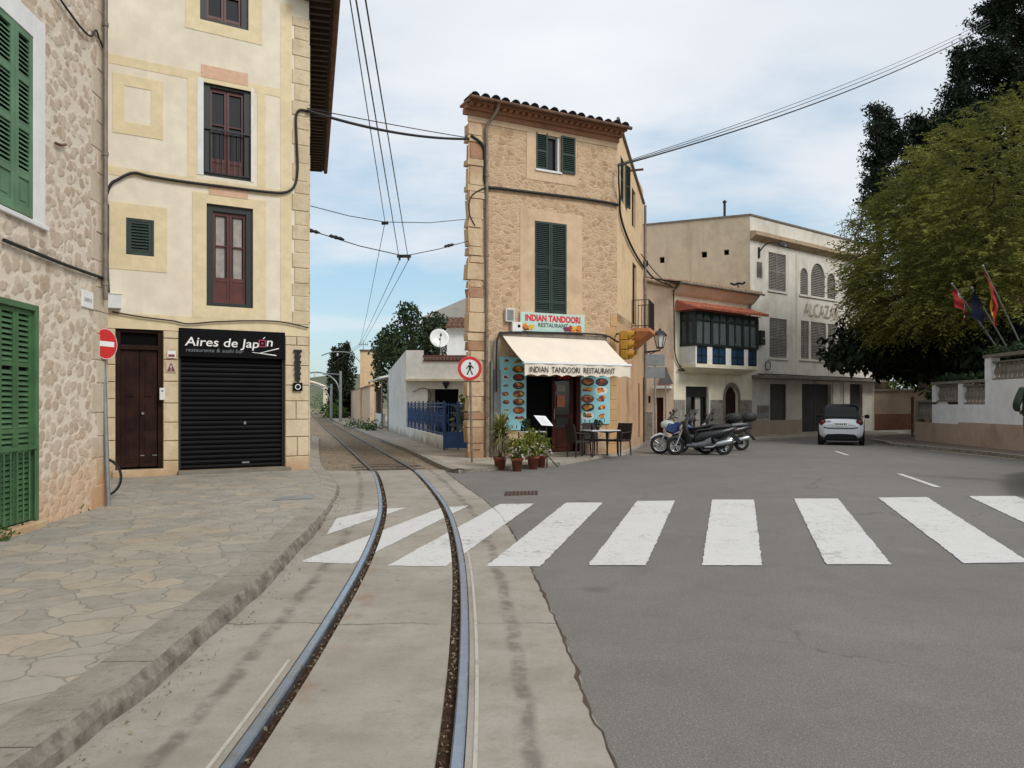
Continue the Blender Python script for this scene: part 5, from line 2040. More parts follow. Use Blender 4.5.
mb.build('side_wall', 'alctan', root)
mb = MB(al.T)
for h in hol:
    mb.box((h[0], 0.3, h[2]), (h[1], 0.32, h[3]))
    mb.build('vent_hole', 'dark', root)
    mb = MB(al.T)
mb = MB(ab.T)
cz0, cz1 = ab.px(790, 247)[1], ab.px(790, 241)[1]
mb.loft([[(0.0, 0.02, cz0 - 0.1), (AU, 0.02, cz0 - 0.1)], [(0, -0.12, cz0 - 0.02), (AU, -0.12, cz0 - 0.02)], [(0, -0.34, cz0 + 0.12), (AU + 0.2, -0.34, cz0 + 0.12)],
         [(0, -0.34, cz1), (AU + 0.2, -0.34, cz1)], [(0, 0.02, cz1 + 0.06), (AU, 0.02, cz1 + 0.06)]], 0, None, False, False, False)
mb.add([(0, 0.02, cz0 - 0.1), (0, -0.12, cz0 - 0.02), (0, -0.34, cz0 + 0.12), (0, -0.34, cz1), (0, 0.02, cz1 + 0.06)], [(0, 1, 2, 3, 4)])
mb.build('cornice', plaster('brown_stained_cornice', C(186, 162, 134), C(120, 96, 76), 0.6, 1.2, 0.4, 0.7), root)
mb = MB(ab.T)
mb.box((-0.03, -0.05, AZ - 0.02), (AU + 0.05, 0.3, AZ + 0.06))
mb.T = al.T
mb.box((-8.5, -0.04, AZ - 0.021), (-0.02, 0.3, AZ + 0.058))
mb.build('parapet_coping', 'coping', root)
for o in (w1, w2, w3, w4):
    m = (o[0] + o[1]) / 2
    for p, q in ((o[0], m - 0.008), (m + 0.008, o[1])):
        shutter_leaf(ab, root, p, q, o[2], o[3], 0.03, 'greyshut', 'shutter', 0.055, (0.5,), 0.075)
for o in lo_:
    n = 2 if o[1] - o[0] > 0.7 else 1
    for k in range(n):
        p, q = o[0] + (o[1] - o[0]) * k / n, o[0] + (o[1] - o[0]) * (k + 1) / n
        shutter_leaf(ab, root, p + 0.005, q - 0.005, o[2], o[3], 0.03, 'greyshut', 'shutter', 0.05, (0.4,), 0.08)
for o in ar:
    mb = MB(ab.T)
    z = o[2]
    r = (o[1] - o[0]) / 2
    cz = o[3] - r * 1.15
    cu = (o[0] + o[1]) / 2
    while z < o[3] - 0.05:
        hw = r if z < cz else r * sqrt(max(0.0, 1 - ((z - cz) / (r * 1.15)) ** 2))
        if hw > 0.05:
            mb.slat(cu - hw, cu + hw, z, 0.05, 0.04, 0.07, 0)
        z += 0.09
    mb.box((o[0], 0.1, o[2]), (o[1], 0.12, o[3]), 1)
    mb.build('arched_blind', ['greyshut', 'dark'], root)
for o, mt in ((w1, 0), (w2, 0), (w3, 0), (w4, 0)):
    mb = MB(ab.T)
    mb.box((o[0] - 0.08, -0.06, o[2] - 0.09), (o[1] + 0.08, 0.15, o[2] - 0.002))
    mb.build('window_sill', 'alc', root)
for u0, u1 in ((ar[0][0] - 0.12, ar[2][1] + 0.12),):
    for z in (ar[1][2], lz[0]):
        mb = MB(ab.T)
        mb.box((u0, -0.07, z - 0.1), (u1, 0.15, z - 0.003))
        mb.build('window_sill', 'alc', root)
mb = MB(ab.T)
for k in (0.0,):
    up0 = ab.u(796.5)
    mb.box((up0 - 0.06, -0.03, gz + 0.1), (up0 + 0.06, 0.02, cz0 - 0.12))
mb.build('pilaster_strip', 'alc', root)
mb = MB(ab.T)
mb.box((0.03, -0.75, gz - 0.16), (AU, 0.05, gz))
mb.build('ledge_canopy', 'coping', root, 0.02)
mb = MB(ab.T)
for k in range(26):
    z = g1[2] + (g1[3] - g1[2]) * k / 26
    mb.slat(g1[0] + 0.08, g1[1] - 0.08, z, 0.1, 0.03, 0.09, 0)
mb.box((g1[0], 0.14, g1[2]), (g1[1], 0.16, g1[3]), 1)
mb.box((g1[0], 0.05, g1[2]), (g1[0] + 0.08, 0.14, g1[3]), 0)
mb.box((g1[1] - 0.08, 0.05, g1[2]), (g1[1], 0.14, g1[3]), 0)
mb.build('roller_blind', [paint('dark_grey_blind', C(74, 70, 66), 0.7, 0.2), 'dark'], root)
mb = MB(ab.T)
n = 8
for k in range(n):
    p = g2[0] + (g2[1] - g2[0]) * k / n
    mb.box((p + 0.01, 0.19, g2[2]), (p + (g2[1] - g2[0]) / n - 0.01, 0.23, g2[3]))
mb.box((g2[0], 0.23, g2[2]), (g2[1], 0.25, g2[3]))
mb.build('garage_door', 'greydoor', root)
mb = MB(ab.T)
for k in range(5):
    p = g3[0] + (g3[1] - g3[0]) * k / 5
    mb.box((p + 0.008, 0.16, g3[2]), (p + (g3[1] - g3[0]) / 5 - 0.008, 0.2, g3[3]))
mb.build('side_window', 'greydoor', root)
for (x0, x1) in ((832, 838.5), (843, 848.5)):
    mb = MB(ab.T)
    a, b = ab.u(x0), ab.u(x1)
    mb.box((a, -0.06, 0.1), (b, 0.02, gz - 0.17))
    mb.build('pier', 'alc', root, 0.01)
mb = MB(ab.T)
mb.box((0.02, -0.04, 0.05), (g2[0] - 0.1, 0.02, ab.px(780, 420)[1]))
mb.build('dado', 'brownbase', root)
text_mesh('ALCAZAR', ab.u(838.5) - ab.u(803.5), ab.px(820, 304.5)[1] - ab.px(820, 317.5)[1], ab.T @ Matrix.Translation(((ab.u(803.5) + ab.u(838.5)) / 2, -0.03, ab.px(820, 311)[1])) @ RX90, 'lettalc', root, 'lettering', 0.03, 0, -0.01)
mb = MB(ab.T)
pl = ab.rect(756.8, 261.5, 761.8, 277)
for k in range(10):
    z = pl[2] + (pl[3] - pl[2]) * k / 10
    mb.slat(pl[0], pl[1], z, -0.05, 0.035, 0.05)
mb.build('vent_grille', 'greyshut', root)
t_ = thing('wall_lamp', 'curved black street lamp high on the corner of the aged white building', 'street lamp', ab.w(ab.u(758), -0.02, 8.8))
u, z = ab.px(758.5, 252)
mb = MB(ab.T)
mb.box((u - 0.06, -0.06, z - 0.28), (u + 0.06, 0.0, z + 0.22))
mb.tube(smooth_path([(u, -0.05, z), (u + 0.05, -0.35, z + 0.3), (u + 0.12, -0.75, z + 0.36), (u + 0.2, -1.1, z + 0.22)], 5), 0.03, 8)
mb.build('arm', 'black', t_)
mb = MB(ab.T)
T = Matrix.Translation((u + 0.22, -1.2, z + 0.12)) @ Matrix.Rotation(radians(20), 4, 'X')
mb.lathe([(0.04, 0.16), (0.1, 0.12), (0.26, 0.0), (0.27, -0.05), (0.2, -0.06)], 18, 0, T)
mb.build('lamp_shade', 'black', t_)
pl = ab.rect(757, 405.5, 767.5, 418)
t_ = thing('meter_cabinet', 'grey meter cabinet low on the white building right of the arched door', 'meter box', ab.w(pl[0], -0.06, pl[2]))
mb = MB(ab.T)
mb.box((pl[0], -0.1, pl[2]), (pl[1], 0.0, pl[3]))
mb.build('cabinet', 'greymetal', t_, 0.01)
mb = MB(ab.T)
mb.box((pl[0] + 0.08, -0.115, pl[2] + 0.25), (pl[1] - 0.08, -0.1, pl[3] - 0.06))
mb.build('door', 'coping', t_)
u_f = al.u(714.5)
t_ = thing('flue_pipe', 'thin dark flue pipe standing on the flat roof behind the corner house', 'pipe', al.w(u_f, 1.2, AZ))
mb = MB(al.T)
mb.tube([(u_f + 0.3, 1.2, AZ - 0.05), (u_f + 0.3, 1.2, AZ + 1.0)], 0.06, 8)
mb.build('pipe', 'black', t_)
mb = MB(al.T)
mb.lathe([(0.09, 1.0), (0.11, 1.06), (0.02, 1.14)], 10, 0, Matrix.Translation((u_f + 0.3, 1.2, AZ)))
mb.build('cowl', 'black', t_)
wire('ledge_cable', [ab.w(ab.px(x, y)[0], -0.2, gz + 0.05 + 0.02 * (i % 2)) for i, (x, y) in enumerate([(754, 374), (780, 374), (810, 375), (840, 375), (870, 376)])], 0.03, 'dark cable lying along the ledge of the aged white building', 'cable')
u, z = ab.px(766.5, 365.5)
wire('coiled_cable', [ab.w(u + 0.2 * cos(k * pi / 9), -0.08, z + 0.22 * sin(k * pi / 9)) for k in range(24)], 0.022, 'coil of black cable hung above the ledge of the aged white building', 'cable')

# ---------------------------------------------------------------- house with the glazed oriel
oh = Fr((6.86, 32.22), (1.28, 1))
OU = (Vector((11.18, 35.7, 0)) - oh.o).dot(oh.e) + 0.02
ol = Fr((6.86, 32.22), (2.28, -1))
OZ = 6.45
root = thing('oriel_house', 'low cream house with a dark glazed oriel and red tiled canopy', 'house', (6.86, 32.22, 0))
od = oh.rect(725, 386, 738, 434)
od = (od[0], od[1], 0.12, od[3])
os2 = oh.rect(685.8, 386.5, 708.5, 434)
os2 = (os2[0], os2[1], 0.12, os2[3])
mb = MB(oh.T)
wall(mb, 0, OU, 0, OZ + 0.2, [(*od, 'arch', 1.1), os2], 0.3)
mb.build('front_wall', 'creamold', root)
ldoor = ol.rect(656, 397.5, 663.5, 438)
ldoor = (*ldoor[:2], 0.1, ldoor[3])
lwin = ol.rect(648, 396, 650.5, 403)
mb = MB(ol.T)
wall(mb, -6, 0, 0, OZ, [ldoor, lwin], 0.25)
for k in range(6):
    a, b = -6 + k, -5 + k
    mb.quad((a, 0, OZ), (b, 0, OZ), (b, 0, OZ - b * 0.26), (a, 0, OZ - a * 0.26))
mb.build('side_wall', 'pinkold', root)
mb = MB(ol.T)
mb.box((ldoor[0], 0.2, ldoor[2]), (ldoor[1], 0.24, ldoor[3]))
mb.build('side_door', 'wood2', root)
mb = MB(ol.T)
mb.box((lwin[0], 0.2, lwin[2]), (lwin[1], 0.24, lwin[3]))
mb.build('pane', 'glass', root)
mb = MB(ol.T)
pu0, pu1 = ol.u(655), ol.u(672)
zc = ol.px(664, 386)[1]
mb.box((pu0, -0.45, zc - 0.12), (pu1, 0.0, zc))
mb.build('porch_ledge', 'white', root, 0.01)
mb = MB(ol.T)
za = ol.px(665, 367)[1]
pm = (pu0 + pu1) / 2 + 0.15
mb.add([(pu0 + 0.2, -0.42, zc), (pu1 - 0.05, -0.42, zc), (pm, -0.05, za), (pu0 + 0.2, 0, zc), (pu1 - 0.05, 0, zc), (pm, 0, za)], [(0, 1, 2), (0, 2, 5, 3), (1, 4, 5, 2)])
mb.build('porch_roof', 'tile', root)
mb = MB(ol.T)
mb.box((-5.9, -0.02, 0.05), (ldoor[0] - 0.15, 0.02, ol.px(650, 412)[1]))
mb.build('side_dado', 'greystone', root)
dz = oh.px(720, 400)[1]
for a, b in ((0.0, os2[0] - 0.05), (os2[1] + 0.12, od[0] - 0.16), (od[1] + 0.16, OU - 0.03)):
    mb = MB(oh.T)
    mb.box((a, -0.02, 0.05), (b, 0.02, dz))
    mb.build('stone_dado', 'greystone', root)
mb = MB(oh.T)
r = (od[1] - od[0]) / 2
cu, cz = (od[0] + od[1]) / 2, od[3] - r * 1.1
rin = [(cu - r, 0.05)] + [(cu - r * cos(pi * k / 14), cz + r * 1.1 * sin(pi * k / 14)) for k in range(15)] + [(cu + r, 0.05)]
rout = [(cu - r - 0.15, 0.05)] + [(cu - (r + 0.15) * cos(pi * k / 14), cz + (r * 1.1 + 0.16) * sin(pi * k / 14)) for k in range(15)] + [(cu + r + 0.15, 0.05)]
for k in range(len(rin) - 1):
    a, b, c, d = rin[k], rin[k + 1], rout[k + 1], rout[k]
    mb.quad((a[0], -0.03, a[1]), (b[0], -0.03, b[1]), (c[0], -0.03, c[1]), (d[0], -0.03, d[1]))
    mb.quad((c[0], -0.03, c[1]), (d[0], -0.03, d[1]), (d[0], 0.01, d[1]), (c[0], 0.01, c[1]))
    mb.quad((a[0], -0.03, a[1]), (b[0], -0.03, b[1]), (b[0], 0.01, b[1]), (a[0], 0.01, a[1]))
mb.build('door_surround', 'coping', root)
mb = MB(oh.T)
poly = [(p[0], p[1]) for p in rin]
mb.add([(p[0], 0.16, p[1]) for p in poly], [tuple(range(len(poly)))])
for k in range(5):
    u = cu - r + 2 * r * (k + 0.5) / 5
    mb.box((u - r / 5 + 0.01, 0.13, 0.14), (u + r / 5 - 0.01, 0.158, cz + r * 0.55))
mb.build('arched_door', 'wood', root)
mb = MB(oh.T)
a, b, c, d = os2
zb1 = oh.px(697, 397)[1]
mb.box((a, 0.1, zb1), (b, 0.16, d))
mb.build('shop_blind', 'black', root)
mb = MB(oh.T)
for u in (a, (a * 0.55 + b * 0.45), (a * 0.2 + b * 0.8), b - 0.07):
    mb.box((u, 0.12, c), (u + 0.07, 0.2, zb1))
mb.box((a, 0.12, c), (b, 0.2, c + 0.35))
sf = mb.build('shop_window', 'blkgreen', root)
mb = MB(oh.T)
mb.box((a, 0.205, c), (b, 0.21, zb1))
mb.build('pane', 'glass', sf)
mb = MB(oh.T)
u0, u1 = a * 0.52 + b * 0.48, a * 0.22 + b * 0.78
pts = [(u0 + (u1 - u0) * k / 12, 0.19 + 0.008 * sin(k * 2.0)) for k in range(13)]
for p, q in zip(pts[:-1], pts[1:]):
    mb.quad((p[0], p[1], c + 0.36), (q[0], q[1], c + 0.36), (q[0], q[1], zb1), (p[0], p[1], zb1))
mb.build('curtain', 'curtain', sf)
mb = MB(oh.T)
mb.box((b + 0.004, -0.02, 0.1), (b + 0.1, 0.1, zb1 + 0.1))
mb.build('white_jamb', 'white_clean', root)


def proj(w):
    return CX + F * w.x / w.y


best = None
for k in range(30, 200):
    p_ = k * 0.01
    u = oh.u(695.5, -p_)
    e = abs(proj(oh.w(u, 0, 0)) - 680)
    if best is None or e < best[0]:
        best = (e, p_, u)
OP = best[1]
q0 = best[2]
q1 = oh.u(757.5, -OP)
xm = 727
zA = oh.px(xm, 366.5, -OP)[1]
zB = oh.px(xm, 347, -OP)[1]
zC = oh.px(xm, 314, -OP)[1]
ori = root
mb = MB(oh.T)
mb.box((q0 - 0.06, -OP - 0.06, zA - 0.1), (q1 + 0.06, 0, zA + 0.06))
mb.loft([[(q0, 0, zA - 0.1), (q0, -OP, zA - 0.1), (q1, -OP, zA - 0.1), (q1, 0, zA - 0.1)], [(q0 + 0.3, 0, zA - 0.3), (q0 + 0.3, -OP + 0.5, zA - 0.3), (q1 - 0.3, -OP + 0.5, zA - 0.3), (q1 - 0.3, 0, zA - 0.3)]], 0, None, False)
mb.build('oriel_floor', 'creamold', root, 0.01)
mb = MB(oh.T)
L = q1 - q0
posts = [q0, q0 + L * 0.245, q0 + L * 0.52, q0 + L * 0.80, q1]
cuts = []
bx_ = [(312, 368), (397, 470), (500, 570), (593, 640)]
fx = lambda v: oh.u(640 + v / 5.486, -OP)
pan = [(fx(a), fx(b)) for a, b in bx_]
pan[0] = (max(pan[0][0], q0 + 0.06), pan[0][1])
edges = [q0] + [v for p in pan for v in p] + [q1]
for k in range(2, len(edges) - 2, 2):
    pm_ = MB(oh.T)
    pm_.box((edges[k], -OP, zA + 0.06), (edges[k + 1], -OP + 0.1, zB - 0.04))
    pm_.build('white_pillar', 'white', root)
for e0, e1, s0, s1 in ((edges[0], edges[1], q0, q0 + 0.1), (edges[-2], edges[-1], q1 - 0.1, q1)):
    mb = MB(oh.T)
    mb.box((min(e0, s0), -OP, zA + 0.06), (max(e1, s1), -OP + 0.1, zB - 0.04))
    mb.box((s0, -OP + 0.1, zA + 0.06), (s1, 0, zB - 0.04))
    mb.build('oriel_parapet', 'white', root)
for p, q in pan:
    mb = MB(oh.T)
    mb.box((p, -OP + 0.02, zA + 0.1), (q, -OP + 0.05, zB - 0.05))
    for (lo, hi) in ((p, p + 0.05), (q - 0.05, q), ((p + q) / 2 - 0.025, (p + q) / 2 + 0.025)):
        mb.box((lo, -OP - 0.005, zA + 0.07), (hi, -OP + 0.02, zB - 0.04), 1)
    for z in (zA + 0.07, (zA + zB) / 2 - 0.03, zB - 0.1):
        mb.box((p + 0.05, -OP - 0.003, z), (q - 0.05, -OP + 0.02, z + 0.05), 1)
    mb.build('blue_panel', ['bluepanel', 'blkgreen'], root)
mb = MB(oh.T)
mb.box((q0 - 0.03, -OP - 0.03, zB - 0.04), (q1 + 0.03, -OP + 0.1, zB + 0.07))
mb.box((q0 - 0.03, -OP - 0.03, zC - 0.12), (q1 + 0.03, -OP + 0.1, zC))
mb.box((q0 - 0.03, -OP + 0.1, zB - 0.04), (q0 + 0.1, 0, zB + 0.07))
mb.box((q0 - 0.03, -OP + 0.1, zC - 0.12), (q0 + 0.1, 0, zC))
mb.box((q1 - 0.1, -OP + 0.1, zB - 0.04), (q1 + 0.03, 0, zB + 0.07))
mb.box((q1 - 0.1, -OP + 0.1, zC - 0.12), (q1 + 0.03, 0, zC))
zt_ = zC - 0.12 - (zC - zB) * 0.17
mb.box((q0, -OP - 0.01, zt_ - 0.04), (q1, -OP + 0.08, zt_ + 0.04))
nb = 4
for k in range(nb * 2 + 1):
    u = q0 + L * k / (nb * 2)
    hw = 0.075 if k % 2 == 0 else 0.04
    mb.box((u - hw, -OP - 0.02 if k % 2 == 0 else -OP, zB + 0.07), (u + hw, -OP + 0.09, zC - 0.12))
for uu in (q0, q1 - 0.07):
    for t in (0.0, 0.5, 0.93):
        y = -OP * (1 - t)
        mb.box((uu - 0.01, y - 0.01, zB + 0.07), (uu + 0.08, y + 0.09, zC - 0.12))
    mb.box((uu, -OP + 0.08, zt_ - 0.04), (uu + 0.07, 0, zt_ + 0.04))
fr_ = mb.build('oriel_frame', 'blkgreen', root, 0.005)
mb = MB(oh.T)
mb.box((q0 + 0.03, -OP + 0.04, zB), (q1 - 0.03, -OP + 0.05, zC))
mb.box((q0 + 0.03, -OP + 0.05, zB), (q0 + 0.04, 0, zC))
mb.box((q1 - 0.04, -OP + 0.05, zB), (q1 - 0.03, 0, zC))
gl = Nodes('oriel_glass')
gl.b.inputs['Transmission Weight'].default_value = 0.75
gl.b.inputs['IOR'].default_value = 1.1
mb.build('pane', gl.out(C(150, 160, 160), 0.03, 0.0, 0.8), fr_)
mb = MB(oh.T)
rc = random.Random(4)
for k in range(nb * 2):
    if k in (2, 5):
        continue
    u0, u1 = q0 + L * (k + 0.15) / (nb * 2), q0 + L * (k + 0.7) / (nb * 2)
    for j in range(8):
        p, q = u0 + (u1 - u0) * j / 8, u0 + (u1 - u0) * (j + 1) / 8
        mb.quad((p, -OP + 0.2 + 0.02 * (j % 2), zB), (q, -OP + 0.2 + 0.02 * ((j + 1) % 2), zB), (q, -OP + 0.2 + 0.02 * ((j + 1) % 2), zC - 0.1), (p, -OP + 0.2 + 0.02 * (j % 2), zC - 0.1))
mb.build('curtain', 'curtain', fr_)
mb = MB(oh.T)
mb.box((q0 + 0.1, -0.02, zA), (q1 - 0.1, 0.01, zC))
mb.build('oriel_back', 'dark', root)
mb = MB(oh.T)
rl = OP + 0.42
zr = oh.px(727, 311.5, -OP - 0.3)[1]
T = Matrix.Translation((q0 - 0.32, -OP - 0.36, zr)) @ Matrix.Rotation(math.atan2(0.42, rl), 4, 'X')
barrel_tiles(mb, T, L + 0.7, rl, 0.22, 0.085, 3)
mb.quad((q0 - 0.32, -OP - 0.36, zr - 0.03), (q0 - 0.32, 0, zr - 0.03), (q0 - 0.32, 0, zr + 0.4), (q0 - 0.32, -OP - 0.36, zr))
mb.box((q0 - 0.1, -OP - 0.1, zC), (q1 + 0.1, 0, zr - 0.02))
mb.build('oriel_roof', 'tilered', root)
# main roof
mb = MB(oh.T)
RL = 5.6
T = Matrix.Translation((-0.25, -0.55, OZ + 0.2)) @ Matrix.Rotation(math.atan2(1.25, RL), 4, 'X')
barrel_tiles(mb, T, OU + 0.3, RL, 0.24, 0.09, 9)
mb.T = ol.T
for k in range(12):
    a = -5.8 + 5.9 * k / 12
    mb.tube([(a, -0.05, OZ + 0.12 - a * 0.26), (a + 0.5, -0.05, OZ + 0.12 - (a + 0.5) * 0.26)], [0.11, 0.09], 8)
mb.build('roof', 'tilepale', root)
mb = MB(oh.T)
mb.loft([[(-0.15, 0.01, OZ - 0.3), (OU, 0.01, OZ - 0.3)], [(-0.15, -0.15, OZ - 0.2), (OU, -0.15, OZ - 0.2)], [(-0.15, -0.45, OZ + 0.1), (OU, -0.45, OZ + 0.1)], [(-0.15, -0.45, OZ + 0.18), (OU, -0.45, OZ + 0.18)]], 0, None, False, False, False)
mb.build('eave_cornice', 'creamold', root)
mb = MB(oh.T)
mb.tube([(-0.25, -0.6, OZ + 0.16), (OU + 0.1, -0.6, OZ + 0.16)], 0.055, 8)
mb.tube([(OU - 0.25, -0.08, OZ - 0.1), (OU - 0.25, -0.08, 4.4)], 0.045, 8)
mb.build('gutter', 'zinc', root)
wire('facade_cable', smooth_path([oh.w(oh.px(x, y)[0], -0.08, oh.px(x, y)[1]) for x, y in ((672, 290), (672.5, 310), (673, 340), (674, 356), (680, 368), (690, 371))]), 0.03, 'dark cable down the left corner of the oriel house', 'cable')
wire('facade_cable', smooth_path([oh.w(oh.px(x, y)[0], -0.1, oh.px(x, y)[1]) for x, y in ((676, 370), (700, 371.5), (730, 371), (748, 369), (752, 371))]), 0.03, 'dark cable under the oriel of the cream house', 'cable')
pl = oh.rect(757.5, 331, 762, 346)
t_ = thing('wall_box', 'small dark wall box beside the right end of the oriel', 'box', ab.w(ab.u(759.5), -0.1, 4.2))
mb = MB(ab.T)
u0, z0 = ab.px(757.8, 345)
u1, z1 = ab.px(761.8, 331)
mb.box((u0, -0.2, z0), (u1, 0, z0 + (z1 - z0) * 0.45))
mb.box((u0, -0.18, z0 + (z1 - z0) * 0.5), (u1, 0, z1))
mb.build('box', 'blackmat', t_)
# a ridge ornament / bird-like finial on the wall behind the oriel house roof
u, z = al.px(739, 286)
t_ = thing('roof_aerial', 'small dark forked aerial above the tiled roof of the oriel house', 'aerial', al.w(u, -0.3, z))
mb = MB(al.T)
mb.tube(smooth_path([(u - 0.35, -0.35, z + 0.1), (u - 0.15, -0.35, z + 0.02), (u, -0.35, z + 0.08), (u + 0.2, -0.35, z + 0.04), (u + 0.32, -0.35, z + 0.12)], 4), 0.05, 6)
mb.tube([(u, -0.35, z - 0.6), (u, -0.35, z + 0.08)], 0.03, 6)
mb.tube([(u, -0.35, z - 0.3), (u, 0.05, z - 0.3)], 0.03, 6)
mb.build('aerial', 'black', t_)

# ---------------------------------------------------------------- wall at the bend of the road and the white garden wall on the right
bw = Fr((20.2, 43.2), (1, 0.02))
t_ = thing('bend_wall', 'stained brown and pink wall at the bend behind the silver car', 'wall', (20.2, 43.2, 0))
mb = MB(bw.T)
zt = bw.px(893, 391)[1]
wall(mb, 0, 6, 0, zt, [], 0.2)
shell(mb, bw, 0, 6, 0, zt, 0.5)
mb.build('wall', 'brownbase', t_)
mb = MB(bw.T)
p = bw.rect(875, 414, 911, 432)
mb.box((p[0], -0.012, 0.05), (p[1] + 0.1, 0.02, p[3]))
mb.build('lower_patch', 'redpatch', t_)
mb = MB(bw.T)
mb.box((-0.05, -0.12, zt), (6, 0.55, zt + 0.1))
mb.build('coping', 'coping', t_)

A_, B_ = G(915.5, 440, 0.1), G(1024, 451.5, 0.1)
rw = Fr((A_.x, A_.y), (B_.x - A_.x, B_.y - A_.y))
RU = rw.u(1024)
RE = 16.5
t_ = thing('garden_wall', 'stepped white garden wall with concrete balustrades and brown base on the right', 'wall', (A_.x, A_.y, 0))
v0, v1, v2, v3 = rw.u(917.5), rw.u(932), rw.u(958.5), rw.u(985)
zb1, zb2 = rw.px(937, 423)[1], rw.px(990, 423.5)[1]
t1a = rw.px(925, 419)[1]
t1 = rw.px(958, 383.5)[1]
t2 = rw.px(1005, 356)[1]
mb = MB(rw.T)
mb.box((0, -0.02, 0.0), (v2, 0.3, zb1))
mb.box((v2, -0.02, 0.0), (RE, 0.3, zb2))
mb.build('brown_base', 'brownbase', t_, 0.01)
bp = [(v0, v1, rw.px(925, 419)[1], rw.px(925, 402)[1]),
      (rw.u(935.5), rw.u(958), rw.px(947, 402)[1], rw.px(947, 384.5)[1]), (rw.u(962.5), rw.u(984.5), rw.px(973, 404.5)[1], rw.px(973, 384.5)[1]),
      (rw.u(991), rw.u(991) + 4.4, rw.px(1005, 379.5)[1], rw.px(1005, 360)[1]), (rw.u(991) + 4.9, rw.u(991) + 9.3, rw.px(1005, 379.5)[1], rw.px(1005, 360)[1])]
mb = MB(rw.T)
y0, y1 = 0.0, 0.28
zA = bp[1][2]
mb.box((v1, y0, zb1 + 0.001), (v2, y1, min(bp[1][2], bp[2][2])))
mb.box((v2, y0, zb2 + 0.001), (v3, y1, bp[2][2]))
mb.box((v1, y0, bp[1][2]), (bp[1][0], y1, t1))
mb.box((bp[1][1], y0, bp[2][2] + 0.0005), (bp[2][0], y1, t1))
mb.box((v3, y0, zb2 + 0.001), (RE, y1, bp[3][2]))
mb.box((v3, y0 - 0.01, bp[3][2]), (bp[3][0], y1, t2))
mb.box((bp[3][1], y0, bp[3][2]), (bp[4][0], y1, t2))
mb.box((bp[4][1], y0, bp[3][2]), (RE, y1, t2))
mb.build('white_wall', 'white_clean', t_)
mb = MB(rw.T)
mb.box((v1 - 0.03, -0.04, t1), (v3 - 0.011, 0.34, t1 + 0.1))
mb.box((v3 - 0.04, -0.05, t2), (RE, 0.34, t2 + 0.11))
mb.box((v0 - 0.1, -0.03, bp[0][3]), (v1 - 0.031, 0.32, bp[0][3] + 0.06))
mb.box((0.0, -0.015, zb1), (v0, 0.28, bp[0][3] + 0.02))
mb.build('coping', 'coping', t_)
for (a, b, c, d) in bp:
    mb = MB(rw.T)
    mb.box((a, 0.04, c), (b, 0.24, c + 0.07))
    mb.box((a, 0.04, d - 0.05), (b, 0.24, d))
    n = max(3, round((b - a) / 0.26))
    h_ = d - c - 0.12
    for k in range(n):
        u = a + (b - a) * (k + 0.5) / n
        mb.lathe([(0.07, c + 0.07), (0.07, c + 0.1), (0.05, c + 0.12), (0.105, c + 0.07 + h_ * 0.35), (0.1, c + 0.07 + h_ * 0.5), (0.05, c + 0.07 + h_ * 0.82), (0.075, c + 0.07 + h_ * 0.92), (0.075, d - 0.05)], 10, 0, Matrix.Translation((u, 0.14, 0)))
    mb.build('balustrade', 'coping', t_)
mb = MB(rw.T)
mb.quad((v0, 0.5, 0), (RE, 0.5, 0), (RE, 0.5, t1 - 0.9), (v0, 0.5, t1 - 0.9))
mb.build('garden_bank', 'earth', t_)
t_ = thing('gate_post', 'thin rusty gate post at the far end of the white garden wall', 'post', G(912, 438, 0.0))
mb = MB()
g0 = G(912.5, 439, 0.0)
mb.tube([g0, g0 + Vector((0, 0, 1.75))], 0.06, 8)
mb.build('post', 'rust', t_)
mb = MB()
mb.lathe([(0.07, 1.75), (0.09, 1.8), (0.0, 1.92)], 10, 0, Matrix.Translation(g0))
mb.build('cap', 'rust', t_)

# ---------------------------------------------------------------- low white house with the blue railing
Aw, Bw = Vector((-2.18, 24.04, 0)), Vector((-4.7, 33.7, 0))
fw_ = Fr((Bw.x, Bw.y), (Aw.x - Bw.x, Aw.y - Bw.y))
fl = (Aw - Bw).length
t_ = thing('yard_wall', 'low white yard wall along the track carrying the blue railing', 'wall', (Aw.x, Aw.y, 0))
mb = MB(fw_.T)
mb.box((0, 0, 0.05), (fl, 0.18, 0.52))
mb.build('wall', 'white', t_, 0.015)
t_ = thing('blue_railing', 'blue painted iron railing with scrollwork on the low white wall', 'railing', (Aw.x, Aw.y, 0.5))
mb = MB(fw_.T)
for z in (0.58, 1.44, 1.56):
    mb.box((0, 0.07, z), (fl, 0.11, z + 0.035))
n = int(fl / 0.3)
for k in range(n + 1):
    u = fl * k / n
    mb.box((u - 0.008, 0.082, 0.52), (u + 0.008, 0.098, 1.6))
for k in range(int(fl / 1.2) + 1):
    u = min(fl - 0.03, k * 1.2 + 0.03)
    mb.box((u - 0.025, 0.065, 0.5), (u + 0.025, 0.115, 1.66))
mb.build('bars', 'blue', t_)
mb = MB(fw_.T)
for k in range(int(fl / 0.48)):
    u = 0.26 + 0.48 * k
    for s in (-1, 1):
        mb.tube([(u + s * (0.05 + 0.13 * (0.5 - 0.5 * cos(q * pi / 5))), 0.09, 0.78 + 0.06 * q) for q in range(11)], 0.02, 5)
    mb.tube([(u + 0.1 * cos(q * pi / 6), 0.09, 1.08 + 0.1 * sin(q * pi / 6)) for q in range(13)], 0.018, 5)
mb.build('scrolls', 'blue', t_)
ga, gb = Aw, G(473, 453.0, 0.0)
gf = Fr((ga.x, ga.y), (gb.x - ga.x, gb.y - ga.y))
gl_ = (gb - ga).length
t_ = thing('blue_gate', 'blue iron yard gate between the low white wall and the corner house', 'gate', (ga.x, ga.y, 0.08))
mb = MB(gf.T)
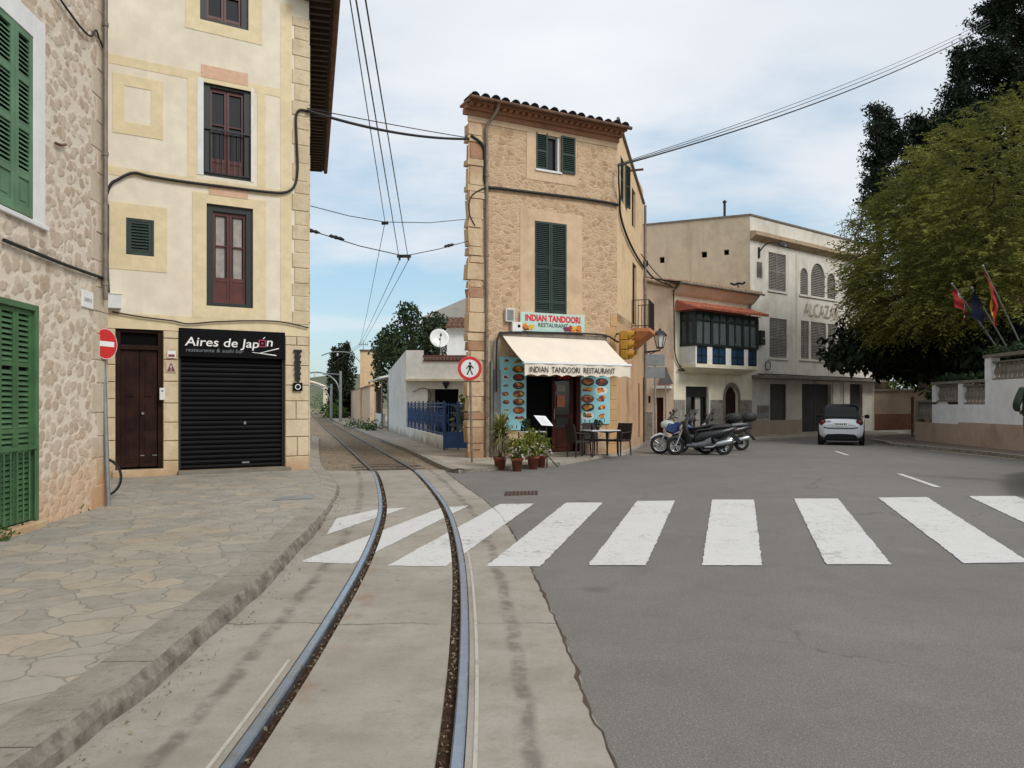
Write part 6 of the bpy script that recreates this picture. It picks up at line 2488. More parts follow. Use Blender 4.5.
for u in (0.03, gl_ * 0.5, gl_ - 0.03):
    mb.box((u - 0.03, -0.02, 0.1), (u + 0.03, 0.03, 1.62))
for z in (0.16, 0.62, 1.5):
    mb.box((0.06, -0.01, z), (gl_ - 0.06, 0.02, z + 0.05))
mb.build('gate_frame', 'blue', t_)
mb = MB(gf.T)
n = 11
for k in range(1, n):
    u = gl_ * k / n
    mb.box((u - 0.009, 0.0, 0.2), (u + 0.009, 0.015, 1.6))
mb.build('bars', 'blue', t_)
mb = MB(gf.T)
mb.box((0.06, 0.002, 0.2), (gl_ - 0.06, 0.012, 0.62))
mb.build('lower_panel', 'blue', t_)
mb = MB(gf.T)
for s in (0.25, 0.75):
    u = gl_ * s
    mb.tube([(u + 0.12 * cos(q * pi / 7), 0.008, 1.08 + 0.2 * sin(q * pi / 7)) for q in range(15)], 0.013, 5)
mb.build('scrolls', 'blue', t_)

wh = Fr((-4.7, 33.7), (1, 0.0))
ws = Fr((-4.7, 33.7), (0.262, -1))
root = thing('white_house', 'low flat roofed white house behind the blue railing', 'house', (-4.7, 33.7, 0))
dw = wh.rect(434.5, 389, 458.5, 430)
dw = (*dw[:2], 0.2, dw[3])
zp, zl = wh.px(440, 357)[1], wh.px(440, 380)[1]
mb = MB(wh.T)
wall(mb, 0, 6.0, 0, zp, [dw], 0.25)
mb.quad((0, 0, zl + 0.3), (6, 0, zl + 0.3), (4, 8, zl + 0.3), (-2.1, 8, zl + 0.3))
mb.T = ws.T
mb.quad((-8, 0, 0), (0, 0, 0), (0, 0, zp + 0.3), (-8, 0, zp - 0.3))
mb.T = wh.T
mb.box((0.004, 0.004, zp), (0.75, 0.25, zp + 0.3))
mb.build('wall', 'white', root)
mb = MB(wh.T)
mb.box((-0.05, -0.35, zl - 0.06), (5.9, 0.02, zl + 0.06))
mb.build('ledge', 'creamold', root, 0.02)
mb = MB(wh.T)
mb.box((0.76, -0.05, zp), (3.0, 0.28, zp + 0.08))
for k in range(14):
    u = 0.86 + k * 0.155
    mb.lathe([(0.06, 0), (0.06, 0.1)], 8, 0, wh.T.inverted() @ wh.T @ Matrix.Translation((u, -0.06, zp - 0.14)))
mb.box((0.76, -0.04, zp - 0.2), (3.0, 0.02, zp - 0.15))
mb.build('parapet_tiles', plaster('dull_red_tile', C(126, 84, 76), C(84, 60, 54), 0.5, 3.0), root)
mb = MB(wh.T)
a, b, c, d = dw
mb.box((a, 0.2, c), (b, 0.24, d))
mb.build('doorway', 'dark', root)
mb = MB(wh.T)
mb.box((a - 0.3, -0.02, 0.2), (a, 0.02, d))
mb.build('door_jamb', 'coping', root)
t_ = thing('wall_lantern', 'small dark lantern above the dark doorway of the white house', 'lantern', wh.w((a + b) / 2, -0.2, d + 0.15))
u, z = wh.px(446.5, 384.5)
mb = MB(wh.T)
mb.lathe([(0.0, -0.2), (0.06, -0.16), (0.16, 0.08), (0.1, 0.14), (0.03, 0.2)], 8, 0, Matrix.Translation((u, -0.25, z)), False)
mb.build('lantern_body', 'black', t_)
mb = MB(wh.T)
mb.tube([(u, -0.25, z + 0.2), (u, -0.02, z + 0.22)], 0.015, 6)
mb.build('bracket', 'black', t_)
mb = MB(wh.T)
for k in range(5):
    mb.box((wh.u(462), -0.03, 2.05 - k * 0.42), (wh.u(472), 0.03, 2.38 - k * 0.42))
mb.build('side_stones', 'white_clean', root, 0.015)
wire('house_cable', smooth_path([wh.w(wh.px(x, y)[0], -0.06, wh.px(x, y)[1]) for x, y in ((413, 392), (424, 388), (431, 394), (428, 404), (427, 412))]), 0.014, 'thin stray cable drooping on the white house wall', 'cable')
# dish and aerial on the terrace
dp = P(439.5, 338, 36.5)
t_ = thing('satellite_dish', 'white satellite dish on the terrace of the low white house', 'satellite dish', dp)
mb = MB()
T = Matrix.Translation(dp) @ Vector((0.25, -1, 0.25)).to_track_quat('Z', 'Y').to_matrix().to_4x4()
mb.lathe([(0.0, -0.1), (0.2, -0.085), (0.36, -0.04), (0.46, 0.02), (0.47, 0.0), (0.36, -0.065), (0.0, -0.13)], 22, 0, T, True, False)
mb.build('dish', 'whitesign', t_)
mb = MB()
mb.tube([dp + Vector((0, 0.05, 0)), dp + Vector((0.05, 0.2, -0.5)), dp + Vector((0.05, 0.2, -1.5))], 0.03, 7)
tip = T @ Vector((0, 0, 0.42))
mb.tube([T @ Vector((0, -0.44, 0.0)), tip], 0.014, 6)
mb.build('mast', 'galv', t_)
mb = MB()
mb.lathe([(0.04, -0.06), (0.05, 0.05), (0.02, 0.08)], 10, 0, Matrix.Translation(tip))
mb.build('receiver', 'blackmat', t_)

# grey roofed house behind
bh = Fr((-6.2, 53.0), (1, 0.0))
root = thing('grey_roof_house', 'pale house with a sloping grey roof behind the satellite dish', 'house', (-6.2, 53.0, 0))
mb = MB(bh.T)
u0 = bh.u(424)
za = bh.px(440, 317, -0.4)[1]
wall(mb, u0 + 0.3, 10, 0, za - 0.05, [], 0.2)
mb.quad((u0 + 0.3, 0, 0), (u0 + 0.3, 7, 0), (u0 + 0.3, 7, za - 0.05), (u0 + 0.3, 0, za - 0.05))
mb.build('wall', 'white', root)
mb = MB(bh.T)
za = bh.px(440, 317, -0.4)[1]
ul, zr_ = bh.px(482, 291, 3.6)
u0 = bh.u(422, -0.4)
E0, E1, E2, E3, Q0, Q1 = (u0, -0.4, za), (11, -0.4, za), (11, 7.4, za), (u0, 7.4, za), (ul, 3.6, zr_), (11, 3.6, zr_)
mb.add([E0, E1, E2, E3, Q0, Q1], [(0, 1, 5, 4), (3, 0, 4), (2, 3, 4, 5), (1, 2, 5)])
dn = lambda v: (v[0], v[1], v[2] - 0.14)
for p, q in ((E0, E1), (E3, E0)):
    mb.quad(p, q, dn(q), dn(p))
mb.quad(dn(E0), dn(E1), dn(E2), dn(E3))
mb.build('roof', 'roofgrey', root)
ah = Fr((-3.1, 38.2), (1, 0))
t_ = thing('tiled_annex', 'white annex with a scrap of old tiled roof beside the satellite dish', 'house', (-3.1, 38.2, 0))
mb = MB(ah.T)
za = ah.px(458, 328)[1]
wall(mb, ah.u(447), 4.5, 0, za, [], 0.2)
shell(mb, ah, ah.u(447), 4.5, 0, za, 3)
mb.build('wall', 'white_clean', t_)
mb = MB(ah.T)
barrel_tiles(mb, Matrix.Translation((ah.u(446), -0.35, za)) @ Matrix.Rotation(radians(17), 4, 'X'), 4.6, 2.4, 0.26, 0.1, 5)
mb.build('roof', 'tile', t_)

# buildings further up the track
vx = -0.2618


def street(y, o=0.0):
    """A point on the right-hand building line of the side street."""
    return Vector((Bw.x + vx * (y - Bw.y) + o, y, 0))


sv = Vector((vx, 1, 0)).normalized()
p0 = street(42.0)
fl1 = Fr((p0.x, p0.y), -sv)
t_ = thing('lean_to', 'white lean-to with a sloping pale roof beside the track beyond the white house', 'shed', (p0.x, p0.y, 0))
mb = MB(fl1.T)
mb.box((-8.5, 0.0, 0), (-4.2, 0.25, 0.95))
mb.box((-8.5, 2.6, 0), (0.0, 2.8, 2.9))
mb.build('wall', 'white', t_)
mb = MB(fl1.T)
mb.loft([[(-8.8, -0.45, 2.95), (-8.8, -0.45, 3.05), (-8.8, 2.8, 3.75), (-8.8, 2.8, 3.65)], [(0.0, -0.45, 2.95), (0.0, -0.45, 3.05), (0.0, 2.8, 3.75), (0.0, 2.8, 3.65)]], 0, None, False)
mb.build('roof', 'whiteplast', t_)
for u in (-8.4, -4.2, -0.2):
    mb = MB(fl1.T)
    mb.tube([(u, 0.05, 0), (u, 0.05, 3.0)], 0.05, 8)
    mb.build('post', 'galv', t_)
mb = MB(fl1.T)
for k in range(22):
    u = -8.3 + k * 0.19
    mb.tube([(u, 0.1, 0.95), (u, 0.1, 2.5)], 0.014, 5)
mb.box((-8.4, 0.08, 2.45), (-4.2, 0.12, 2.5))
mb.build('mesh_panel', 'rust', t_)
p0 = street(55.0)
fl2 = Fr((p0.x, p0.y), -sv)
t_ = thing('pink_wall', 'long weathered pinkish wall along the right of the side street', 'wall', (p0.x, p0.y, 0))
mb = MB(fl2.T)
wall(mb, -33, 0, 0, 2.9, [], 0.2)
mb.box((-33, 0.001, 0), (0, 0.3, 2.895))
mb.build('wall', 'pinkold', t_)
mb = MB(fl2.T)
mb.box((-33, -0.05, 2.9), (-12, 0.35, 2.97))
mb.loft([[(-12, -0.15, 2.92), (-12, 1.0, 3.2), (-12, 1.0, 3.1), (-12, -0.15, 2.85)], [(0.1, -0.15, 2.92), (0.1, 1.0, 3.2), (0.1, 1.0, 3.1), (0.1, -0.15, 2.85)]], 0, None, False)
mb.build('coping', 'tilepale', t_)
p0 = street(64.0)
fl3 = Fr((p0.x, p0.y), (1, 0.1))
t_ = thing('tower_house', 'tall narrow ochre house end rising over the pinkish wall', 'house', (p0.x + 1, p0.y, 0))
mb = MB(fl3.T)
zt = fl3.px(365, 351)[1]
mb.box((fl3.u(360), 0, 0), (fl3.u(378), 5, zt))
mb.build('wall', 'peachside', t_)
mb = MB(fl3.T)
mb.box((fl3.u(359.6), -0.1, zt), (fl3.u(378.5), 5.1, zt + 0.12))
mb.build('roof', 'tile', t_)
ap = fl3.w(fl3.u(362.8), 0.5, zt)
t_ = thing('tv_aerial', 'comb-shaped television aerial on top of the narrow ochre house', 'aerial', ap)
mb = MB()
mb.tube([ap, ap + Vector((0, 0, 0.95))], 0.03, 6)
mb.build('mast', 'galv', t_)
mb = MB()
mb.tube([ap + Vector((-0.4, 0, 0.6)), ap + Vector((0.4, 0, 0.6))], 0.03, 6)
for k in range(5):
    mb.tube([ap + Vector((-0.36 + 0.18 * k, 0, 0.45)), ap + Vector((-0.36 + 0.18 * k, 0, 0.8))], 0.02, 5)
mb.build('elements', 'galv', t_)
p0 = Vector((-30.5, 112, 0))
t_ = thing('track_portal', 'small pale arched gateway over the track at the far end of the side street', 'gateway', p0)
mb = MB()
for s in (-1, 1):
    mb.box((p0.x + s * 3.0 - 0.25, p0.y - 0.25, -0.1), (p0.x + s * 3.0 + 0.25, p0.y + 0.25, 4.0))
mb.build('pillars', 'creamold', t_)
mb = MB()
mb.tube([(p0.x - 3.2 + 6.4 * k / 10, p0.y, 4.0 + 0.9 * sin(pi * k / 10)) for k in range(11)], 0.16, 8)
mb.build('arch', 'creamold', t_)

# ---------------------------------------------------------------- trees and plants
def crown_obj(root, name, mat, pts, size, aspect, droop=0.0, seed=1):
    r = random.Random(seed)
    mb = MB()
    leaf_mesh(mb, pts, size, aspect, droop, 0, 0.4, r)
    return mb.build(name, mat, root)


def blobs(spec, seed):
    r = random.Random(seed)
    out = []
    for i, (c, rad, n, inner) in enumerate(spec):
        out += blob_points(c, rad, n, inner, 0.3, 0.5, seed + i, r)
    return out


# the big feathery tree behind the white garden wall
TC = Vector((20.9, 30.5, 7.4))
root = thing('feathery_tree', 'huge rounded yellow green feathery tree overhanging the white garden wall', 'tree', (TC.x, TC.y, 1.0))
r = random.Random(77)
mb = MB()
branch(mb, (TC.x, TC.y, 0.3), (TC.x - 0.3, TC.y, 3.6), 0.42, 0.3, 8, 0.2)
mb_tr = mb
for k in range(13):
    a = 2 * pi * k / 13 + r.uniform(-0.2, 0.2)
    e = Vector((TC.x + 5.0 * cos(a) * r.uniform(0.6, 1), TC.y + 4.6 * sin(a) * r.uniform(0.6, 1), TC.z + r.uniform(-1.5, 3.5)))
    pts = branch(mb, (TC.x - 0.3, TC.y, r.uniform(2.6, 3.8)), e, 0.16, 0.03, 8, 0.6, 0, r)
    for q in range(4):
        s = pts[r.randint(3, 7)]
        branch(mb, s, s + Vector((r.uniform(-2, 2), r.uniform(-2, 2), r.uniform(-0.5, 1.8))), 0.05, 0.012, 5, 0.5, 0, r)
mb.build('trunk', 'bark', root)
mb = MB()
spec = [(TC, (7.1, 6.4, 6.0), 4300, 0.82), (TC + Vector((-2.2, -1.5, -1.2)), (5.2, 4.6, 4.0), 900, 0.72), (TC + Vector((0.2, -1.2, 2.6)), (5.6, 4.6, 3.5), 1100, 0.75),
        (TC + Vector((-4.3, -0.4, -0.4)), (3.0, 3.6, 3.2), 1500, 0.5), (TC + Vector((-4.5, -0.6, -1.5)), (2.5, 3.0, 1.9), 900, 0.3), (TC, (5.6, 5.2, 4.4), 1300, 0.3)]
for i, (c, rad, n, inner) in enumerate(spec):
    for p in blob_points(c, rad, n, inner, 0.13, 0.35, 31 + i, r, False):
        if p.z < 4.3 + 0.5 * noise.noise(p * 0.8):
            continue
        o = (p - c)
        o.z *= 0.6
        o.normalize()
        d = (o * 0.9 + Vector((r.uniform(-0.6, 0.6), r.uniform(-0.6, 0.6), r.uniform(-0.2, 0.7)))).normalized()
        L = r.uniform(0.5, 1.1)
        side = d.cross(Vector((0, 0, 1)))
        side = side.normalized() if side.length > 0.05 else Vector((1, 0, 0))
        m = 19
        for q in range(m):
            t = q / m
            b = p + d * L * t + Vector((0, 0, -0.55 * L * t * t))
            sd_ = (side * (1 if q % 2 else -1) + d * 0.5 + Vector((r.uniform(-.4, .4), r.uniform(-.4, .4), r.uniform(-0.9, 0.1)))).normalized()
            l = r.uniform(0.10, 0.2)
            w = l * 0.36
            n_ = sd_.cross(Vector((r.uniform(-1, 1), r.uniform(-1, 1), r.uniform(-1, 1)))).normalized()
            mb.add([b, b + sd_ * l * 0.5 + n_ * w * 0.5, b + sd_ * l, b + sd_ * l * 0.5 - n_ * w * 0.5], [(0, 1, 2, 3)])
mb.build('crown', 'leaf_big', root)


def simple_tree(name, label, base, spec, mat, size, aspect, seed, trunk=(0.2, 0.08), group=None, droop=0.1, cat='tree', top=None):
    root = thing(name, label, cat, base, 0, group)
    r = random.Random(seed)
    mb = MB()
    b = Vector(base)
    cc = Vector(spec[0][0])
    t = Vector((cc.x, cc.y, top if top else cc.z + spec[0][1][2] * 0.5))
    branch(mb, b - Vector((0, 0, 0.2)), t, trunk[0], trunk[1], 8, 0.15, 0, r)
    for (c, rad, n, inner) in spec:
        for k in range(4):
            s = b.lerp(t, r.uniform(0.35, 0.95))
            branch(mb, s, Vector(c) + Vector((r.uniform(-0.7, 0.7) * rad[0], r.uniform(-0.7, 0.7) * rad[1], r.uniform(-0.5, 0.6) * rad[2])), trunk[1] * 0.7, 0.015, 5, 0.4, 0, r)
    mb.build('trunk', 'bark', root)
    crown_obj(root, 'crown', mat, blobs(spec, seed), size, aspect, droop, seed)
    return root


def PX(px, py, d):
    return tuple(P(px, py, d))


# dark conifers behind it
def conifer(label, px, ytop, d, R, seed, hts=1.0, n=5200, bot=3.0, round_=False):
    x = (px - CX) * d / F
    zt = H + (HY - ytop) * d / F
    root = thing('dark_conifer', label, 'tree', (x, d, 1.0), 0, 'dark conifers behind the feathery tree')
    r = random.Random(seed)
    mb = MB()
    branch(mb, (x, d, 0.5), (x, d, zt - 0.6), 0.35, 0.05, 10, 0.1, 0, r)
    pts = []
    L = zt - bot
    m = int(L / 0.42)
    for k in range(m):
        z = zt - 0.2 - L * (k + r.uniform(-0.3, 0.3)) / m
        t = (zt - z) / L
        rad = R * (min(1.0, t * 5.5) ** 0.6 * (0.75 + 0.25 * sin(k * 0.9 + seed)) if round_ else (t ** 0.75))
        nb = 5 if rad < 1.2 else 8
        for q in range(nb):
            a = r.uniform(0, 2 * pi)
            rr = rad * r.uniform(0.55, 1.2)
            tip = Vector((x + rr * cos(a), d + rr * sin(a), z + r.uniform(-0.1, 0.5) + (0.25 * rr)))
            st = Vector((x, d, z - 0.15))
            mb.tube([st, st.lerp(tip, 0.5) - Vector((0, 0, 0.08)), tip], [0.06, 0.04, 0.012], 5)
            cnt = int(52 + 92 * rr)
            for w in range(cnt):
                f = r.uniform(0.2, 1.05) ** 0.7
                c = st.lerp(tip, f)
                sp = 0.10 + 0.16 * (1 - abs(f - 0.7))
                pts.append(c + Vector((r.gauss(0, sp), r.gauss(0, sp), r.gauss(0, sp * 0.8))))
    mb.build('trunk', 'bark', root)
    crown_obj(root, 'crown', 'leaf_dark', pts, 0.22, 0.45, 0.0, seed)


conifer('shortest dark conifer, leftmost of its row, with a lumpy round top', 880, 110, 47.5, 1.35, 3, round_=True, bot=13.0)
conifer('second dark conifer from the left with a ragged double tip', 921, 116, 48, 1.9, 5, round_=True, bot=10.0)
conifer('slender pointed dark conifer standing up beside the tallest one', 958, 52, 48.5, 3.4, 8, bot=6.0)
conifer('tallest dark conifer running out of the top right corner of the view', 1016, -95, 49, 5.9, 9, bot=6.0)

# dark low trees below the feathery crown
simple_tree('shade_tree', 'dark drooping tree over the bend of the road, below the feathery crown', (20.6, 34.0, 0.8),
            [(PX(905, 341, 34), (3.6, 2.4, 1.35), 4200, 0.2), (PX(858, 355, 33), (1.5, 1.6, 0.7), 900, 0.2), (PX(955, 345, 34), (3.4, 2.6, 2.0), 3600, 0.2),
             (PX(884, 366, 34.5), (0.45, 0.8, 0.5), 220, 0.1), (PX(910, 370, 34.5), (0.4, 0.8, 0.6), 200, 0.1), (PX(938, 368, 34.5), (0.5, 0.8, 0.6), 220, 0.1)], 'leaf_dark', 0.34, 0.45, 12, (0.28, 0.12), None, 0.5, top=4.6)
simple_tree('garden_tree', 'dark garden tree directly behind the balustrades of the white wall', (19.0, 28.5, 0.8),
            [((18.7, 28.6, 3.8), (2.0, 1.8, 1.5), 2400, 0.2), ((21.3, 29, 3.8), (2.4, 1.8, 1.6), 2200, 0.2)], 'leaf_dark', 0.32, 0.45, 14, (0.22, 0.1), None, 0.4, top=4.2)
# bare twigs at the crown's left shoulder
root = thing('bare_tree', 'thin bare grey tree showing at the left shoulder of the feathery tree', 'tree', (24.7, 55, 0.0))
r = random.Random(9)
mb = MB()
pts = branch(mb, (24.7, 55, -0.1), (24.9, 55, 13.6), 0.2, 0.08, 8, 0.1, 0, r)
for k in range(26):
    s = pts[-1].lerp(pts[4], r.random())
    e = s + Vector((r.uniform(-1.7, 1.2), r.uniform(-1.2, 1.2), r.uniform(0.9, 3.4)))
    pp = branch(mb, s, e, 0.04, 0.012, 5, 0.5, 0, r)
    for q in range(4):
        b = pp[r.randint(2, 5)]
        branch(mb, b, b + Vector((r.uniform(-0.6, 0.5), r.uniform(-0.4, 0.4), r.uniform(0.1, 0.8))), 0.018, 0.008, 3, 0.4, 0, r)
mb.build('trunk', paint('grey_twig', C(120, 108, 96), 0.9, 0.2), root)

for k, (px, py, d, rx, rz_) in enumerate(((873, 385, 50, 1.3, 1.6), (893, 383, 51, 1.6, 1.9), (916, 384, 50, 1.5, 1.7), (936, 381, 52, 1.8, 2.1))):
    c = P(px, py, d)
    lab = ['yellow green bush behind the bend wall, leftmost of four', 'yellow green bush behind the bend wall, second from the left', 'yellow green bush behind the bend wall, third from the left',
           'yellow green bush behind the bend wall, rightmost of four'][k]
    simple_tree('bush', lab, (c.x, c.y, 0.0), [(c, (rx, 1.2, rz_), 620, 0.3)], 'leaf_yellow', 0.3, 0.5, 40 + k, (0.08, 0.03), 'bushes behind the bend wall', 0.1, 'bush')
mb = MB()
r = random.Random(3)
for k in range(1500):
    u = r.uniform(v1, v3)
    leaf_mesh(mb, [rw.w(u, r.uniform(0.1, 0.5), t1 + 0.1 + abs(r.gauss(0, 0.1)))], 0.13, 0.55, 0.2, rnd=r)
for k in range(2600):
    u = r.uniform(v3, v3 + 7)
    leaf_mesh(mb, [rw.w(u, r.uniform(-0.02, 0.6), t2 + 0.1 + abs(r.gauss(0, 0.11)))], 0.13, 0.55, 0.2, rnd=r)
for k in range(500):
    u = r.uniform(v0, v1)
    leaf_mesh(mb, [rw.w(u, r.uniform(0.3, 0.8), bp[0][3] + 0.15 + abs(r.gauss(0, 0.12)))], 0.13, 0.55, 0.2, rnd=r)
tag(mb.build('wall_ivy', 'leaf_mid'), 'low ivy growing along the top of the white garden wall', 'ivy', None, 'stuff')
gh = Fr((24.8, 38.0), (1, 0.2))
t_ = thing('garden_house', 'white house glimpsed through the trees behind the white garden wall', 'house', (24.8, 38, 1))
mb = MB(gh.T)
wo = [(1 + 2.4 * k, 2 + 2.4 * k, 2.2, 4.2) for k in range(4)]
wall(mb, 0, 12, 0, 6.0, wo, 0.2)
shell(mb, gh, 0, 12, 0, 6.0, 5)
mb.build('wall', 'white_clean', t_)
mb = MB(gh.T)
barrel_tiles(mb, Matrix.Translation((-0.3, -0.4, 6.0)) @ Matrix.Rotation(radians(20), 4, 'X'), 12.6, 5.5, 0.35, 0.12, 4)
mb.build('roof', 'tile', t_)
for o in wo:
    mb = MB(gh.T)
    mb.box((o[0], 0.18, o[2]), (o[1], 0.2, o[3]))
    mb.build('window', 'glass', t_)

# trees up the side street
c1, c2, c3 = P(412, 346, 49), P(389, 368, 50), P(409, 312, 49)
simple_tree('broad_tree', 'broad dark evergreen tree behind the low white house', (c1.x, c1.y, 0), [(c1, (2.2, 1.8, 2.0), 3800, 0.35), (c2, (1.3, 1.2, 2.2), 2000, 0.3), (P(388, 345, 50), (1.1, 1.0, 1.1), 900, 0.3), (c3, (0.85, 0.8, 0.7), 420, 0.3),
            (P(436, 336, 48.5), (1.2, 1.1, 1.5), 1500, 0.3)], 'leaf_mid', 0.24, 0.5, 21, (0.3, 0.14))
for k, (px, yt, wd, lab) in enumerate(((334.5, 351, 0.75, 'dark cypress beside the side street, leftmost and most slender of three'), (340.5, 348.5, 0.8, 'dark cypress beside the side street, in the middle of three'),
                                       (346.5, 345, 0.95, 'dark cypress beside the side street, tallest and rightmost of three'))):
    d = 82 + k * 0.8
    zt = H + (HY - yt) * d / F
    x = (px - CX) * d / F
    sp = []
    for q in range(7):
        t = q / 6
        rr = wd * (0.55 + 0.6 * sin(pi * min(0.9, 0.18 + t * 0.72)))* (0.62 if q == 6 else 1)
        sp.append(((x, d, 0.8 + (zt - 1.3) * t), (rr, rr, zt * 0.13), 420, 0.3))
    simple_tree('cypress', lab, (x, d, 0), sp, 'leaf_dark', 0.34, 0.45, 60 + k, (0.2, 0.05), 'cypresses beside the side street', 0.0)
for k, (px, py, d, rx, rz_, lab) in enumerate(((329, 411, 88, 1.1, 1.2, 'green bush at the foot of the cypresses, the left one'), (337, 412, 78, 1.0, 1.1, 'green bush at the foot of the cypresses, the right one'),
                                               (325, 404, 118, 2.6, 2.6, 'far green bush beyond the arched gateway'))):
    c = P(px, py, d)
    simple_tree('bush', lab, (c.x, c.y, 0), [(c, (rx, rx, rz_), 700, 0.3)], 'leaf_hedge', 0.26, 0.5, 80 + k, (0.06, 0.03), 'bushes by the side street', 0.1, 'bush')
for k, (px, py, d, n, lab) in enumerate(((352, 427, 52, 60, 'weeds at the pinkish wall foot, farthest tuft'), (362, 428.5, 49, 70, 'weeds at the pinkish wall foot, middle tuft'), (372.5, 430.5, 46, 90, 'weeds at the pinkish wall foot, nearest tuft'))):
    g = G(px, py, 0.08)
    r = random.Random(k)
    mb = MB()
    leaf_mesh(mb, [g + Vector((r.gauss(0, 0.22), r.gauss(0, 0.2), abs(r.gauss(0, 0.22)))) for _ in range(n * 2)], 0.2, 0.3, -0.3, rnd=r)
    tag(mb.build('weed', 'leaf_hedge'), lab, 'weed', 'weeds along the side street')
g = Vector((-1.5, 26.5, 0.9))
simple_tree('yard_shrub', 'green shrub standing in the yard behind the blue gate', (g.x, g.y, 0.05), [(g + Vector((0, 0, 0.2)), (0.55, 0.5, 0.75), 420, 0.2), (g + Vector((0.3, 0.3, 0.9)), (0.4, 0.4, 0.4), 160, 0.2)],
            'leaf_pot', 0.22, 0.4, 90, (0.05, 0.02), None, 0.2, 'shrub')
for k, (px, py, n, lab) in enumerate(((4, 540, 60, 'small weed tuft at the doorstep of the green door'), (24, 531, 40, 'small weed tuft just right of the green door step'), (63, 516, 50, 'small weed tuft midway along the stone wall foot'), (76, 513, 70, 'biggest weed tuft at the stone wall foot near the sign pole'))):
    g = G(px, py, 0.12)
    r = random.Random(50 + k)
    mb = MB()
    leaf_mesh(mb, [g + Vector((r.gauss(0, 0.04) - 0.03, r.gauss(0, 0.09), abs(r.gauss(0, 0.045)))) for _ in range(n * 2)], 0.07, 0.4, -0.2, rnd=r)
    tag(mb.build('weed', 'leaf_hedge'), lab, 'weed', 'weeds at the foot of the stone house')

# ---------------------------------------------------------------- tramway poles and overhead wires
poles = [(P(340.5, 371, 62), G(340.5, 423), 'catenary pole of the side street tramway, the nearer of two'), (P(331.2, 384, 70), G(331.2, 421), 'catenary pole of the side street tramway, the farther of two')]
for k, (tp, bp_, lab) in enumerate(poles):
    d = 62 if k == 0 else 70
    x = bp_.x * d / bp_.y
    t_ = thing('catenary_pole', lab, 'pole', (x, d, 0), 0, 'catenary poles of the tramway')
    mb = MB()
    zt = tp.z
    mb.tube([(x, d, -0.1), (x, d, zt)], [0.14, 0.1], 10)
    mb.build('mast', 'galv', t_)
    mb = MB()
    mb.tube(smooth_path([(x, d, zt - 2.0), (x - 0.35, d, zt - 0.9), (x - 1.2, d, zt - 0.25), (x - 2.1, d, zt - 0.1), (x - 3.0, d, zt - 0.3)], 5), 0.06, 7)
    mb.tube([(x, d, zt - 0.3), (x - 2.0, d, zt - 0.12)], 0.04, 6)
    mb.build('bracket_arm', 'galv', t_)
    mb = MB()
    mb.lathe([(0.05, -0.35), (0.09, -0.3), (0.05, -0.25), (0.09, -0.2), (0.05, -0.15), (0.09, -0.1), (0.04, 0.0)], 8, 0, Matrix.Translation((x - 2.1, d, zt - 0.1)))
    mb.build('insulator', 'whiteplast', t_)
d = 72
x = P(362, 400, d).x
t_ = thing('catenary_pole', 'catenary pole mostly hidden by the ochre house with its curved arm over the track', 'pole', (x, d, 0), 0, 'catenary poles of the tramway')
zt = P(361, 362, d).z
mb = MB()
mb.tube([(x, d, -0.1), (x, d, zt)], [0.13, 0.1], 10)
mb.build('mast', 'galv', t_)
mb = MB()
e = P(321.5, 355.5, d)
mb.tube(smooth_path([(x, d, zt - 0.2), P(352, 354, d), P(343, 352, d), P(332, 352.2, d), e], 5), 0.055, 7)
mb.build('bracket_arm', 'galv', t_)
mb = MB()
ic = P(337.5, 353, d)
mb.lathe([(0.04, -0.3), (0.09, -0.25), (0.05, -0.18), (0.09, -0.12), (0.04, 0.0)], 8, 0, Matrix.Translation(ic))
mb.build('insulator', 'whiteplast', t_)

nA, nB = P(404, 256, 18.7), P(385, 222, 18.3)
aL, bL = P(309, 230, 16.75), P(309, 205.5, 16.75)
aR, bR = P(468.5, 241, 20.7), P(468.5, 219, 20.7)
S1 = [aL, aL.lerp(nA, 0.5) - Vector((0, 0, 0.05)), nA, nA.lerp(aR, 0.5) - Vector((0, 0, 0.03)), aR]
S2 = [bL, bL.lerp(nB, 0.5) - Vector((0, 0, 0.04)), nB, nB.lerp(bR, 0.5) - Vector((0, 0, 0.06)), bR]
t_ = thing('span_wire', 'lower span wire with insulators between the yellow house and the corner house', 'wire', nA)
mb = MB()
mb.tube(S1, 0.011, 6)
mb.build('strand', 'cable', t_)
for a, b, f in ((aL, nA, 0.03), (aL, nA, 0.27), (nA, aR, 0.68)):
    mb = MB()
    d_ = (b - a).normalized()
    c = a.lerp(b, f)
    q = d_.to_track_quat('Z', 'Y').to_matrix().to_4x4()
    mb.lathe([(0.015, -0.2), (0.045, -0.15), (0.03, -0.08), (0.05, -0.03), (0.03, 0.04), (0.045, 0.1), (0.015, 0.2)], 8, 0, Matrix.Translation(c) @ q)
    mb.build('insulator', 'cable', t_)
mb = MB()
mb.box((nA.x - 0.17, nA.y - 0.03, nA.z - 0.04), (nA.x + 0.17, nA.y + 0.03, nA.z + 0.03))
for s in (-0.11, 0.11):
    mb.box((nA.x + s - 0.02, nA.y - 0.05, nA.z - 0.1), (nA.x + s + 0.02, nA.y + 0.05, nA.z - 0.04))
mb.build('clamp', 'cable', t_)
t_ = thing('span_wire', 'upper span wire between the yellow house and the corner house', 'wire', nB)
mb = MB()
mb.tube(S2, 0.009, 6)
mb.build('strand', 'cable', t_)
mb = MB()
mb.tube([nB - Vector((0.08, 0, 0.03)), nB + Vector((0.08, 0, -0.02))], 0.04, 6)
mb.build('clamp', 'cable', t_)
far1 = P(360, 346, 47)
zc_ = nA.z - 0.1
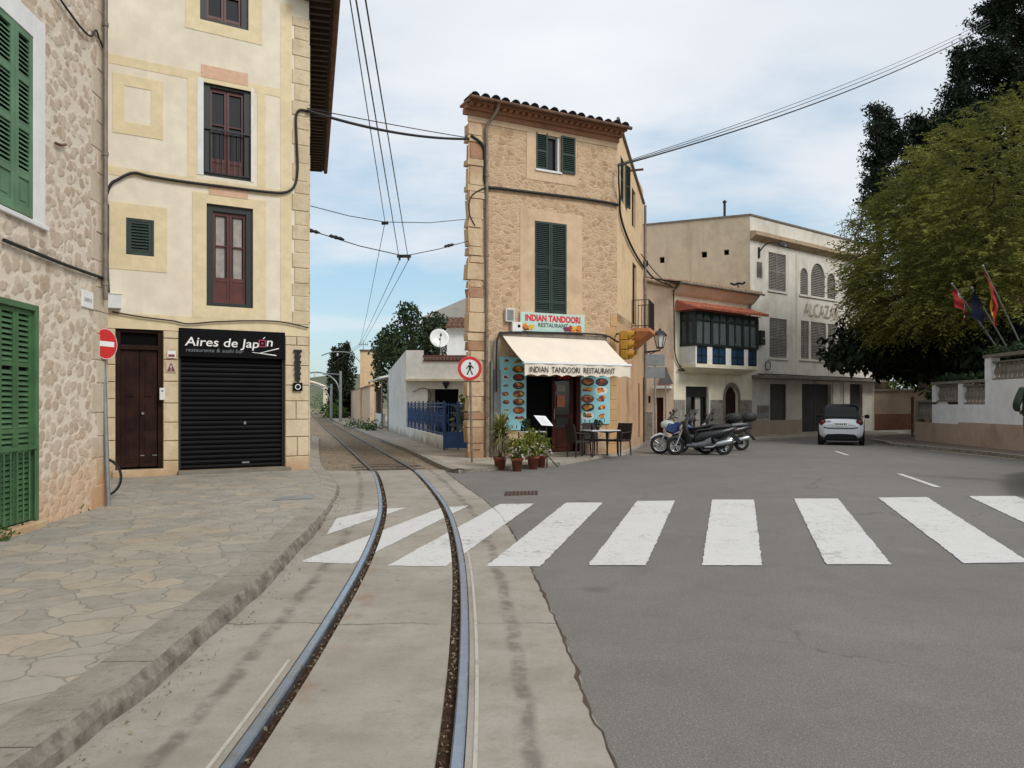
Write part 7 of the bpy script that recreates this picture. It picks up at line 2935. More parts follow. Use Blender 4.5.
for s, lab in ((-0.11, 'left one of the pair of trolley wires over the tram track'), (0.11, 'right one of the pair of trolley wires over the tram track')):
    st = P(356 if s < 0 else 365.5, 0, 6.87)
    m1 = nA + Vector((s, 0, -0.1))
    e1 = far1 + Vector((s * 0.6, 0, 0))
    f1 = Vector((-17.0, 70, 5.0))
    wire('trolley_wire', [st + (st - m1) * 0.7, st, st.lerp(m1, 0.5), m1, m1.lerp(e1, 0.5) - Vector((0, 0, 0.06)), e1, f1], 0.0085, lab, 'wire', 'copper', 'trolley wires', 6)
st = P(350, 0, 8.9)
e1 = P(360, 344, 47)
wire('feeder_wire', [st + (st - nB) * 0.6, st, nB, nB.lerp(e1, 0.5) - Vector((0, 0, 0.15)), e1, Vector((-17.2, 70, 5.4))], 0.008, 'single feeder wire left of the trolley wire pair', 'wire', 'copper', None, 6)
a, b = yb.w(yb.u(306), -0.1, yb.px(306, 112)[1]), P(469, 139, 20.6)
wire('street_cable', sag(a, b, 0.16, 18), 0.032, 'thick black cable crossing the side street from the yellow house to the corner house', 'cable')
wire('street_cable', sag(a + Vector((0, 0, 0.05)), b + Vector((0, 0, 0.03)), 0.02, 18), 0.011, 'thin black cable just above the thick one across the side street', 'cable')
c = P(617.5, 166, 23.0)
for k, (py, dr, rr, lab) in enumerate(((25, 0.5, 0.026, 'lowest and thickest cable of the bundle from the corner house to the conifers'), (22, 0.42, 0.014, 'middle thin cable of the bundle from the corner house to the conifers'),
                                      (19, 0.36, 0.011, 'highest thin cable of the bundle from the corner house to the conifers'))):
    e = P(990, py, 40)
    wire('street_cable', sag(c + Vector((0, 0, 0.03 * k)), e, dr, 20), rr, lab, 'cable', 'cable', 'cables from the corner house to the conifers')
wire('street_cable', sag(P(641, 254, 27.5), P(672, 287, 32.1), 0.12, 10), 0.018, 'short cable from the corner house side to the oriel house eave', 'cable')

# ---------------------------------------------------------------- street signs and lamps
def disc_ring(mb, r0, r1, z, n=28, mi=0, T=None):
    vs = []
    for r_ in (r0, r1):
        vs += [(r_ * cos(2 * pi * k / n), r_ * sin(2 * pi * k / n), z) for k in range(n)]
    mb.add(vs, [(k, (k + 1) % n, n + (k + 1) % n, n + k) for k in range(n)], mi, T=T)


def facing(c, nrm):
    nrm = Vector(nrm).normalized()
    x = Vector((0, 0, 1)).cross(nrm).normalized()
    y = nrm.cross(x)
    return frame_mat(c, x, y, nrm)


b0 = G(108.5, 506, 0.12)
cn = P(103, 344, b0.y)
t_ = thing('no_entry_sign', 'round red no entry sign with white bar on a pole by the stone house', 'road sign', b0)
mb = MB()
top = Vector((cn.x - 0.02, cn.y + 0.03, cn.z + 0.12))
mb.tube([b0 - Vector((0, 0, 0.05)), top], 0.03, 10)
mb.build('pole', 'galv', t_)
T = facing(cn + Vector((0.03, -0.02, 0)), (0.93, -0.24, 0))
mb = MB(T)
mb.lathe([(0.0, 0.0), (0.215, 0.0), (0.22, 0.006), (0.22, 0.018), (0.215, 0.022), (0.0, 0.022)], 30, 0, None, False, False)
mb.build('disc', 'redsign', t_)
mb = MB(T)
mb.box((-0.155, -0.036, 0.0225), (0.155, 0.036, 0.0245))
mb.build('white_bar', 'whitesign', t_)
mb = MB(T)
disc_ring(mb, 0.207, 0.2145, 0.0235)
mb.build('white_rim', 'whitesign', t_)

b0 = G(472, 462.5, 0.08)
cn = P(469.8, 368.5, b0.y)
t_ = thing('no_pedestrians_sign', 'round white sign with red ring and walking figure on a pole by the corner house', 'road sign', b0)
mb = MB()
mb.tube([b0 - Vector((0, 0, 0.05)), cn + Vector((0.0, 0.045, 0.2))], 0.03, 10)
mb.build('pole', 'zinc', t_)
T = facing(cn, (0.06, -1, 0))
mb = MB(T)
mb.lathe([(0.0, 0.0), (0.3, 0.0), (0.305, 0.006), (0.305, 0.018), (0.3, 0.022), (0.0, 0.022)], 34, 0, None, False, False)
mb.build('disc', 'whitesign', t_)
mb = MB(T)
disc_ring(mb, 0.225, 0.303, 0.0235, 34)
mb.build('red_ring', 'redsign', t_)
mb = MB(T)
mb.add([(0.032 * cos(2 * pi * k / 14) + 0.005, 0.125 + 0.034 * sin(2 * pi * k / 14), 0.0245) for k in range(14)], [tuple(range(14))])
for q in ([(-0.035, 0.085), (0.04, 0.085), (0.03, -0.03), (-0.025, -0.03)], [(-0.025, -0.031), (0.006, -0.031), (-0.05, -0.16), (-0.085, -0.15)], [(0.004, -0.031), (0.03, -0.031), (0.085, -0.15), (0.05, -0.165)],
          [(-0.036, 0.084), (-0.02, 0.06), (-0.085, -0.02), (-0.1, -0.005)], [(0.041, 0.084), (0.025, 0.055), (0.08, -0.01), (0.1, 0.01)]):
    mb.add([(x, y, 0.0246) for x, y in q], [(0, 1, 2, 3)])
mb.build('walking_figure', 'lettblack', t_)

bA = G(655, 452.5)
t_ = thing('direction_sign', 'two grey sign plates seen from behind on a pole by the parked motorbikes', 'road sign', bA)
mb = MB()
zt = P(655, 356, bA.y).z
mb.tube([bA - Vector((0, 0, 0.05)), (bA.x, bA.y, zt)], 0.035, 10)
mb.build('pole', 'galv', t_)
for y0, y1 in ((354.5, 366), (367, 378)):
    mb = MB()
    a, b = P(645, y1, bA.y), P(664.5, y0, bA.y)
    mb.box((a.x, bA.y - 0.055, a.z), (b.x, bA.y - 0.037, b.z))
    mb.build('plate', 'greymetal', t_, 0.006)
bB = P(665.5, 440, 27)
t_ = thing('warning_sign', 'triangular warning sign seen from behind on a thin pole before the oriel house', 'road sign', (bB.x, 27, 0))
mb = MB()
mb.tube([(bB.x, 27, -0.05), (bB.x, 27, P(665, 372, 27).z)], 0.03, 8)
mb.build('pole', 'galv', t_)
mb = MB()
a, b, c = P(657.5, 384, 26.95), P(673.5, 384, 26.95), P(665.5, 366.5, 26.95)
mb.loft([[a, b, c], [a + Vector((0, 0.015, 0)), b + Vector((0, 0.015, 0)), c + Vector((0, 0.015, 0))]], 0, None, False)
mb.build('plate', paint('dark_grey_plate', C(92, 88, 84), 0.6, 0.15), t_)

# lantern on the side of the corner house
lp = P(660, 338, 28.2)
t_ = thing('street_lantern', 'black wrought iron lantern on a scrolled bracket beside the corner house', 'street lamp', P(644, 350, 28.2))
br = P(645, 352, 28.4)
lb = P(660, 350.5, 28.2)
mb = MB()
mb.tube([br, lb], 0.03, 8)
mb.tube(smooth_path([br + Vector((0, 0, -0.3)), br.lerp(lb, 0.3) + Vector((0, 0, -0.12)), br.lerp(lb, 0.6) + Vector((0, 0, -0.04)), br.lerp(lb, 0.9)], 5), 0.018, 6)
c0 = br.lerp(lb, 0.25) + Vector((0, 0, -0.1))
mb.tube([c0 + Vector((0.07 * cos(k * pi / 5), 0, 0.07 * sin(k * pi / 5))) for k in range(11)], 0.014, 6)
mb.tube([lb, lb + Vector((0, 0, 0.12))], 0.02, 6)
mb.build('bracket', 'black', t_)
mb = MB()
z0 = lb.z + 0.1
zz = P(660, 328, 28.2).z
hh = zz - z0
for k in range(6):
    a = 2 * pi * k / 6
    mb.tube([(lb.x + 0.12 * cos(a), lb.y + 0.12 * sin(a), z0), (lb.x + 0.23 * cos(a), lb.y + 0.23 * sin(a), z0 + hh * 0.62)], 0.014, 5)
mb.lathe([(0.13, z0 - 0.03), (0.14, z0 + 0.02), (0.02, z0 + 0.021)], 6, 0, Matrix.Translation((lb.x, lb.y, 0)), False)
mb.lathe([(0.27, z0 + hh * 0.62), (0.25, z0 + hh * 0.68), (0.14, z0 + hh * 0.84), (0.06, z0 + hh * 0.88), (0.05, z0 + hh * 0.95), (0.0, zz)], 6, 0, Matrix.Translation((lb.x, lb.y, 0)), False)
mb.build('lantern_frame', 'black', t_)
mb = MB()
mb.lathe([(0.11, z0 + 0.01), (0.22, z0 + hh * 0.62)], 6, 0, Matrix.Translation((lb.x, lb.y, 0)), False)
mb.build('pane', 'whiteplast', t_)

# yellow traffic light on the right corner of the corner house
tl = P(626, 344, 22.45)
t_ = thing('traffic_light', 'yellow traffic light head turned to the right on the house corner', 'traffic light', tl)
zt, zb = P(626, 330.5, 22.45).z, P(626, 359.5, 22.45).z
rz_ = radians(-28)
T = Matrix.Translation((tl.x, tl.y, 0)) @ Matrix.Rotation(rz_, 4, 'Z')
mb = MB(T)
n = 3
hh = (zt - zb) / n
for k in range(n):
    z = zb + hh * k
    mb.box((-0.13, -0.13, z + 0.008), (0.08, 0.13, z + hh - 0.008))
mb.box((-0.2, -0.09, zb + 0.05), (-0.13, 0.09, zt - 0.05))
mb.build('housing', 'amber', t_, 0.02)
for k in range(n):
    z = zb + hh * (k + 0.5)
    mb = MB(T @ Matrix.Translation((0.09, 0, z)) @ Matrix.Rotation(pi / 2, 4, 'Y'))
    ring = []
    for (zz, r_) in ((0.0, 0.12), (0.2, 0.125)):
        ring.append([(r_ * cos(a), r_ * sin(a), zz * (1.0 if abs(a - pi) < 1.6 else 0.55)) for a in [2 * pi * q / 20 for q in range(20)]])
    mb.loft(ring, 0, None, True, False)
    mb.build('visor', 'amber', t_)
    mb = MB(T @ Matrix.Translation((0.095, 0, z)) @ Matrix.Rotation(pi / 2, 4, 'Y'))
    mb.lathe([(0.105, 0.0), (0.08, 0.02), (0.0, 0.03)], 18)
    mb.build('lens', 'lensoff', t_)
mb = MB()
mb.tube([(tl.x - 0.1, tl.y + 0.05, zt - 0.1), (3.14, 22.95, zt - 0.05)], 0.025, 7)
mb.tube([(tl.x - 0.1, tl.y + 0.05, zb + 0.1), (3.14, 22.95, zb + 0.1)], 0.025, 7)
mb.build('bracket', 'black', t_)

# ---------------------------------------------------------------- restaurant terrace
fa = math.atan2(1, 1.96)


def make_chair(label, loc, rz):
    t = thing('wicker_chair', label, 'chair', loc, rz, 'wicker chairs of the restaurant')
    T = WM[t.name]
    mb = MB(T)
    mb.box((-0.24, -0.24, 0.40), (0.24, 0.24, 0.46))
    mb.build('seat', 'wicker', t, 0.015)
    mb = MB(T)
    mb.loft([[(-0.25, 0.2, 0.44), (0.25, 0.2, 0.44), (0.25, 0.245, 0.44), (-0.25, 0.245, 0.44)], [(-0.26, 0.24, 0.7), (0.26, 0.24, 0.7), (0.26, 0.28, 0.7), (-0.26, 0.28, 0.7)],
             [(-0.25, 0.29, 0.92), (0.25, 0.29, 0.92), (0.25, 0.325, 0.92), (-0.25, 0.325, 0.92)]], 0, None, False)
    mb.build('backrest', 'wicker', t, 0.012)
    for s in (-1, 1):
        mb = MB(T)
        mb.tube(smooth_path([(s * 0.26, 0.25, 0.68), (s * 0.27, 0.05, 0.66), (s * 0.27, -0.2, 0.65), (s * 0.265, -0.24, 0.58), (s * 0.25, -0.23, 0.42)], 4), 0.022, 7)
        mb.build('armrest', 'wicker', t)
        for y in (-0.22, 0.22):
            mb = MB(T)
            mb.tube([(s * 0.225, y, 0.42), (s * 0.24, y * 1.12, 0.0)], [0.024, 0.018], 8)
            mb.build('leg', 'wicker', t)
    return t


gz0 = 0.08
ch = make_chair('dark wicker chair at the left end of the white table, back to the doorway', (1.86, 21.05, gz0), fa + radians(88))
copy_thing(ch, (3.06, 21.75, gz0), fa - radians(72), 'dark wicker chair at the right end of the white table, beside the bare wall')
copy_thing(ch, (2.42, 21.95, gz0), fa + radians(5), 'dark wicker chair behind the white table, under the shorter dish board')


def table(label, loc, rz, w, d):
    t = thing('cafe_table', label, 'table', loc, rz, 'tables of the restaurant')
    T = WM[t.name]
    mb = MB(T)
    mb.box((-w / 2, -d / 2, 0.715), (w / 2, d / 2, 0.745))
    mb.build('table_top', 'tabletop', t, 0.01)
    for sx in (-1, 1):
        for sy in (-1, 1):
            mb = MB(T)
            mb.tube([(sx * (w / 2 - 0.06), sy * (d / 2 - 0.06), 0.714), (sx * (w / 2 - 0.05), sy * (d / 2 - 0.05), 0)], 0.018, 8)
            mb.build('leg', 'black', t)
    return t


table('white topped table between the wicker chairs', (2.47, 21.3, gz0), fa, 0.95, 0.65)
table('small white topped table in front of the taller dish board', (0.5, 20.3, gz0), fa, 0.62, 0.55)


def small_plant(label, loc, s=1.0, seed=1):
    t = thing('table_plant', label, 'potted plant', loc, 0, 'little plants on the tables')
    mb = MB(WM[t.name])
    mb.lathe([(0.0, 0), (0.045 * s, 0), (0.06 * s, 0.1 * s), (0.05 * s, 0.1 * s), (0.045 * s, 0.08 * s), (0, 0.08 * s)], 14)
    mb.build('pot', 'blackmat', t)
    r = random.Random(seed)
    mb = MB(WM[t.name])
    leaf_mesh(mb, blob_points((0, 0, 0.2 * s), (0.12 * s, 0.12 * s, 0.11 * s), 130, 0.2, rnd=r), 0.07 * s, 0.5, -0.2, rnd=r)
    mb.build('foliage', 'leaf_mid', t)


small_plant('small dark plant in a black pot on the table between the chairs', (2.40, 21.25, gz0 + 0.745), 1.0, 2)
small_plant('small dark plant in a black pot on the small table by the taller dish board', (0.36, 20.25, gz0 + 0.745), 1.1, 3)


def bottle(label, loc, mat):
    t = thing('sauce_bottle', label, 'bottle', loc, 0, 'bottles on the tables')
    mb = MB(WM[t.name])
    mb.lathe([(0.0, 0), (0.03, 0), (0.032, 0.02), (0.032, 0.1), (0.014, 0.14), (0.013, 0.17)], 12)
    mb.build('glass_body', mat, t)
    mb = MB(WM[t.name])
    mb.lathe([(0.016, 0.168), (0.016, 0.19), (0.0, 0.192)], 10)
    mb.build('cap', 'black', t)


bottle('dark sauce bottle on the table between the chairs', (2.22, 21.12, gz0 + 0.745), 'carblack')
bottle('dark sauce bottle on the small table by the taller dish board', (0.26, 20.2, gz0 + 0.745), 'carblack')

# lectern with the menu card
sb = Vector((0.86, 18.6, 0.0))
t_ = thing('menu_stand', 'black menu stand with a tilted white menu card before the doorway', 'menu stand', sb)
mb = MB()
mb.tube([sb + Vector((0, 0, 0.02)), sb + Vector((-0.02, 0.05, 1.1))], 0.016, 8)
for a in (0.3, 2.3, 4.6):
    mb.tube([sb + Vector((0, 0, 0.3)), sb + Vector((0.28 * cos(a), 0.28 * sin(a), 0.0))], 0.012, 7)
mb.build('stand', 'black', t_)
mc = P(543.5, 420.7, 18.6)
ax = Vector((1, 0.15, -0.06)).normalized()
ay = Vector((-0.62, 0.55, 0.56)).normalized()
ay = (ay - ax * ay.dot(ax) * 0.35).normalized()
T = frame_mat(mc, ax, ay, ax.cross(ay).normalized())
mb = MB(T)
mb.box((-0.15, -0.2, -0.01), (0.15, 0.2, 0.0))
mb.build('card_tray', 'black', t_)
mb = MB(T)
mb.box((-0.145, -0.195, 0.0005), (0.145, 0.195, 0.004))
cd_ = mb.build('menu_card', 'whitesign', t_)
mb = MB(T)
for k in range(9):
    mb.box((-0.1, -0.15 + 0.034 * k, 0.0042), (0.1 - 0.05 * (k % 3 == 1), -0.143 + 0.034 * k, 0.0048))
mb.build('menu_lines', 'lettgrey', cd_)


# flower pots
def pot(label, px, py, w, seed, kind):
    g = G(px, py)
    t = thing('potted_plant', label, 'potted plant', g, 0, 'terracotta pots at the restaurant kerb')
    mb = MB(WM[t.name])
    R, hh = w / 2, 0.31
    mb.lathe([(0.0, 0), (R * 0.72, 0), (R * 0.95, hh * 0.8), (R * 1.05, hh * 0.8), (R * 1.08, hh), (R * 0.96, hh), (R * 0.92, hh * 0.85), (0, hh * 0.85)], 20)
    mb.build('pot', 'terracotta', t)
    r = random.Random(seed)
    mb = MB(WM[t.name])
    if kind == 'spiky':
        mb.tube([(0, 0, 0.2), (0.02, 0, 0.9)], [0.05, 0.035], 8)
        mb.build('stem', 'bark', t)
        mb = MB(WM[t.name])
        dr = MB(WM[t.name])
        for k in range(230):
            zc = r.uniform(0.72, 1.02)
            a, el = r.uniform(0, 2 * pi), r.uniform(-0.35, 1.35)
            L = r.uniform(0.36, 0.6)
            d = Vector((cos(a) * cos(el), sin(a) * cos(el), sin(el)))
            b = Vector((0.02, 0, zc))
            sd_ = d.cross(Vector((0, 0, 1))).normalized() * 0.019
            m = b + d * L * 0.55
            e = b + d * L - Vector((0, 0, 0.16 * L))
            mb.add([b - sd_, b + sd_, m + sd_, m - sd_, e], [(0, 1, 2, 3), (3, 2, 4)])
        for k in range(260):
            a = r.uniform(0, 2 * pi)
            b = Vector((0.03 * cos(a), 0.03 * sin(a), r.uniform(0.55, 0.9)))
            o = Vector((cos(a), sin(a), 0)) * r.uniform(0.12, 0.3)
            m = b + o * 0.7 + Vector((0, 0, -0.04))
            e = b + o + Vector((0, 0, -r.uniform(0.2, 0.42)))
            sd_ = Vector((-sin(a), cos(a), 0)) * 0.014
            dr.add([b - sd_, b + sd_, m + sd_, m - sd_, e], [(0, 1, 2, 3), (3, 2, 4)])
        mb.build('foliage', 'leaf_spiky', t)
        dr.build('dry_leaves', 'leaf_dry', t)
        return
    sx, sz, n = kind
    leaf_mesh(mb, blob_points((0, 0, hh + sz * 0.75), (sx, sx * 0.9, sz), n, 0.25, 0.35, 1.5, seed, r), 0.085, 0.5, -0.1, rnd=r)
    for k in range(16):
        a = r.uniform(0, 2 * pi)
        mb.tube([(0, 0, hh * 0.85), (sx * 0.5 * cos(a), sx * 0.5 * sin(a), hh + sz * r.uniform(0.5, 1.2))], 0.006, 4)
    mb.build('foliage', 'leaf_pot', t)
    mb = MB(WM[t.name])
    for k in range(26):
        a = r.uniform(0, 2 * pi)
        c = Vector((sx * cos(a) * r.uniform(0.6, 1.05), -abs(sx * sin(a)) * r.uniform(0.6, 1.05), hh + sz * r.uniform(0.0, 1.0)))
        for q in range(5):
            leaf_mesh(mb, [c], 0.04, 0.7, 0.0, rnd=r)
    mb.build('flowers', 'petal', t)


pot('spiky yellow green plant with hanging dry leaves, leftmost of the terracotta pots', 500, 470, 0.30, 1, 'spiky')
pot('low flowering bush in the front terracotta pot, second from the left', 517, 471.3, 0.27, 2, (0.27, 0.26, 520))
pot('tallest leafy bush in a terracotta pot, second from the right', 533, 469.3, 0.28, 3, (0.36, 0.36, 900))
pot('straggly bush in the small terracotta pot, nearest to the menu stand', 541.5, 467.5, 0.22, 4, (0.26, 0.3, 380))


# ---------------------------------------------------------------- vehicles
def se(x, w, z0, z1, n=18, p=2.8, y=0.0):
    zc, h = (z0 + z1) / 2, (z1 - z0) / 2
    out = []
    for k in range(n):
        a = 2 * pi * k / n
        c, s = cos(a), sin(a)
        out.append((x, y + w * math.copysign(abs(c) ** (2 / p), c), zc + h * math.copysign(abs(s) ** (2 / p), s)))
    return out


def wheel(root, T, R, w, rim=0.65, spokes=6, disc_=True):
    """A wheel with its axle along local y at T."""
    mb = MB(T @ Matrix.Rotation(pi / 2, 4, 'X'))
    h = w / 2
    mb.lathe([(R * rim, -h * 0.8), (R * 0.86, -h), (R * 0.97, -h * 0.7), (R, -h * 0.25), (R, h * 0.25), (R * 0.97, h * 0.7), (R * 0.86, h), (R * rim, h * 0.8)], 28, 0, None, True, False)
    wh_ = mb.build('tyre', 'rubber', root)
    mb = MB(T @ Matrix.Rotation(pi / 2, 4, 'X'))
    mb.lathe([(R * rim, -h * 0.75), (R * rim * 0.93, -h * 0.7), (R * rim * 0.9, 0), (R * rim * 0.93, h * 0.7), (R * rim, h * 0.75)], 28, 0, None, True, False)
    mb.lathe([(0.0, -h * 0.7), (R * 0.14, -h * 0.7), (R * 0.16, 0), (R * 0.14, h * 0.7), (0, h * 0.7)], 14)
    for k in range(spokes):
        a = 2 * pi * k / spokes
        mb.tube([(R * 0.1 * cos(a), R * 0.1 * sin(a), 0), (R * rim * 0.92 * cos(a), R * rim * 0.92 * sin(a), 0)], 0.018, 6)
    mb.build('rim', 'chrome', wh_)
    return wh_


def make_car():
    loc = P(842, 443, 29.6)
    rz = math.atan2(1, 0.47)
    t = thing('small_car', 'small silver hatchback with a black roof seen from behind on the right', 'car', (loc.x, loc.y, 0.0), rz)
    T = WM[t.name]
    mb = MB(T)                                                   # x forwards
    secs = [(-1.36, 0.60, 0.36, 0.80), (-1.335, 0.72, 0.30, 0.90), (-1.28, 0.79, 0.25, 0.98), (-1.1, 0.825, 0.20, 1.02), (-0.6, 0.835, 0.18, 1.02), (0.2, 0.83, 0.18, 1.0), (0.8, 0.825, 0.19, 0.97),
            (1.1, 0.79, 0.2, 0.90), (1.27, 0.72, 0.24, 0.80), (1.34, 0.6, 0.3, 0.66)]
    mb.loft([se(*s, 26, 4.2) for s in secs])
    body = mb.build('body', 'silver', t)
    mb = MB(T)
    secs = [(-1.20, 0.66, 0.9, 1.02), (-1.16, 0.68, 0.9, 1.14), (-1.05, 0.675, 0.9, 1.36), (-0.94, 0.655, 0.9, 1.48), (-0.78, 0.645, 0.9, 1.53), (-0.3, 0.65, 0.9, 1.555), (0.2, 0.645, 0.9, 1.53), (0.5, 0.64, 0.9, 1.42), (0.8, 0.66, 0.9, 1.2), (1.0, 0.67, 0.9, 1.0)]
    mb.loft([se(*s, 26, 5.0) for s in secs])
    mb.build('cabin', 'carblack', t)
    # hatch window: set into the slope of the hatch
    def hx(z):
        pts = [(1.02, -1.2), (1.14, -1.16), (1.36, -1.05), (1.48, -0.94)]
        for (z0, x0), (z1, x1) in zip(pts[:-1], pts[1:]):
            if z <= z1:
                return x0 + (x1 - x0) * (z - z0) / (z1 - z0)
        return -0.94
    mb = MB(T)
    rows = []
    for z, hw in ((1.06, 0.59), (1.14, 0.585), (1.25, 0.565), (1.36, 0.545), (1.43, 0.52)):
        rows.append([(hx(z) - 0.012 - 0.012 * (1 - (y / hw) ** 2), y, z) for y in [hw * q / 5 for q in range(-5, 6)]])
    mb.loft(rows, 0, None, True, False, False)
    mb.build('rear_window', Nodes('rear_glass').out(C(12, 14, 15), 0.12, 0.0, 0.35), t)
    mb = MB(T)
    mb.box((-1.375, -0.27, 0.735), (-1.335, 0.27, 0.855))
    pl = mb.build('number_plate', 'whitesign', t, 0.004)
    mb = MB(T)
    for k in range(7):
        y = 0.2 - 0.065 * k
        mb.box((-1.3765, y - 0.022, 0.765), (-1.3755, y + 0.018, 0.83))
    mb.build('plate_marks', 'lettblack', pl)
    for s in (-1, 1):
        TT = T @ Matrix.Translation((-1.285, s * 0.665, 0.865)) @ Matrix.Rotation(-pi / 2, 4, 'Y') @ Matrix.Rotation(s * 0.0, 4, 'Z')
        mb = MB(TT)
        mb.lathe([(0.0, 0.065), (0.07, 0.062), (0.095, 0.045), (0.1, 0.0)], 20)
        tl_ = mb.build('tail_light', 'taillight', t)
        mb = MB(TT)
        mb.lathe([(0.09, 0.05), (0.115, 0.06), (0.13, 0.03), (0.13, -0.02)], 20, 0, None, True, False)
        mb.build('bezel', 'carblack', tl_)
    mb = MB(T)
    mb.loft([[(-1.3, y, zb_), (-1.372, y, zb_), (-1.372, y, zt_), (-1.3, y, zt_)] for y, zb_, zt_ in ((-0.6, 0.25, 0.3), (-0.5, 0.22, 0.42), (0, 0.22, 0.44), (0.5, 0.22, 0.42), (0.6, 0.25, 0.3))], 0, None, False)
    mb.build('lower_bumper', 'carblack', t, 0.01)
    mb = MB(T)
    mb.loft([[(-1.3, y, z0), (-1.385 + 0.03 * abs(y), y, z0), (-1.385 + 0.03 * abs(y), y, z0 + 0.035), (-1.3, y, z0 + 0.035)] for y, z0 in ((-0.62, 0.66), (-0.45, 0.625), (0.45, 0.625), (0.62, 0.66))], 0, None, False)
    mb.build('hatch_seam', 'carblack', t)
    for s in (-1, 1):
        mb = MB(T)
        mb.loft([se(0.42, 0.09, 1.0, 1.12, 12, 3, s * 0.93), se(0.50, 0.10, 0.98, 1.14, 12, 3, s * 0.93), se(0.58, 0.07, 1.01, 1.1, 12, 3, s * 0.92)])
        mb.box((0.46, min(s * 0.74, s * 0.9), 1.03), (0.54, max(s * 0.74, s * 0.9), 1.06))
        mb.build('mirror', 'carblack', t)
        for x in (-0.93, 0.94):
            wheel(t, T @ Matrix.Translation((x, s * 0.74, 0.3)), 0.3, 0.19, 0.66, 5)
            mb = MB(T)
            mb.add([(x + 0.36 * cos(a), s * 0.842, 0.3 + 0.36 * sin(a)) for a in [2 * pi * q / 24 for q in range(24)]], [tuple(range(24))])
            mb.build('wheel_arch', 'carblack', t)
        mb = MB(T)
        mb.box((-0.55, min(s * 0.64, s * 0.66), 1.05), (0.42, max(s * 0.64, s * 0.66), 1.42))
        mb.build('side_window', 'glass', t)
        mb = MB(T)
        mb.tube([(0.72, s * 0.838, 0.4), (0.7, s * 0.842, 0.96)], 0.006, 5)
        mb.tube([(-0.5, s * 0.84, 0.35), (-0.55, s * 0.842, 0.98)], 0.006, 5)
        mb.box((-0.5, min(s * 0.835, s * 0.86), 0.82), (-0.32, max(s * 0.835, s * 0.86), 0.85))
        mb.build('door_seam', 'carblack', t)
        mb = MB(T)
        mb.lathe([(0.0, 0.03), (0.1, 0.02), (0.13, 0)], 16, 0, Matrix.Translation((1.22, s * 0.58, 0.66)) @ Matrix.Rotation(pi / 2, 4, 'Y'))
        mb.build('headlight', 'clearlens', t)
    mb = MB(T)
    mb.box((-1.378, 0.36, 0.9), (-1.352, 0.52, 0.925))
    mb.build('badge', 'greymetal', t)
    # dark underside
    mb = MB(T)
    mb.box((-1.2, -0.7, 0.17), (1.2, 0.7, 0.3))
    mb.build('underbody', 'blackmat', t)
    t.scale = (1, 0.95, 1)


make_car()


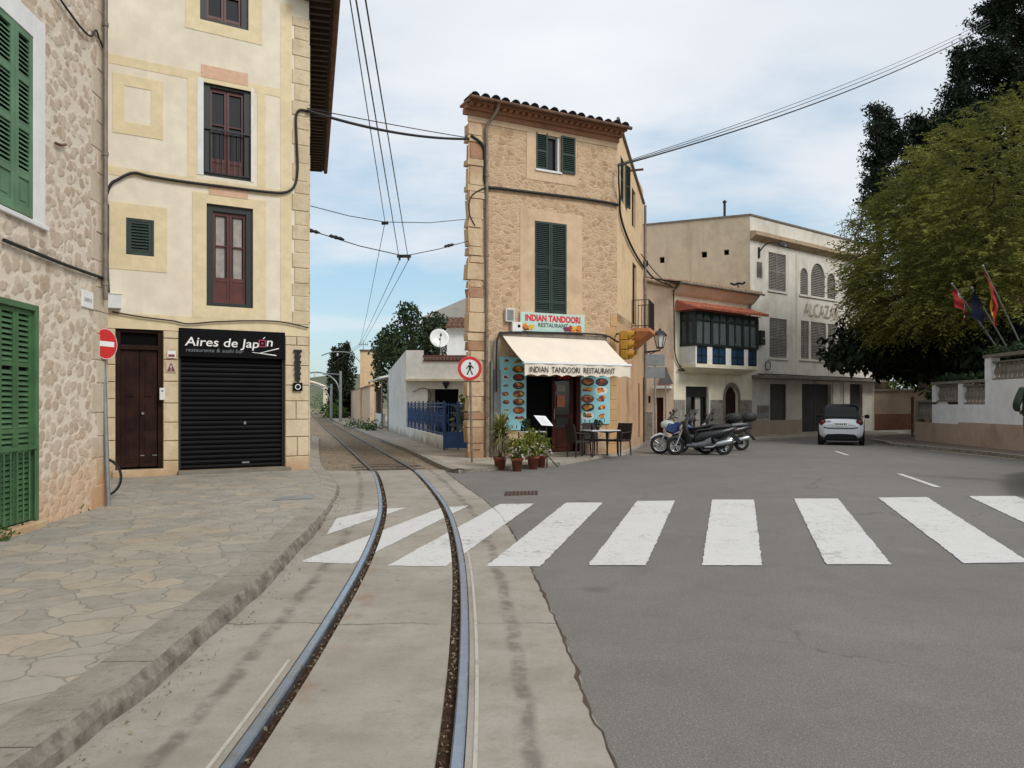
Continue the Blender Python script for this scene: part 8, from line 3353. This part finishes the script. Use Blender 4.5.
def scooter(label, loc, rz, topbox=False, screen=True, seat='blackmat', bodym='scooterblk', group='parked motorbikes'):
    t = thing('motor_scooter', label, 'scooter', loc, rz, group)
    lean = Matrix.Rotation(radians(6), 4, 'X')
    T = WM[t.name] @ lean
    wheel(t, T @ Matrix.Translation((0.74, 0, 0.27)), 0.27, 0.12, 0.62, 6)
    wheel(t, T @ Matrix.Translation((-0.72, 0, 0.26)), 0.26, 0.14, 0.6, 6)
    mb = MB(T)
    mb.loft([se(1.0, 0.05, 0.36, 0.42, 14, 2.4), se(0.9, 0.075, 0.42, 0.54, 14, 2.4), se(0.74, 0.085, 0.48, 0.60, 14, 2.4), se(0.56, 0.08, 0.40, 0.58, 14, 2.4), se(0.46, 0.06, 0.28, 0.46, 14, 2.4)])
    mb.build('front_fender', bodym, t)
    mb = MB(T)
    for s in (-1, 1):
        mb.tube([(0.74, s * 0.1, 0.27), (0.52, s * 0.1, 0.8)], 0.025, 8)
    mb.build('fork', 'chrome', t)
    mb = MB(T)                                                    # leg shield
    mb.loft([[(x + dx, y * wd, z) for (y, dx) in ((-1, -0.08), (-0.7, 0.0), (-0.3, 0.06), (0, 0.09), (0.3, 0.06), (0.7, 0.0), (1, -0.08), (0.8, -0.12), (0, -0.06), (-0.8, -0.12))]
             for x, z, wd in ((0.34, 0.3, 0.16), (0.42, 0.5, 0.26), (0.5, 0.75, 0.29), (0.5, 0.93, 0.22), (0.44, 1.03, 0.14))])
    mb.build('leg_shield', bodym, t)
    mb = MB(T)
    mb.lathe([(0.0, 0.05), (0.09, 0.03), (0.12, 0.0)], 16, 0, Matrix.Translation((0.55, 0, 0.84)) @ Matrix.Rotation(radians(75), 4, 'Y') @ Matrix.Scale(1.3, 4, (0, 1, 0)))
    mb.build('headlight', 'clearlens', t)
    mb = MB(T)
    mb.loft([se(0.42, 0.16, 0.24, 0.34, 16, 3.5), se(0.1, 0.19, 0.22, 0.38, 16, 3.5), se(-0.1, 0.2, 0.22, 0.44, 16, 3.2), se(-0.3, 0.2, 0.26, 0.6, 16, 3)])
    mb.build('floor_panel', 'scootergrey', t)
    mb = MB(T)
    mb.loft([se(0.16, 0.10, 0.36, 0.58, 16, 2.6), se(0.0, 0.17, 0.40, 0.72, 16, 2.6), se(-0.3, 0.2, 0.46, 0.77, 16, 2.6), se(-0.65, 0.19, 0.56, 0.80, 16, 2.6), se(-0.95, 0.13, 0.68, 0.85, 16, 2.6), se(-1.08, 0.06, 0.76, 0.85, 16, 2.6)])
    mb.build('body_panel', bodym, t)
    mb = MB(T)
    mb.loft([se(0.16, 0.1, 0.68, 0.74, 16, 2.8), se(0.0, 0.15, 0.71, 0.79, 16, 2.8), se(-0.3, 0.17, 0.74, 0.82, 16, 2.8), se(-0.42, 0.17, 0.76, 0.90, 16, 2.8), se(-0.7, 0.15, 0.79, 0.93, 16, 2.8), se(-0.92, 0.10, 0.82, 0.92, 16, 2.8)])
    mb.build('saddle', seat, t)
    mb = MB(T)
    mb.loft([se(-1.02, 0.07, 0.72, 0.79, 12, 2.6), se(-1.1, 0.05, 0.73, 0.79, 12, 2.6)])
    mb.build('tail_light', 'taillight', t)
    mb = MB(T)
    mb.loft([[(-0.8, -0.02, 0.72), (-0.8, 0.02, 0.72), (-0.76, 0.02, 0.68), (-0.76, -0.02, 0.68)], [(-1.1, -0.07, 0.5), (-1.1, 0.07, 0.5), (-1.08, 0.07, 0.46), (-1.08, -0.07, 0.46)], [(-1.2, -0.09, 0.36), (-1.2, 0.09, 0.36), (-1.17, 0.09, 0.34), (-1.17, -0.09, 0.34)]], 0, None, False)
    mb.build('rear_mudguard', 'blackmat', t)
    mb = MB(T)
    for s in (-1,):
        mb.tube([(-0.1, 0.12, 0.24), (-0.35, 0.16, 0.24), (-0.45, 0.17, 0.3)], 0.03, 8)
        mb.tube([(-0.45, 0.17, 0.3), (-0.5, 0.175, 0.33), (-0.88, 0.19, 0.42), (-0.93, 0.19, 0.43)], [0.05, 0.075, 0.08, 0.05], 12)
    mb.build('exhaust', 'chrome', t)
    mb = MB(T)
    mb.loft([se(-0.1, 0.1, 0.18, 0.36, 12, 3), se(-0.75, 0.1, 0.2, 0.36, 12, 3)])
    mb.build('engine', 'blackmat', t)
    mb = MB(T)
    mb.tube(smooth_path([(0.26, -0.34, 1.0), (0.32, -0.2, 1.03), (0.38, 0, 1.01), (0.32, 0.2, 1.03), (0.26, 0.34, 1.0)], 4), 0.016, 8)
    mb.loft([se(0.46, 0.1, 0.95, 1.06, 14, 2.6), se(0.34, 0.13, 0.96, 1.1, 14, 2.6), se(0.26, 0.08, 0.97, 1.06, 14, 2.6)])
    mb.build('handlebar', 'blackmat', t)
    for s in (-1, 1):
        mb = MB(T)
        mb.tube([(0.32, s * 0.22, 1.03), (0.36, s * 0.28, 1.2)], 0.008, 6)
        mb.loft([se(0.33, 0.06, 1.18, 1.27, 12, 2.6, s * 0.3), se(0.37, 0.05, 1.19, 1.26, 12, 2.6, s * 0.3)])
        mb.build('mirror', 'blackmat', t)
    if screen:
        mb = MB(T)
        mb.loft([[(0.52 - 0.28 * v - 0.1 * (y / 0.2) ** 2, y * (1 - 0.25 * v), 0.98 + 0.4 * v) for y in [-0.2 + 0.05 * q for q in range(9)]] for v in (0, 0.33, 0.66, 1)], 0, None, True, False, False)
        mb.build('windscreen', 'screen', t)
    if topbox:
        mb = MB(T)
        mb.loft([se(-0.78, 0.15, 1.0, 1.14, 20, 3.6), se(-0.84, 0.2, 0.97, 1.24, 20, 3.6), se(-1.05, 0.21, 0.97, 1.27, 20, 3.6), se(-1.2, 0.19, 0.98, 1.23, 20, 3.6), se(-1.24, 0.15, 1.01, 1.16, 20, 3.6)])
        tb = mb.build('top_box', 'blackmat', t)
        mb = MB(T)
        mb.tube([(-0.7, 0, 0.9), (-0.95, 0, 0.97), (-1.15, 0, 0.975)], 0.02, 6)
        mb.build('rack', 'black', tb)
    mb = MB(T)
    mb.tube([(-0.25, 0.08, 0.25), (-0.3, 0.2, 0.02)], 0.012, 6)
    mb.build('side_stand', 'black', t)
    return t


gs = Nodes('smoked_screen')
gs.b.inputs['Transmission Weight'].default_value = 0.6
gs.b.inputs['IOR'].default_value = 1.1
M['screen'] = gs.out(C(120, 124, 126), 0.05, 0.0, 0.7)
scooter('long black scooter parked in front, side on, nearest of the motorbikes', (5.70, 23.05, 0), radians(178))
scooter('black scooter with a top box parked behind the nearest scooter', (6.15, 24.35, 0), radians(184), True)
scooter('dark scooter with a top box farthest from the road, at the arched door side', (6.95, 25.3, 0), radians(186), True, True, 'scootergrey')


def motorcycle(label, loc, rz):
    t = thing('motorcycle', label, 'motorcycle', loc, rz, 'parked motorbikes')
    T = WM[t.name] @ Matrix.Rotation(radians(7), 4, 'X')
    wheel(t, T @ Matrix.Translation((0.7, 0, 0.3)), 0.3, 0.11, 0.72, 10)
    wheel(t, T @ Matrix.Translation((-0.7, 0, 0.3)), 0.3, 0.14, 0.7, 10)
    mb = MB(T)
    mb.loft([se(1.0, 0.05, 0.44, 0.50, 14, 2.4), se(0.88, 0.07, 0.52, 0.6, 14, 2.4), se(0.7, 0.08, 0.58, 0.66, 14, 2.4), se(0.5, 0.07, 0.52, 0.62, 14, 2.4), se(0.38, 0.05, 0.42, 0.5, 14, 2.4)])
    mb.build('front_fender', 'motowhite', t)
    mb = MB(T)
    for s in (-1, 1):
        mb.tube([(0.7, s * 0.09, 0.3), (0.4, s * 0.09, 1.0)], 0.026, 8)
    mb.build('fork', 'chrome', t)
    mb = MB(T)
    mb.loft([se(0.66, 0.07, 0.84, 0.98, 16, 2.6), se(0.55, 0.15, 0.78, 1.06, 16, 2.6), se(0.4, 0.17, 0.74, 1.06, 16, 2.6), se(0.28, 0.12, 0.74, 0.98, 16, 2.6)])
    fa_ = mb.build('headlight_fairing', 'motowhite', t)
    mb = MB(T)
    for s in (-1, 1):
        mb.loft([[(0.55, s * 0.165, 0.72), (0.28, s * 0.19, 0.62), (0.1, s * 0.18, 0.72), (0.2, s * 0.175, 0.92), (0.46, s * 0.165, 0.94)], [(0.53, s * 0.13, 0.72), (0.28, s * 0.15, 0.64), (0.12, s * 0.14, 0.73), (0.21, s * 0.14, 0.91), (0.45, s * 0.13, 0.92)]], 0, None, False)
    mb.build('side_fairing', 'motoblue', t)
    mb = MB(T)
    mb.lathe([(0.0, 0.04), (0.07, 0.03), (0.09, 0.0)], 16, 0, Matrix.Translation((0.63, 0, 0.92)) @ Matrix.Rotation(pi / 2, 4, 'Y'))
    mb.build('headlight', 'clearlens', t)
    mb = MB(T)
    mb.loft([se(0.3, 0.08, 0.8, 0.94, 16, 2.6), se(0.15, 0.15, 0.74, 1.0, 16, 2.6), se(-0.1, 0.15, 0.74, 0.98, 16, 2.6), se(-0.28, 0.09, 0.74, 0.86, 16, 2.6)])
    mb.build('fuel_tank', 'motoblue', t)
    mb = MB(T)
    mb.loft([se(-0.2, 0.1, 0.74, 0.84, 16, 2.8), se(-0.45, 0.14, 0.76, 0.85, 16, 2.8), se(-0.8, 0.11, 0.84, 0.94, 16, 2.8), se(-0.98, 0.06, 0.9, 0.96, 16, 2.8)])
    mb.build('saddle', 'blackmat', t)
    mb = MB(T)
    mb.loft([se(0.32, 0.1, 0.3, 0.6, 14, 3.2), se(0.1, 0.17, 0.24, 0.66, 14, 3.2), se(-0.2, 0.17, 0.24, 0.64, 14, 3.2), se(-0.35, 0.1, 0.32, 0.6, 14, 3.2)])
    mb.build('engine', 'blackmat', t)
    mb = MB(T)
    mb.tube([(0.35, 0, 0.85), (0.0, 0, 0.72), (-0.4, 0, 0.7), (-0.9, 0, 0.86)], 0.035, 8)
    mb.tube([(-0.3, 0.08, 0.4), (-0.7, 0.08, 0.3)], 0.03, 8)
    mb.build('frame', 'black', t)
    mb = MB(T)
    mb.tube([(0.2, 0.15, 0.35), (-0.1, 0.18, 0.26), (-0.35, 0.19, 0.32), (-0.85, 0.2, 0.5)], [0.03, 0.03, 0.05, 0.06], 10)
    mb.build('exhaust', 'chrome', t)
    mb = MB(T)
    mb.tube(smooth_path([(0.2, -0.38, 1.08), (0.28, -0.22, 1.12), (0.36, 0, 1.08), (0.28, 0.22, 1.12), (0.2, 0.38, 1.08)], 4), 0.015, 8)
    mb.build('handlebar', 'blackmat', t)
    for s in (-1, 1):
        mb = MB(T)
        mb.tube([(0.28, s * 0.24, 1.12), (0.34, s * 0.3, 1.3)], 0.008, 6)
        mb.loft([se(0.3, 0.065, 1.27, 1.37, 12, 2.6, s * 0.32), se(0.35, 0.055, 1.28, 1.36, 12, 2.6, s * 0.32)])
        mb.build('mirror', 'blackmat', t)
    mb = MB(T)
    mb.loft([[(0.5 - 0.25 * v - 0.1 * (y / 0.16) ** 2, y * (1 - 0.3 * v), 1.04 + 0.32 * v) for y in [-0.16 + 0.04 * q for q in range(9)]] for v in (0, 0.33, 0.66, 1)], 0, None, True, False, False)
    mb.build('windscreen', 'screen', t)
    mb = MB(T)
    mb.loft([se(-0.95, 0.06, 0.82, 0.88, 12, 2.6), se(-1.02, 0.04, 0.83, 0.87, 12, 2.6)])
    mb.build('tail_light', 'taillight', t)


motorcycle('white and blue motorcycle with a white front mudguard, leftmost of the motorbikes', (5.30, 23.55, 0), radians(176))


# bicycle behind the stone house
def bicycle():
    base = Vector((-6.72, 11.6, 0.12))
    t = thing('bicycle', 'bicycle leaning behind the corner of the stone house with only its wheel showing', 'bicycle', base, radians(4))
    T = WM[t.name]
    for x in (0.44, -0.56):
        mb = MB(T @ Matrix.Translation((x, 0, 0.31)) @ Matrix.Rotation(pi / 2, 4, 'X'))
        mb.lathe([(0.285, -0.016), (0.3, -0.02), (0.31, 0), (0.3, 0.02), (0.285, 0.016), (0.285, -0.016)], 32, 0, None, True, False)
        wh_ = mb.build('tyre', 'rubber', t)
        mb = MB(T @ Matrix.Translation((x, 0, 0.31)) @ Matrix.Rotation(pi / 2, 4, 'X'))
        mb.lathe([(0.27, -0.011), (0.287, -0.012), (0.287, 0.012), (0.27, 0.011), (0.27, -0.011)], 32, 0, None, True, False)
        for k in range(24):
            a = 2 * pi * k / 24
            mb.tube([(0.015 * cos(a + 1), 0.015 * sin(a + 1), 0.02 * (-1) ** k), (0.275 * cos(a), 0.275 * sin(a), 0)], 0.0018, 4)
        mb.lathe([(0.018, -0.03), (0.018, 0.03)], 8)
        mb.build('rim', 'chrome', wh_)
    mb = MB(T)
    A, B, Cc, D = (-0.56, 0, 0.31), (-0.12, 0, 0.28), (-0.27, 0, 0.78), (0.28, 0, 0.74)
    for p, q in ((A, B), (B, Cc), (Cc, D), (D, B), (A, Cc), (D, (0.30, 0, 0.68)), ((0.29, 0, 0.7), (0.44, 0, 0.31))):
        mb.tube([p, q], 0.016, 8)
    mb.build('frame', 'black', t)
    mb = MB(T)
    mb.loft([se(-0.4, 0.07, 0.86, 0.9, 12, 2.6), se(-0.22, 0.05, 0.865, 0.9, 12, 2.6), se(-0.12, 0.02, 0.87, 0.89, 12, 2.6)])
    mb.tube([(-0.27, 0, 0.78), (-0.29, 0, 0.87)], 0.014, 8)
    mb.build('saddle', 'blackmat', t)
    mb = MB(T)
    mb.tube([(0.28, 0, 0.74), (0.26, 0, 0.9)], 0.014, 8)
    mb.tube([(0.2, -0.28, 0.93), (0.27, -0.1, 0.9), (0.27, 0.1, 0.9), (0.2, 0.28, 0.93)], 0.012, 8)
    mb.build('handlebar', 'black', t)


bicycle()

# flags over the garden wall
for k, (px0, py0, px1, py1, d, cols_, lab) in enumerate(((1006, 346, 972, 288, 26.2, ('flagblue', 'flagblue', 'flagblue'), 'dark blue flag on a leaning pole, middle of three over the garden wall'),
                                                        (1021, 345, 983, 266, 25.8, ('flagred', 'flagyel', 'flagred'), 'red and yellow flag on a leaning pole, rightmost of three'),
                                                        (996, 346, 952, 284, 26.8, ('flagred', 'flagwhite', 'flagred'), 'white and dark red flag on a leaning pole, leftmost of three'))):
    a, b = P(px0, py0, d), P(px1, py1, d - 1.2)
    t_ = thing('flag', lab, 'flag', a, 0, 'flags over the garden wall')
    mb = MB()
    mb.tube([a, b], 0.028, 8)
    mb.lathe([(0.0, -0.04), (0.05, 0), (0.0, 0.05)], 10, 0, Matrix.Translation(b))
    mb.build('pole', 'galv', t_)
    mb = MB()
    n, m = 14, 12
    dirp = (a - b).normalized()
    L = 1.5 if k == 1 else (1.2 if k == 0 else 0.95)
    W = 0.62 if k == 1 else 0.5
    r = random.Random(k)
    ph = r.uniform(0, 6)
    gr = []
    for i in range(n + 1):
        s = i / n
        for j in range(m + 1):
            v = j / m
            att = b + dirp * (0.12 + 0.9 * v * (1.1 if k == 1 else 0.8))
            hang = Vector((0.20 * sin(v * 5 + ph) * s, 0.14 * cos(v * 8 + ph + s * 3) * s + 0.06 * sin(s * 9 + ph), -L * s * 0.75))
            gr.append(att + hang + Vector((0.12 * s, 0, 0)))
    fs, mi = [], []
    for i in range(n):
        for j in range(m):
            fs.append((i * (m + 1) + j, i * (m + 1) + j + 1, (i + 1) * (m + 1) + j + 1, (i + 1) * (m + 1) + j))
    base_i = len(mb.v)
    for q, f in enumerate(fs):
        j = q % m
        idx = 0 if j < m * 0.28 else (1 if j < m * 0.72 else 2)
        mb.v += []
        mb.mi.append(idx)
        mb.sm.append(True)
        mb.f.append(list(f))
    mb.v = [Vector(v) for v in gr]
    mb.uv = [(0.0, 0.0)] * len(gr)
    mb.build('cloth', list(cols_), t_)


# ---------------------------------------------------------------- the person at the right edge
def skin_obj(name, verts, edges, radii, mat, parent, T, rootv=0, sub=2):
    me = bpy.data.meshes.new(name)
    me.from_pydata([tuple(v) for v in verts], edges, [])
    o = bpy.data.objects.new(name, me)
    COL.objects.link(o)
    o.parent = parent
    WM[o.name] = WM[parent.name]
    md = o.modifiers.new('skin', 'SKIN')
    md.use_smooth_shade = True
    if not me.skin_vertices:
        bpy.context.view_layer.objects.active = o
    lay = me.skin_vertices[0].data
    for i, r_ in enumerate(radii):
        lay[i].radius = r_ if isinstance(r_, tuple) else (r_, r_)
        lay[i].use_root = (i == rootv)
    s2 = o.modifiers.new('smooth', 'SUBSURF')
    s2.levels = sub
    s2.render_levels = sub
    me.materials.append(M[mat])
    return o


def person():
    t = thing('person', 'person in a dark green jacket and blue jeans walking away at the right edge', 'person', (10.3, 15.0, 0.38), radians(-12))
    # local frame: facing +y, x to the person's right
    J = {'pel': (0, 0, 0.98), 'sp1': (0, 0.01, 1.12), 'sp2': (0, 0.0, 1.28), 'ch': (0, -0.01, 1.42), 'nk': (0, 0.0, 1.53), 'nk2': (0, 0.02, 1.59), 'hd': (0, 0.03, 1.69), 'hd2': (0, 0.03, 1.77)}
    names = list(J)
    V = [J[k] for k in names]
    R = [(0.15, 0.11), (0.145, 0.105), (0.15, 0.11), (0.155, 0.11), (0.06, 0.06), (0.055, 0.058), (0.082, 0.1), (0.066, 0.08)]
    E = [(i, i + 1) for i in range(len(V) - 1)]

    def add(frm, pts, rad):
        p = frm
        for q, r_ in zip(pts, rad):
            V.append(q)
            R.append((r_, r_))
            E.append((p, len(V) - 1))
            p = len(V) - 1
        return p
    for s in (-1, 1):
        st = 0.16 if s > 0 else -0.16
        add(0, [(s * 0.1, 0, 0.88), (s * 0.11, st * 0.55 + 0.02, 0.5), (s * 0.11, st * 1.1 - 0.03, 0.1), (s * 0.12, st * 1.1 + 0.1, 0.04)], [0.095, 0.062, 0.045, 0.04])
        add(3, [(s * 0.19, -0.01, 1.44), (s * 0.30, -0.05, 1.18), (s * 0.22, 0.14, 1.06), (s * 0.19, 0.19, 1.03)], [0.06, 0.048, 0.036, 0.03])
    skin_obj('body', V, E, R, 'skin', t, None)
    # jacket over trunk and arms
    V2 = [(0, 0, 0.86), (0, 0, 1.0), (0, 0.01, 1.15), (0, 0, 1.3), (0, -0.01, 1.43), (0, 0, 1.52)]
    R2 = [(0.205, 0.15), (0.205, 0.155), (0.2, 0.15), (0.205, 0.155), (0.19, 0.14), (0.1, 0.095)]
    E2 = [(i, i + 1) for i in range(5)]
    for s in (-1, 1):
        p = 4
        for q, r_ in (((s * 0.21, -0.01, 1.44), 0.085), ((s * 0.275, -0.035, 1.3), 0.082), ((s * 0.33, -0.06, 1.16), 0.078), ((s * 0.29, 0.06, 1.09), 0.068), ((s * 0.22, 0.15, 1.05), 0.06)):
            V2.append(q)
            R2.append((r_, r_))
            E2.append((p, len(V2) - 1))
            p = len(V2) - 1
    skin_obj('jacket', V2, E2, R2, 'jacket', t, None, 2)
    skin_obj('hood', [(0, -0.06, 1.5), (0, -0.13, 1.47), (0, -0.11, 1.4)], [(0, 1), (1, 2)], [(0.12, 0.08), (0.11, 0.06), (0.07, 0.035)], 'jacket', t, None, 0)
    V3 = [(0, 0, 1.08), (0, 0, 0.88)]
    R3 = [(0.175, 0.125), (0.172, 0.13)]
    E3 = [(0, 1)]
    for s in (-1, 1):
        st = 0.16 if s > 0 else -0.16
        p = 1
        for q, r_ in (((s * 0.1, 0.01, 0.8), 0.11), ((s * 0.11, st * 0.55 + 0.02, 0.5), 0.078), ((s * 0.11, st * 1.0 - 0.02, 0.14), 0.066), ((s * 0.11, st * 1.08 - 0.03, 0.07), 0.066)):
            V3.append(q)
            R3.append((r_, r_))
            E3.append((p, len(V3) - 1))
            p = len(V3) - 1
    skin_obj('jeans', V3, E3, R3, 'jeans', t, None, 0)
    for s in (-1, 1):
        st = 0.16 if s > 0 else -0.16
        y = st * 1.08
        skin_obj('shoe', [(s * 0.11, y - 0.07, 0.045), (s * 0.11, y + 0.03, 0.05), (s * 0.125, y + 0.15, 0.035)], [(0, 1), (1, 2)], [(0.045, 0.05), (0.05, 0.055), (0.045, 0.035)], 'shoe', t, None, 0)
    T = WM[t.name]
    mb = MB(T)
    rings = []
    for k in range(9):
        w = pi * k / 8
        z = 1.71 + 0.115 * cos(w)
        rr = 0.105 * sin(w) + 0.004
        rings.append([(rr * 0.9 * cos(2 * pi * q / 18), 0.005 + rr * 1.12 * sin(2 * pi * q / 18) - (0.03 if k > 4 else 0.0) - (0.02 if sin(2 * pi * q / 18) > 0.5 and k > 3 else 0), z) for q in range(18)])
    mb.loft(rings[:7])
    mb.build('hair', 'hair', t)
    for s in (-1, 1):                                             # hands resting in front of the jacket, fingers curled
        hd = Vector((s * 0.20, 0.19, 1.035))
        dv = Vector((-s * 0.75, 0.55, -0.25)).normalized()
        up = Vector((0, 0, 1))
        sd_ = dv.cross(up).normalized()
        wv = sd_.cross(dv).normalized()
        Vh, Eh, Rh = [hd - dv * 0.03, hd + dv * 0.03, hd + dv * 0.07], [(0, 1), (1, 2)], [(0.026, 0.022), (0.034, 0.018), (0.036, 0.015)]
        for k in range(4):
            o_ = wv * (0.027 - 0.018 * k)
            L = (0.066, 0.074, 0.07, 0.055)[k]
            p = 2
            for f, c in ((0.12, 0.0), (0.5, -0.012), (0.85, -0.04)):
                Vh.append(hd + dv * (0.075 + L * f) + o_ + sd_ * c * s)
                Rh.append((0.0085, 0.0085))
                Eh.append((p, len(Vh) - 1))
                p = len(Vh) - 1
        p = 1
        for f, c in ((0.03, 0.03), (0.05, 0.05), (0.075, 0.055)):
            Vh.append(hd + dv * f + wv * c)
            Rh.append((0.010, 0.010))
            Eh.append((p, len(Vh) - 1))
            p = len(Vh) - 1
        skin_obj('hand', Vh, Eh, Rh, 'skin', t, None, 0, 1)


person()

# ---------------------------------------------------------------- sky, sun, camera
SUN_EL, SUN_AZ = radians(43), radians(134)                       # azimuth clockwise from +Y: behind the camera, to the right
w = bpy.data.worlds.new('World')
S.world = w
w.use_nodes = True
nt = w.node_tree
bg = nt.nodes['Background']
sky = nt.nodes.new('ShaderNodeTexSky')
sky.sky_type = 'NISHITA'
sky.sun_disc = False
sky.sun_elevation = SUN_EL
sky.sun_rotation = SUN_AZ
sky.air_density = 1.2
sky.dust_density = 1.2
tc = nt.nodes.new('ShaderNodeTexCoord')
sp = nt.nodes.new('ShaderNodeSeparateXYZ')
nt.links.new(tc.outputs['Generated'], sp.inputs[0])


def wm(op, a, b=None, clamp=False):
    x = nt.nodes.new('ShaderNodeMath')
    x.operation = op
    x.use_clamp = clamp
    for k, v in enumerate((a, b)):
        if v is None:
            continue
        if isinstance(v, bpy.types.NodeSocket):
            nt.links.new(v, x.inputs[k])
        else:
            x.inputs[k].default_value = v
    return x.outputs[0]


zc = wm('ADD', wm('MAXIMUM', sp.outputs[2], 0.0), 0.22)
cb = nt.nodes.new('ShaderNodeCombineXYZ')
nt.links.new(wm('DIVIDE', sp.outputs[0], zc), cb.inputs[0])
nt.links.new(wm('DIVIDE', sp.outputs[1], zc), cb.inputs[1])


def wnoise(sc, det, rough, offs):
    mp = nt.nodes.new('ShaderNodeMapping')
    nt.links.new(cb.outputs[0], mp.inputs[0])
    mp.inputs['Location'].default_value = offs
    mp.inputs['Scale'].default_value = (1.0, 1.5, 1)
    x = nt.nodes.new('ShaderNodeTexNoise')
    nt.links.new(mp.outputs[0], x.inputs['Vector'])
    x.inputs['Scale'].default_value = sc
    x.inputs['Detail'].default_value = det
    x.inputs['Roughness'].default_value = rough
    return x.outputs['Fac']


def wramp(v, a, b, lo=0.0, hi=1.0):
    x = nt.nodes.new('ShaderNodeMapRange')
    x.interpolation_type = 'SMOOTHSTEP'
    nt.links.new(v, x.inputs[0])
    for k, q in enumerate((a, b, lo, hi)):
        x.inputs[k + 1].default_value = q
    return x.outputs[0]


def wmix(f, a, b):
    x = nt.nodes.new('ShaderNodeMix')
    x.data_type = 'RGBA'
    for k, v in ((0, f), (6, a), (7, b)):
        if isinstance(v, bpy.types.NodeSocket):
            nt.links.new(v, x.inputs[k])
        else:
            x.inputs[k].default_value = v
    return x.outputs[2]


cover = wm('ADD', wnoise(0.75, 7, 0.55, (0.4, 1.7, 0)), wm('ADD', wm('MULTIPLY', sp.outputs[2], 0.55), wm('MULTIPLY', sp.outputs[0], 0.16)))
fac = wramp(cover, 0.49, 0.75)
shade = wnoise(0.9, 6, 0.5, (5.1, 2.0, 0))
cloud = wmix(wramp(shade, 0.35, 0.7), (5.9, 6.3, 6.8, 1), (7.3, 7.5, 7.8, 1))
skyc = wmix(0.45, sky.outputs[0], (3.6, 5.9, 7.6, 1))
col = wmix(fac, skyc, cloud)
nt.links.new(col, bg.inputs['Color'])
bg.inputs['Strength'].default_value = 0.1

ld = bpy.data.lights.new('sun', 'SUN')
ld.energy = 1.5
ld.angle = radians(20)
ld.color = (1.0, 0.985, 0.955)
lo = bpy.data.objects.new('sun', ld)
COL.objects.link(lo)
sd = Vector((sin(SUN_AZ) * cos(SUN_EL), cos(SUN_AZ) * cos(SUN_EL), sin(SUN_EL)))
lo.rotation_euler = (-sd).to_track_quat('-Z', 'Y').to_euler()
lo.location = sd * 60

cd = bpy.data.cameras.new('camera')
cam = bpy.data.objects.new('camera', cd)
COL.objects.link(cam)
cam.location = (0, 0, H)
cam.rotation_euler = (pi / 2, 0, 0)
cd.sensor_width = 36
cd.lens = F / 1024 * 36
cd.shift_y = (HY - 384) / 1024
cd.clip_end = 3000
cd.clip_start = 0.05
S.camera = cam
S.render.engine = 'CYCLES'
S.cycles.max_bounces = 6
S.cycles.diffuse_bounces = 3
S.cycles.transparent_max_bounces = 8
S.cycles.use_denoising = True
S.view_settings.view_transform = 'Standard'
S.view_settings.look = 'None'
S.view_settings.gamma = 1.0
S.view_settings.exposure = 0.36
S.view_settings.use_curve_mapping = False
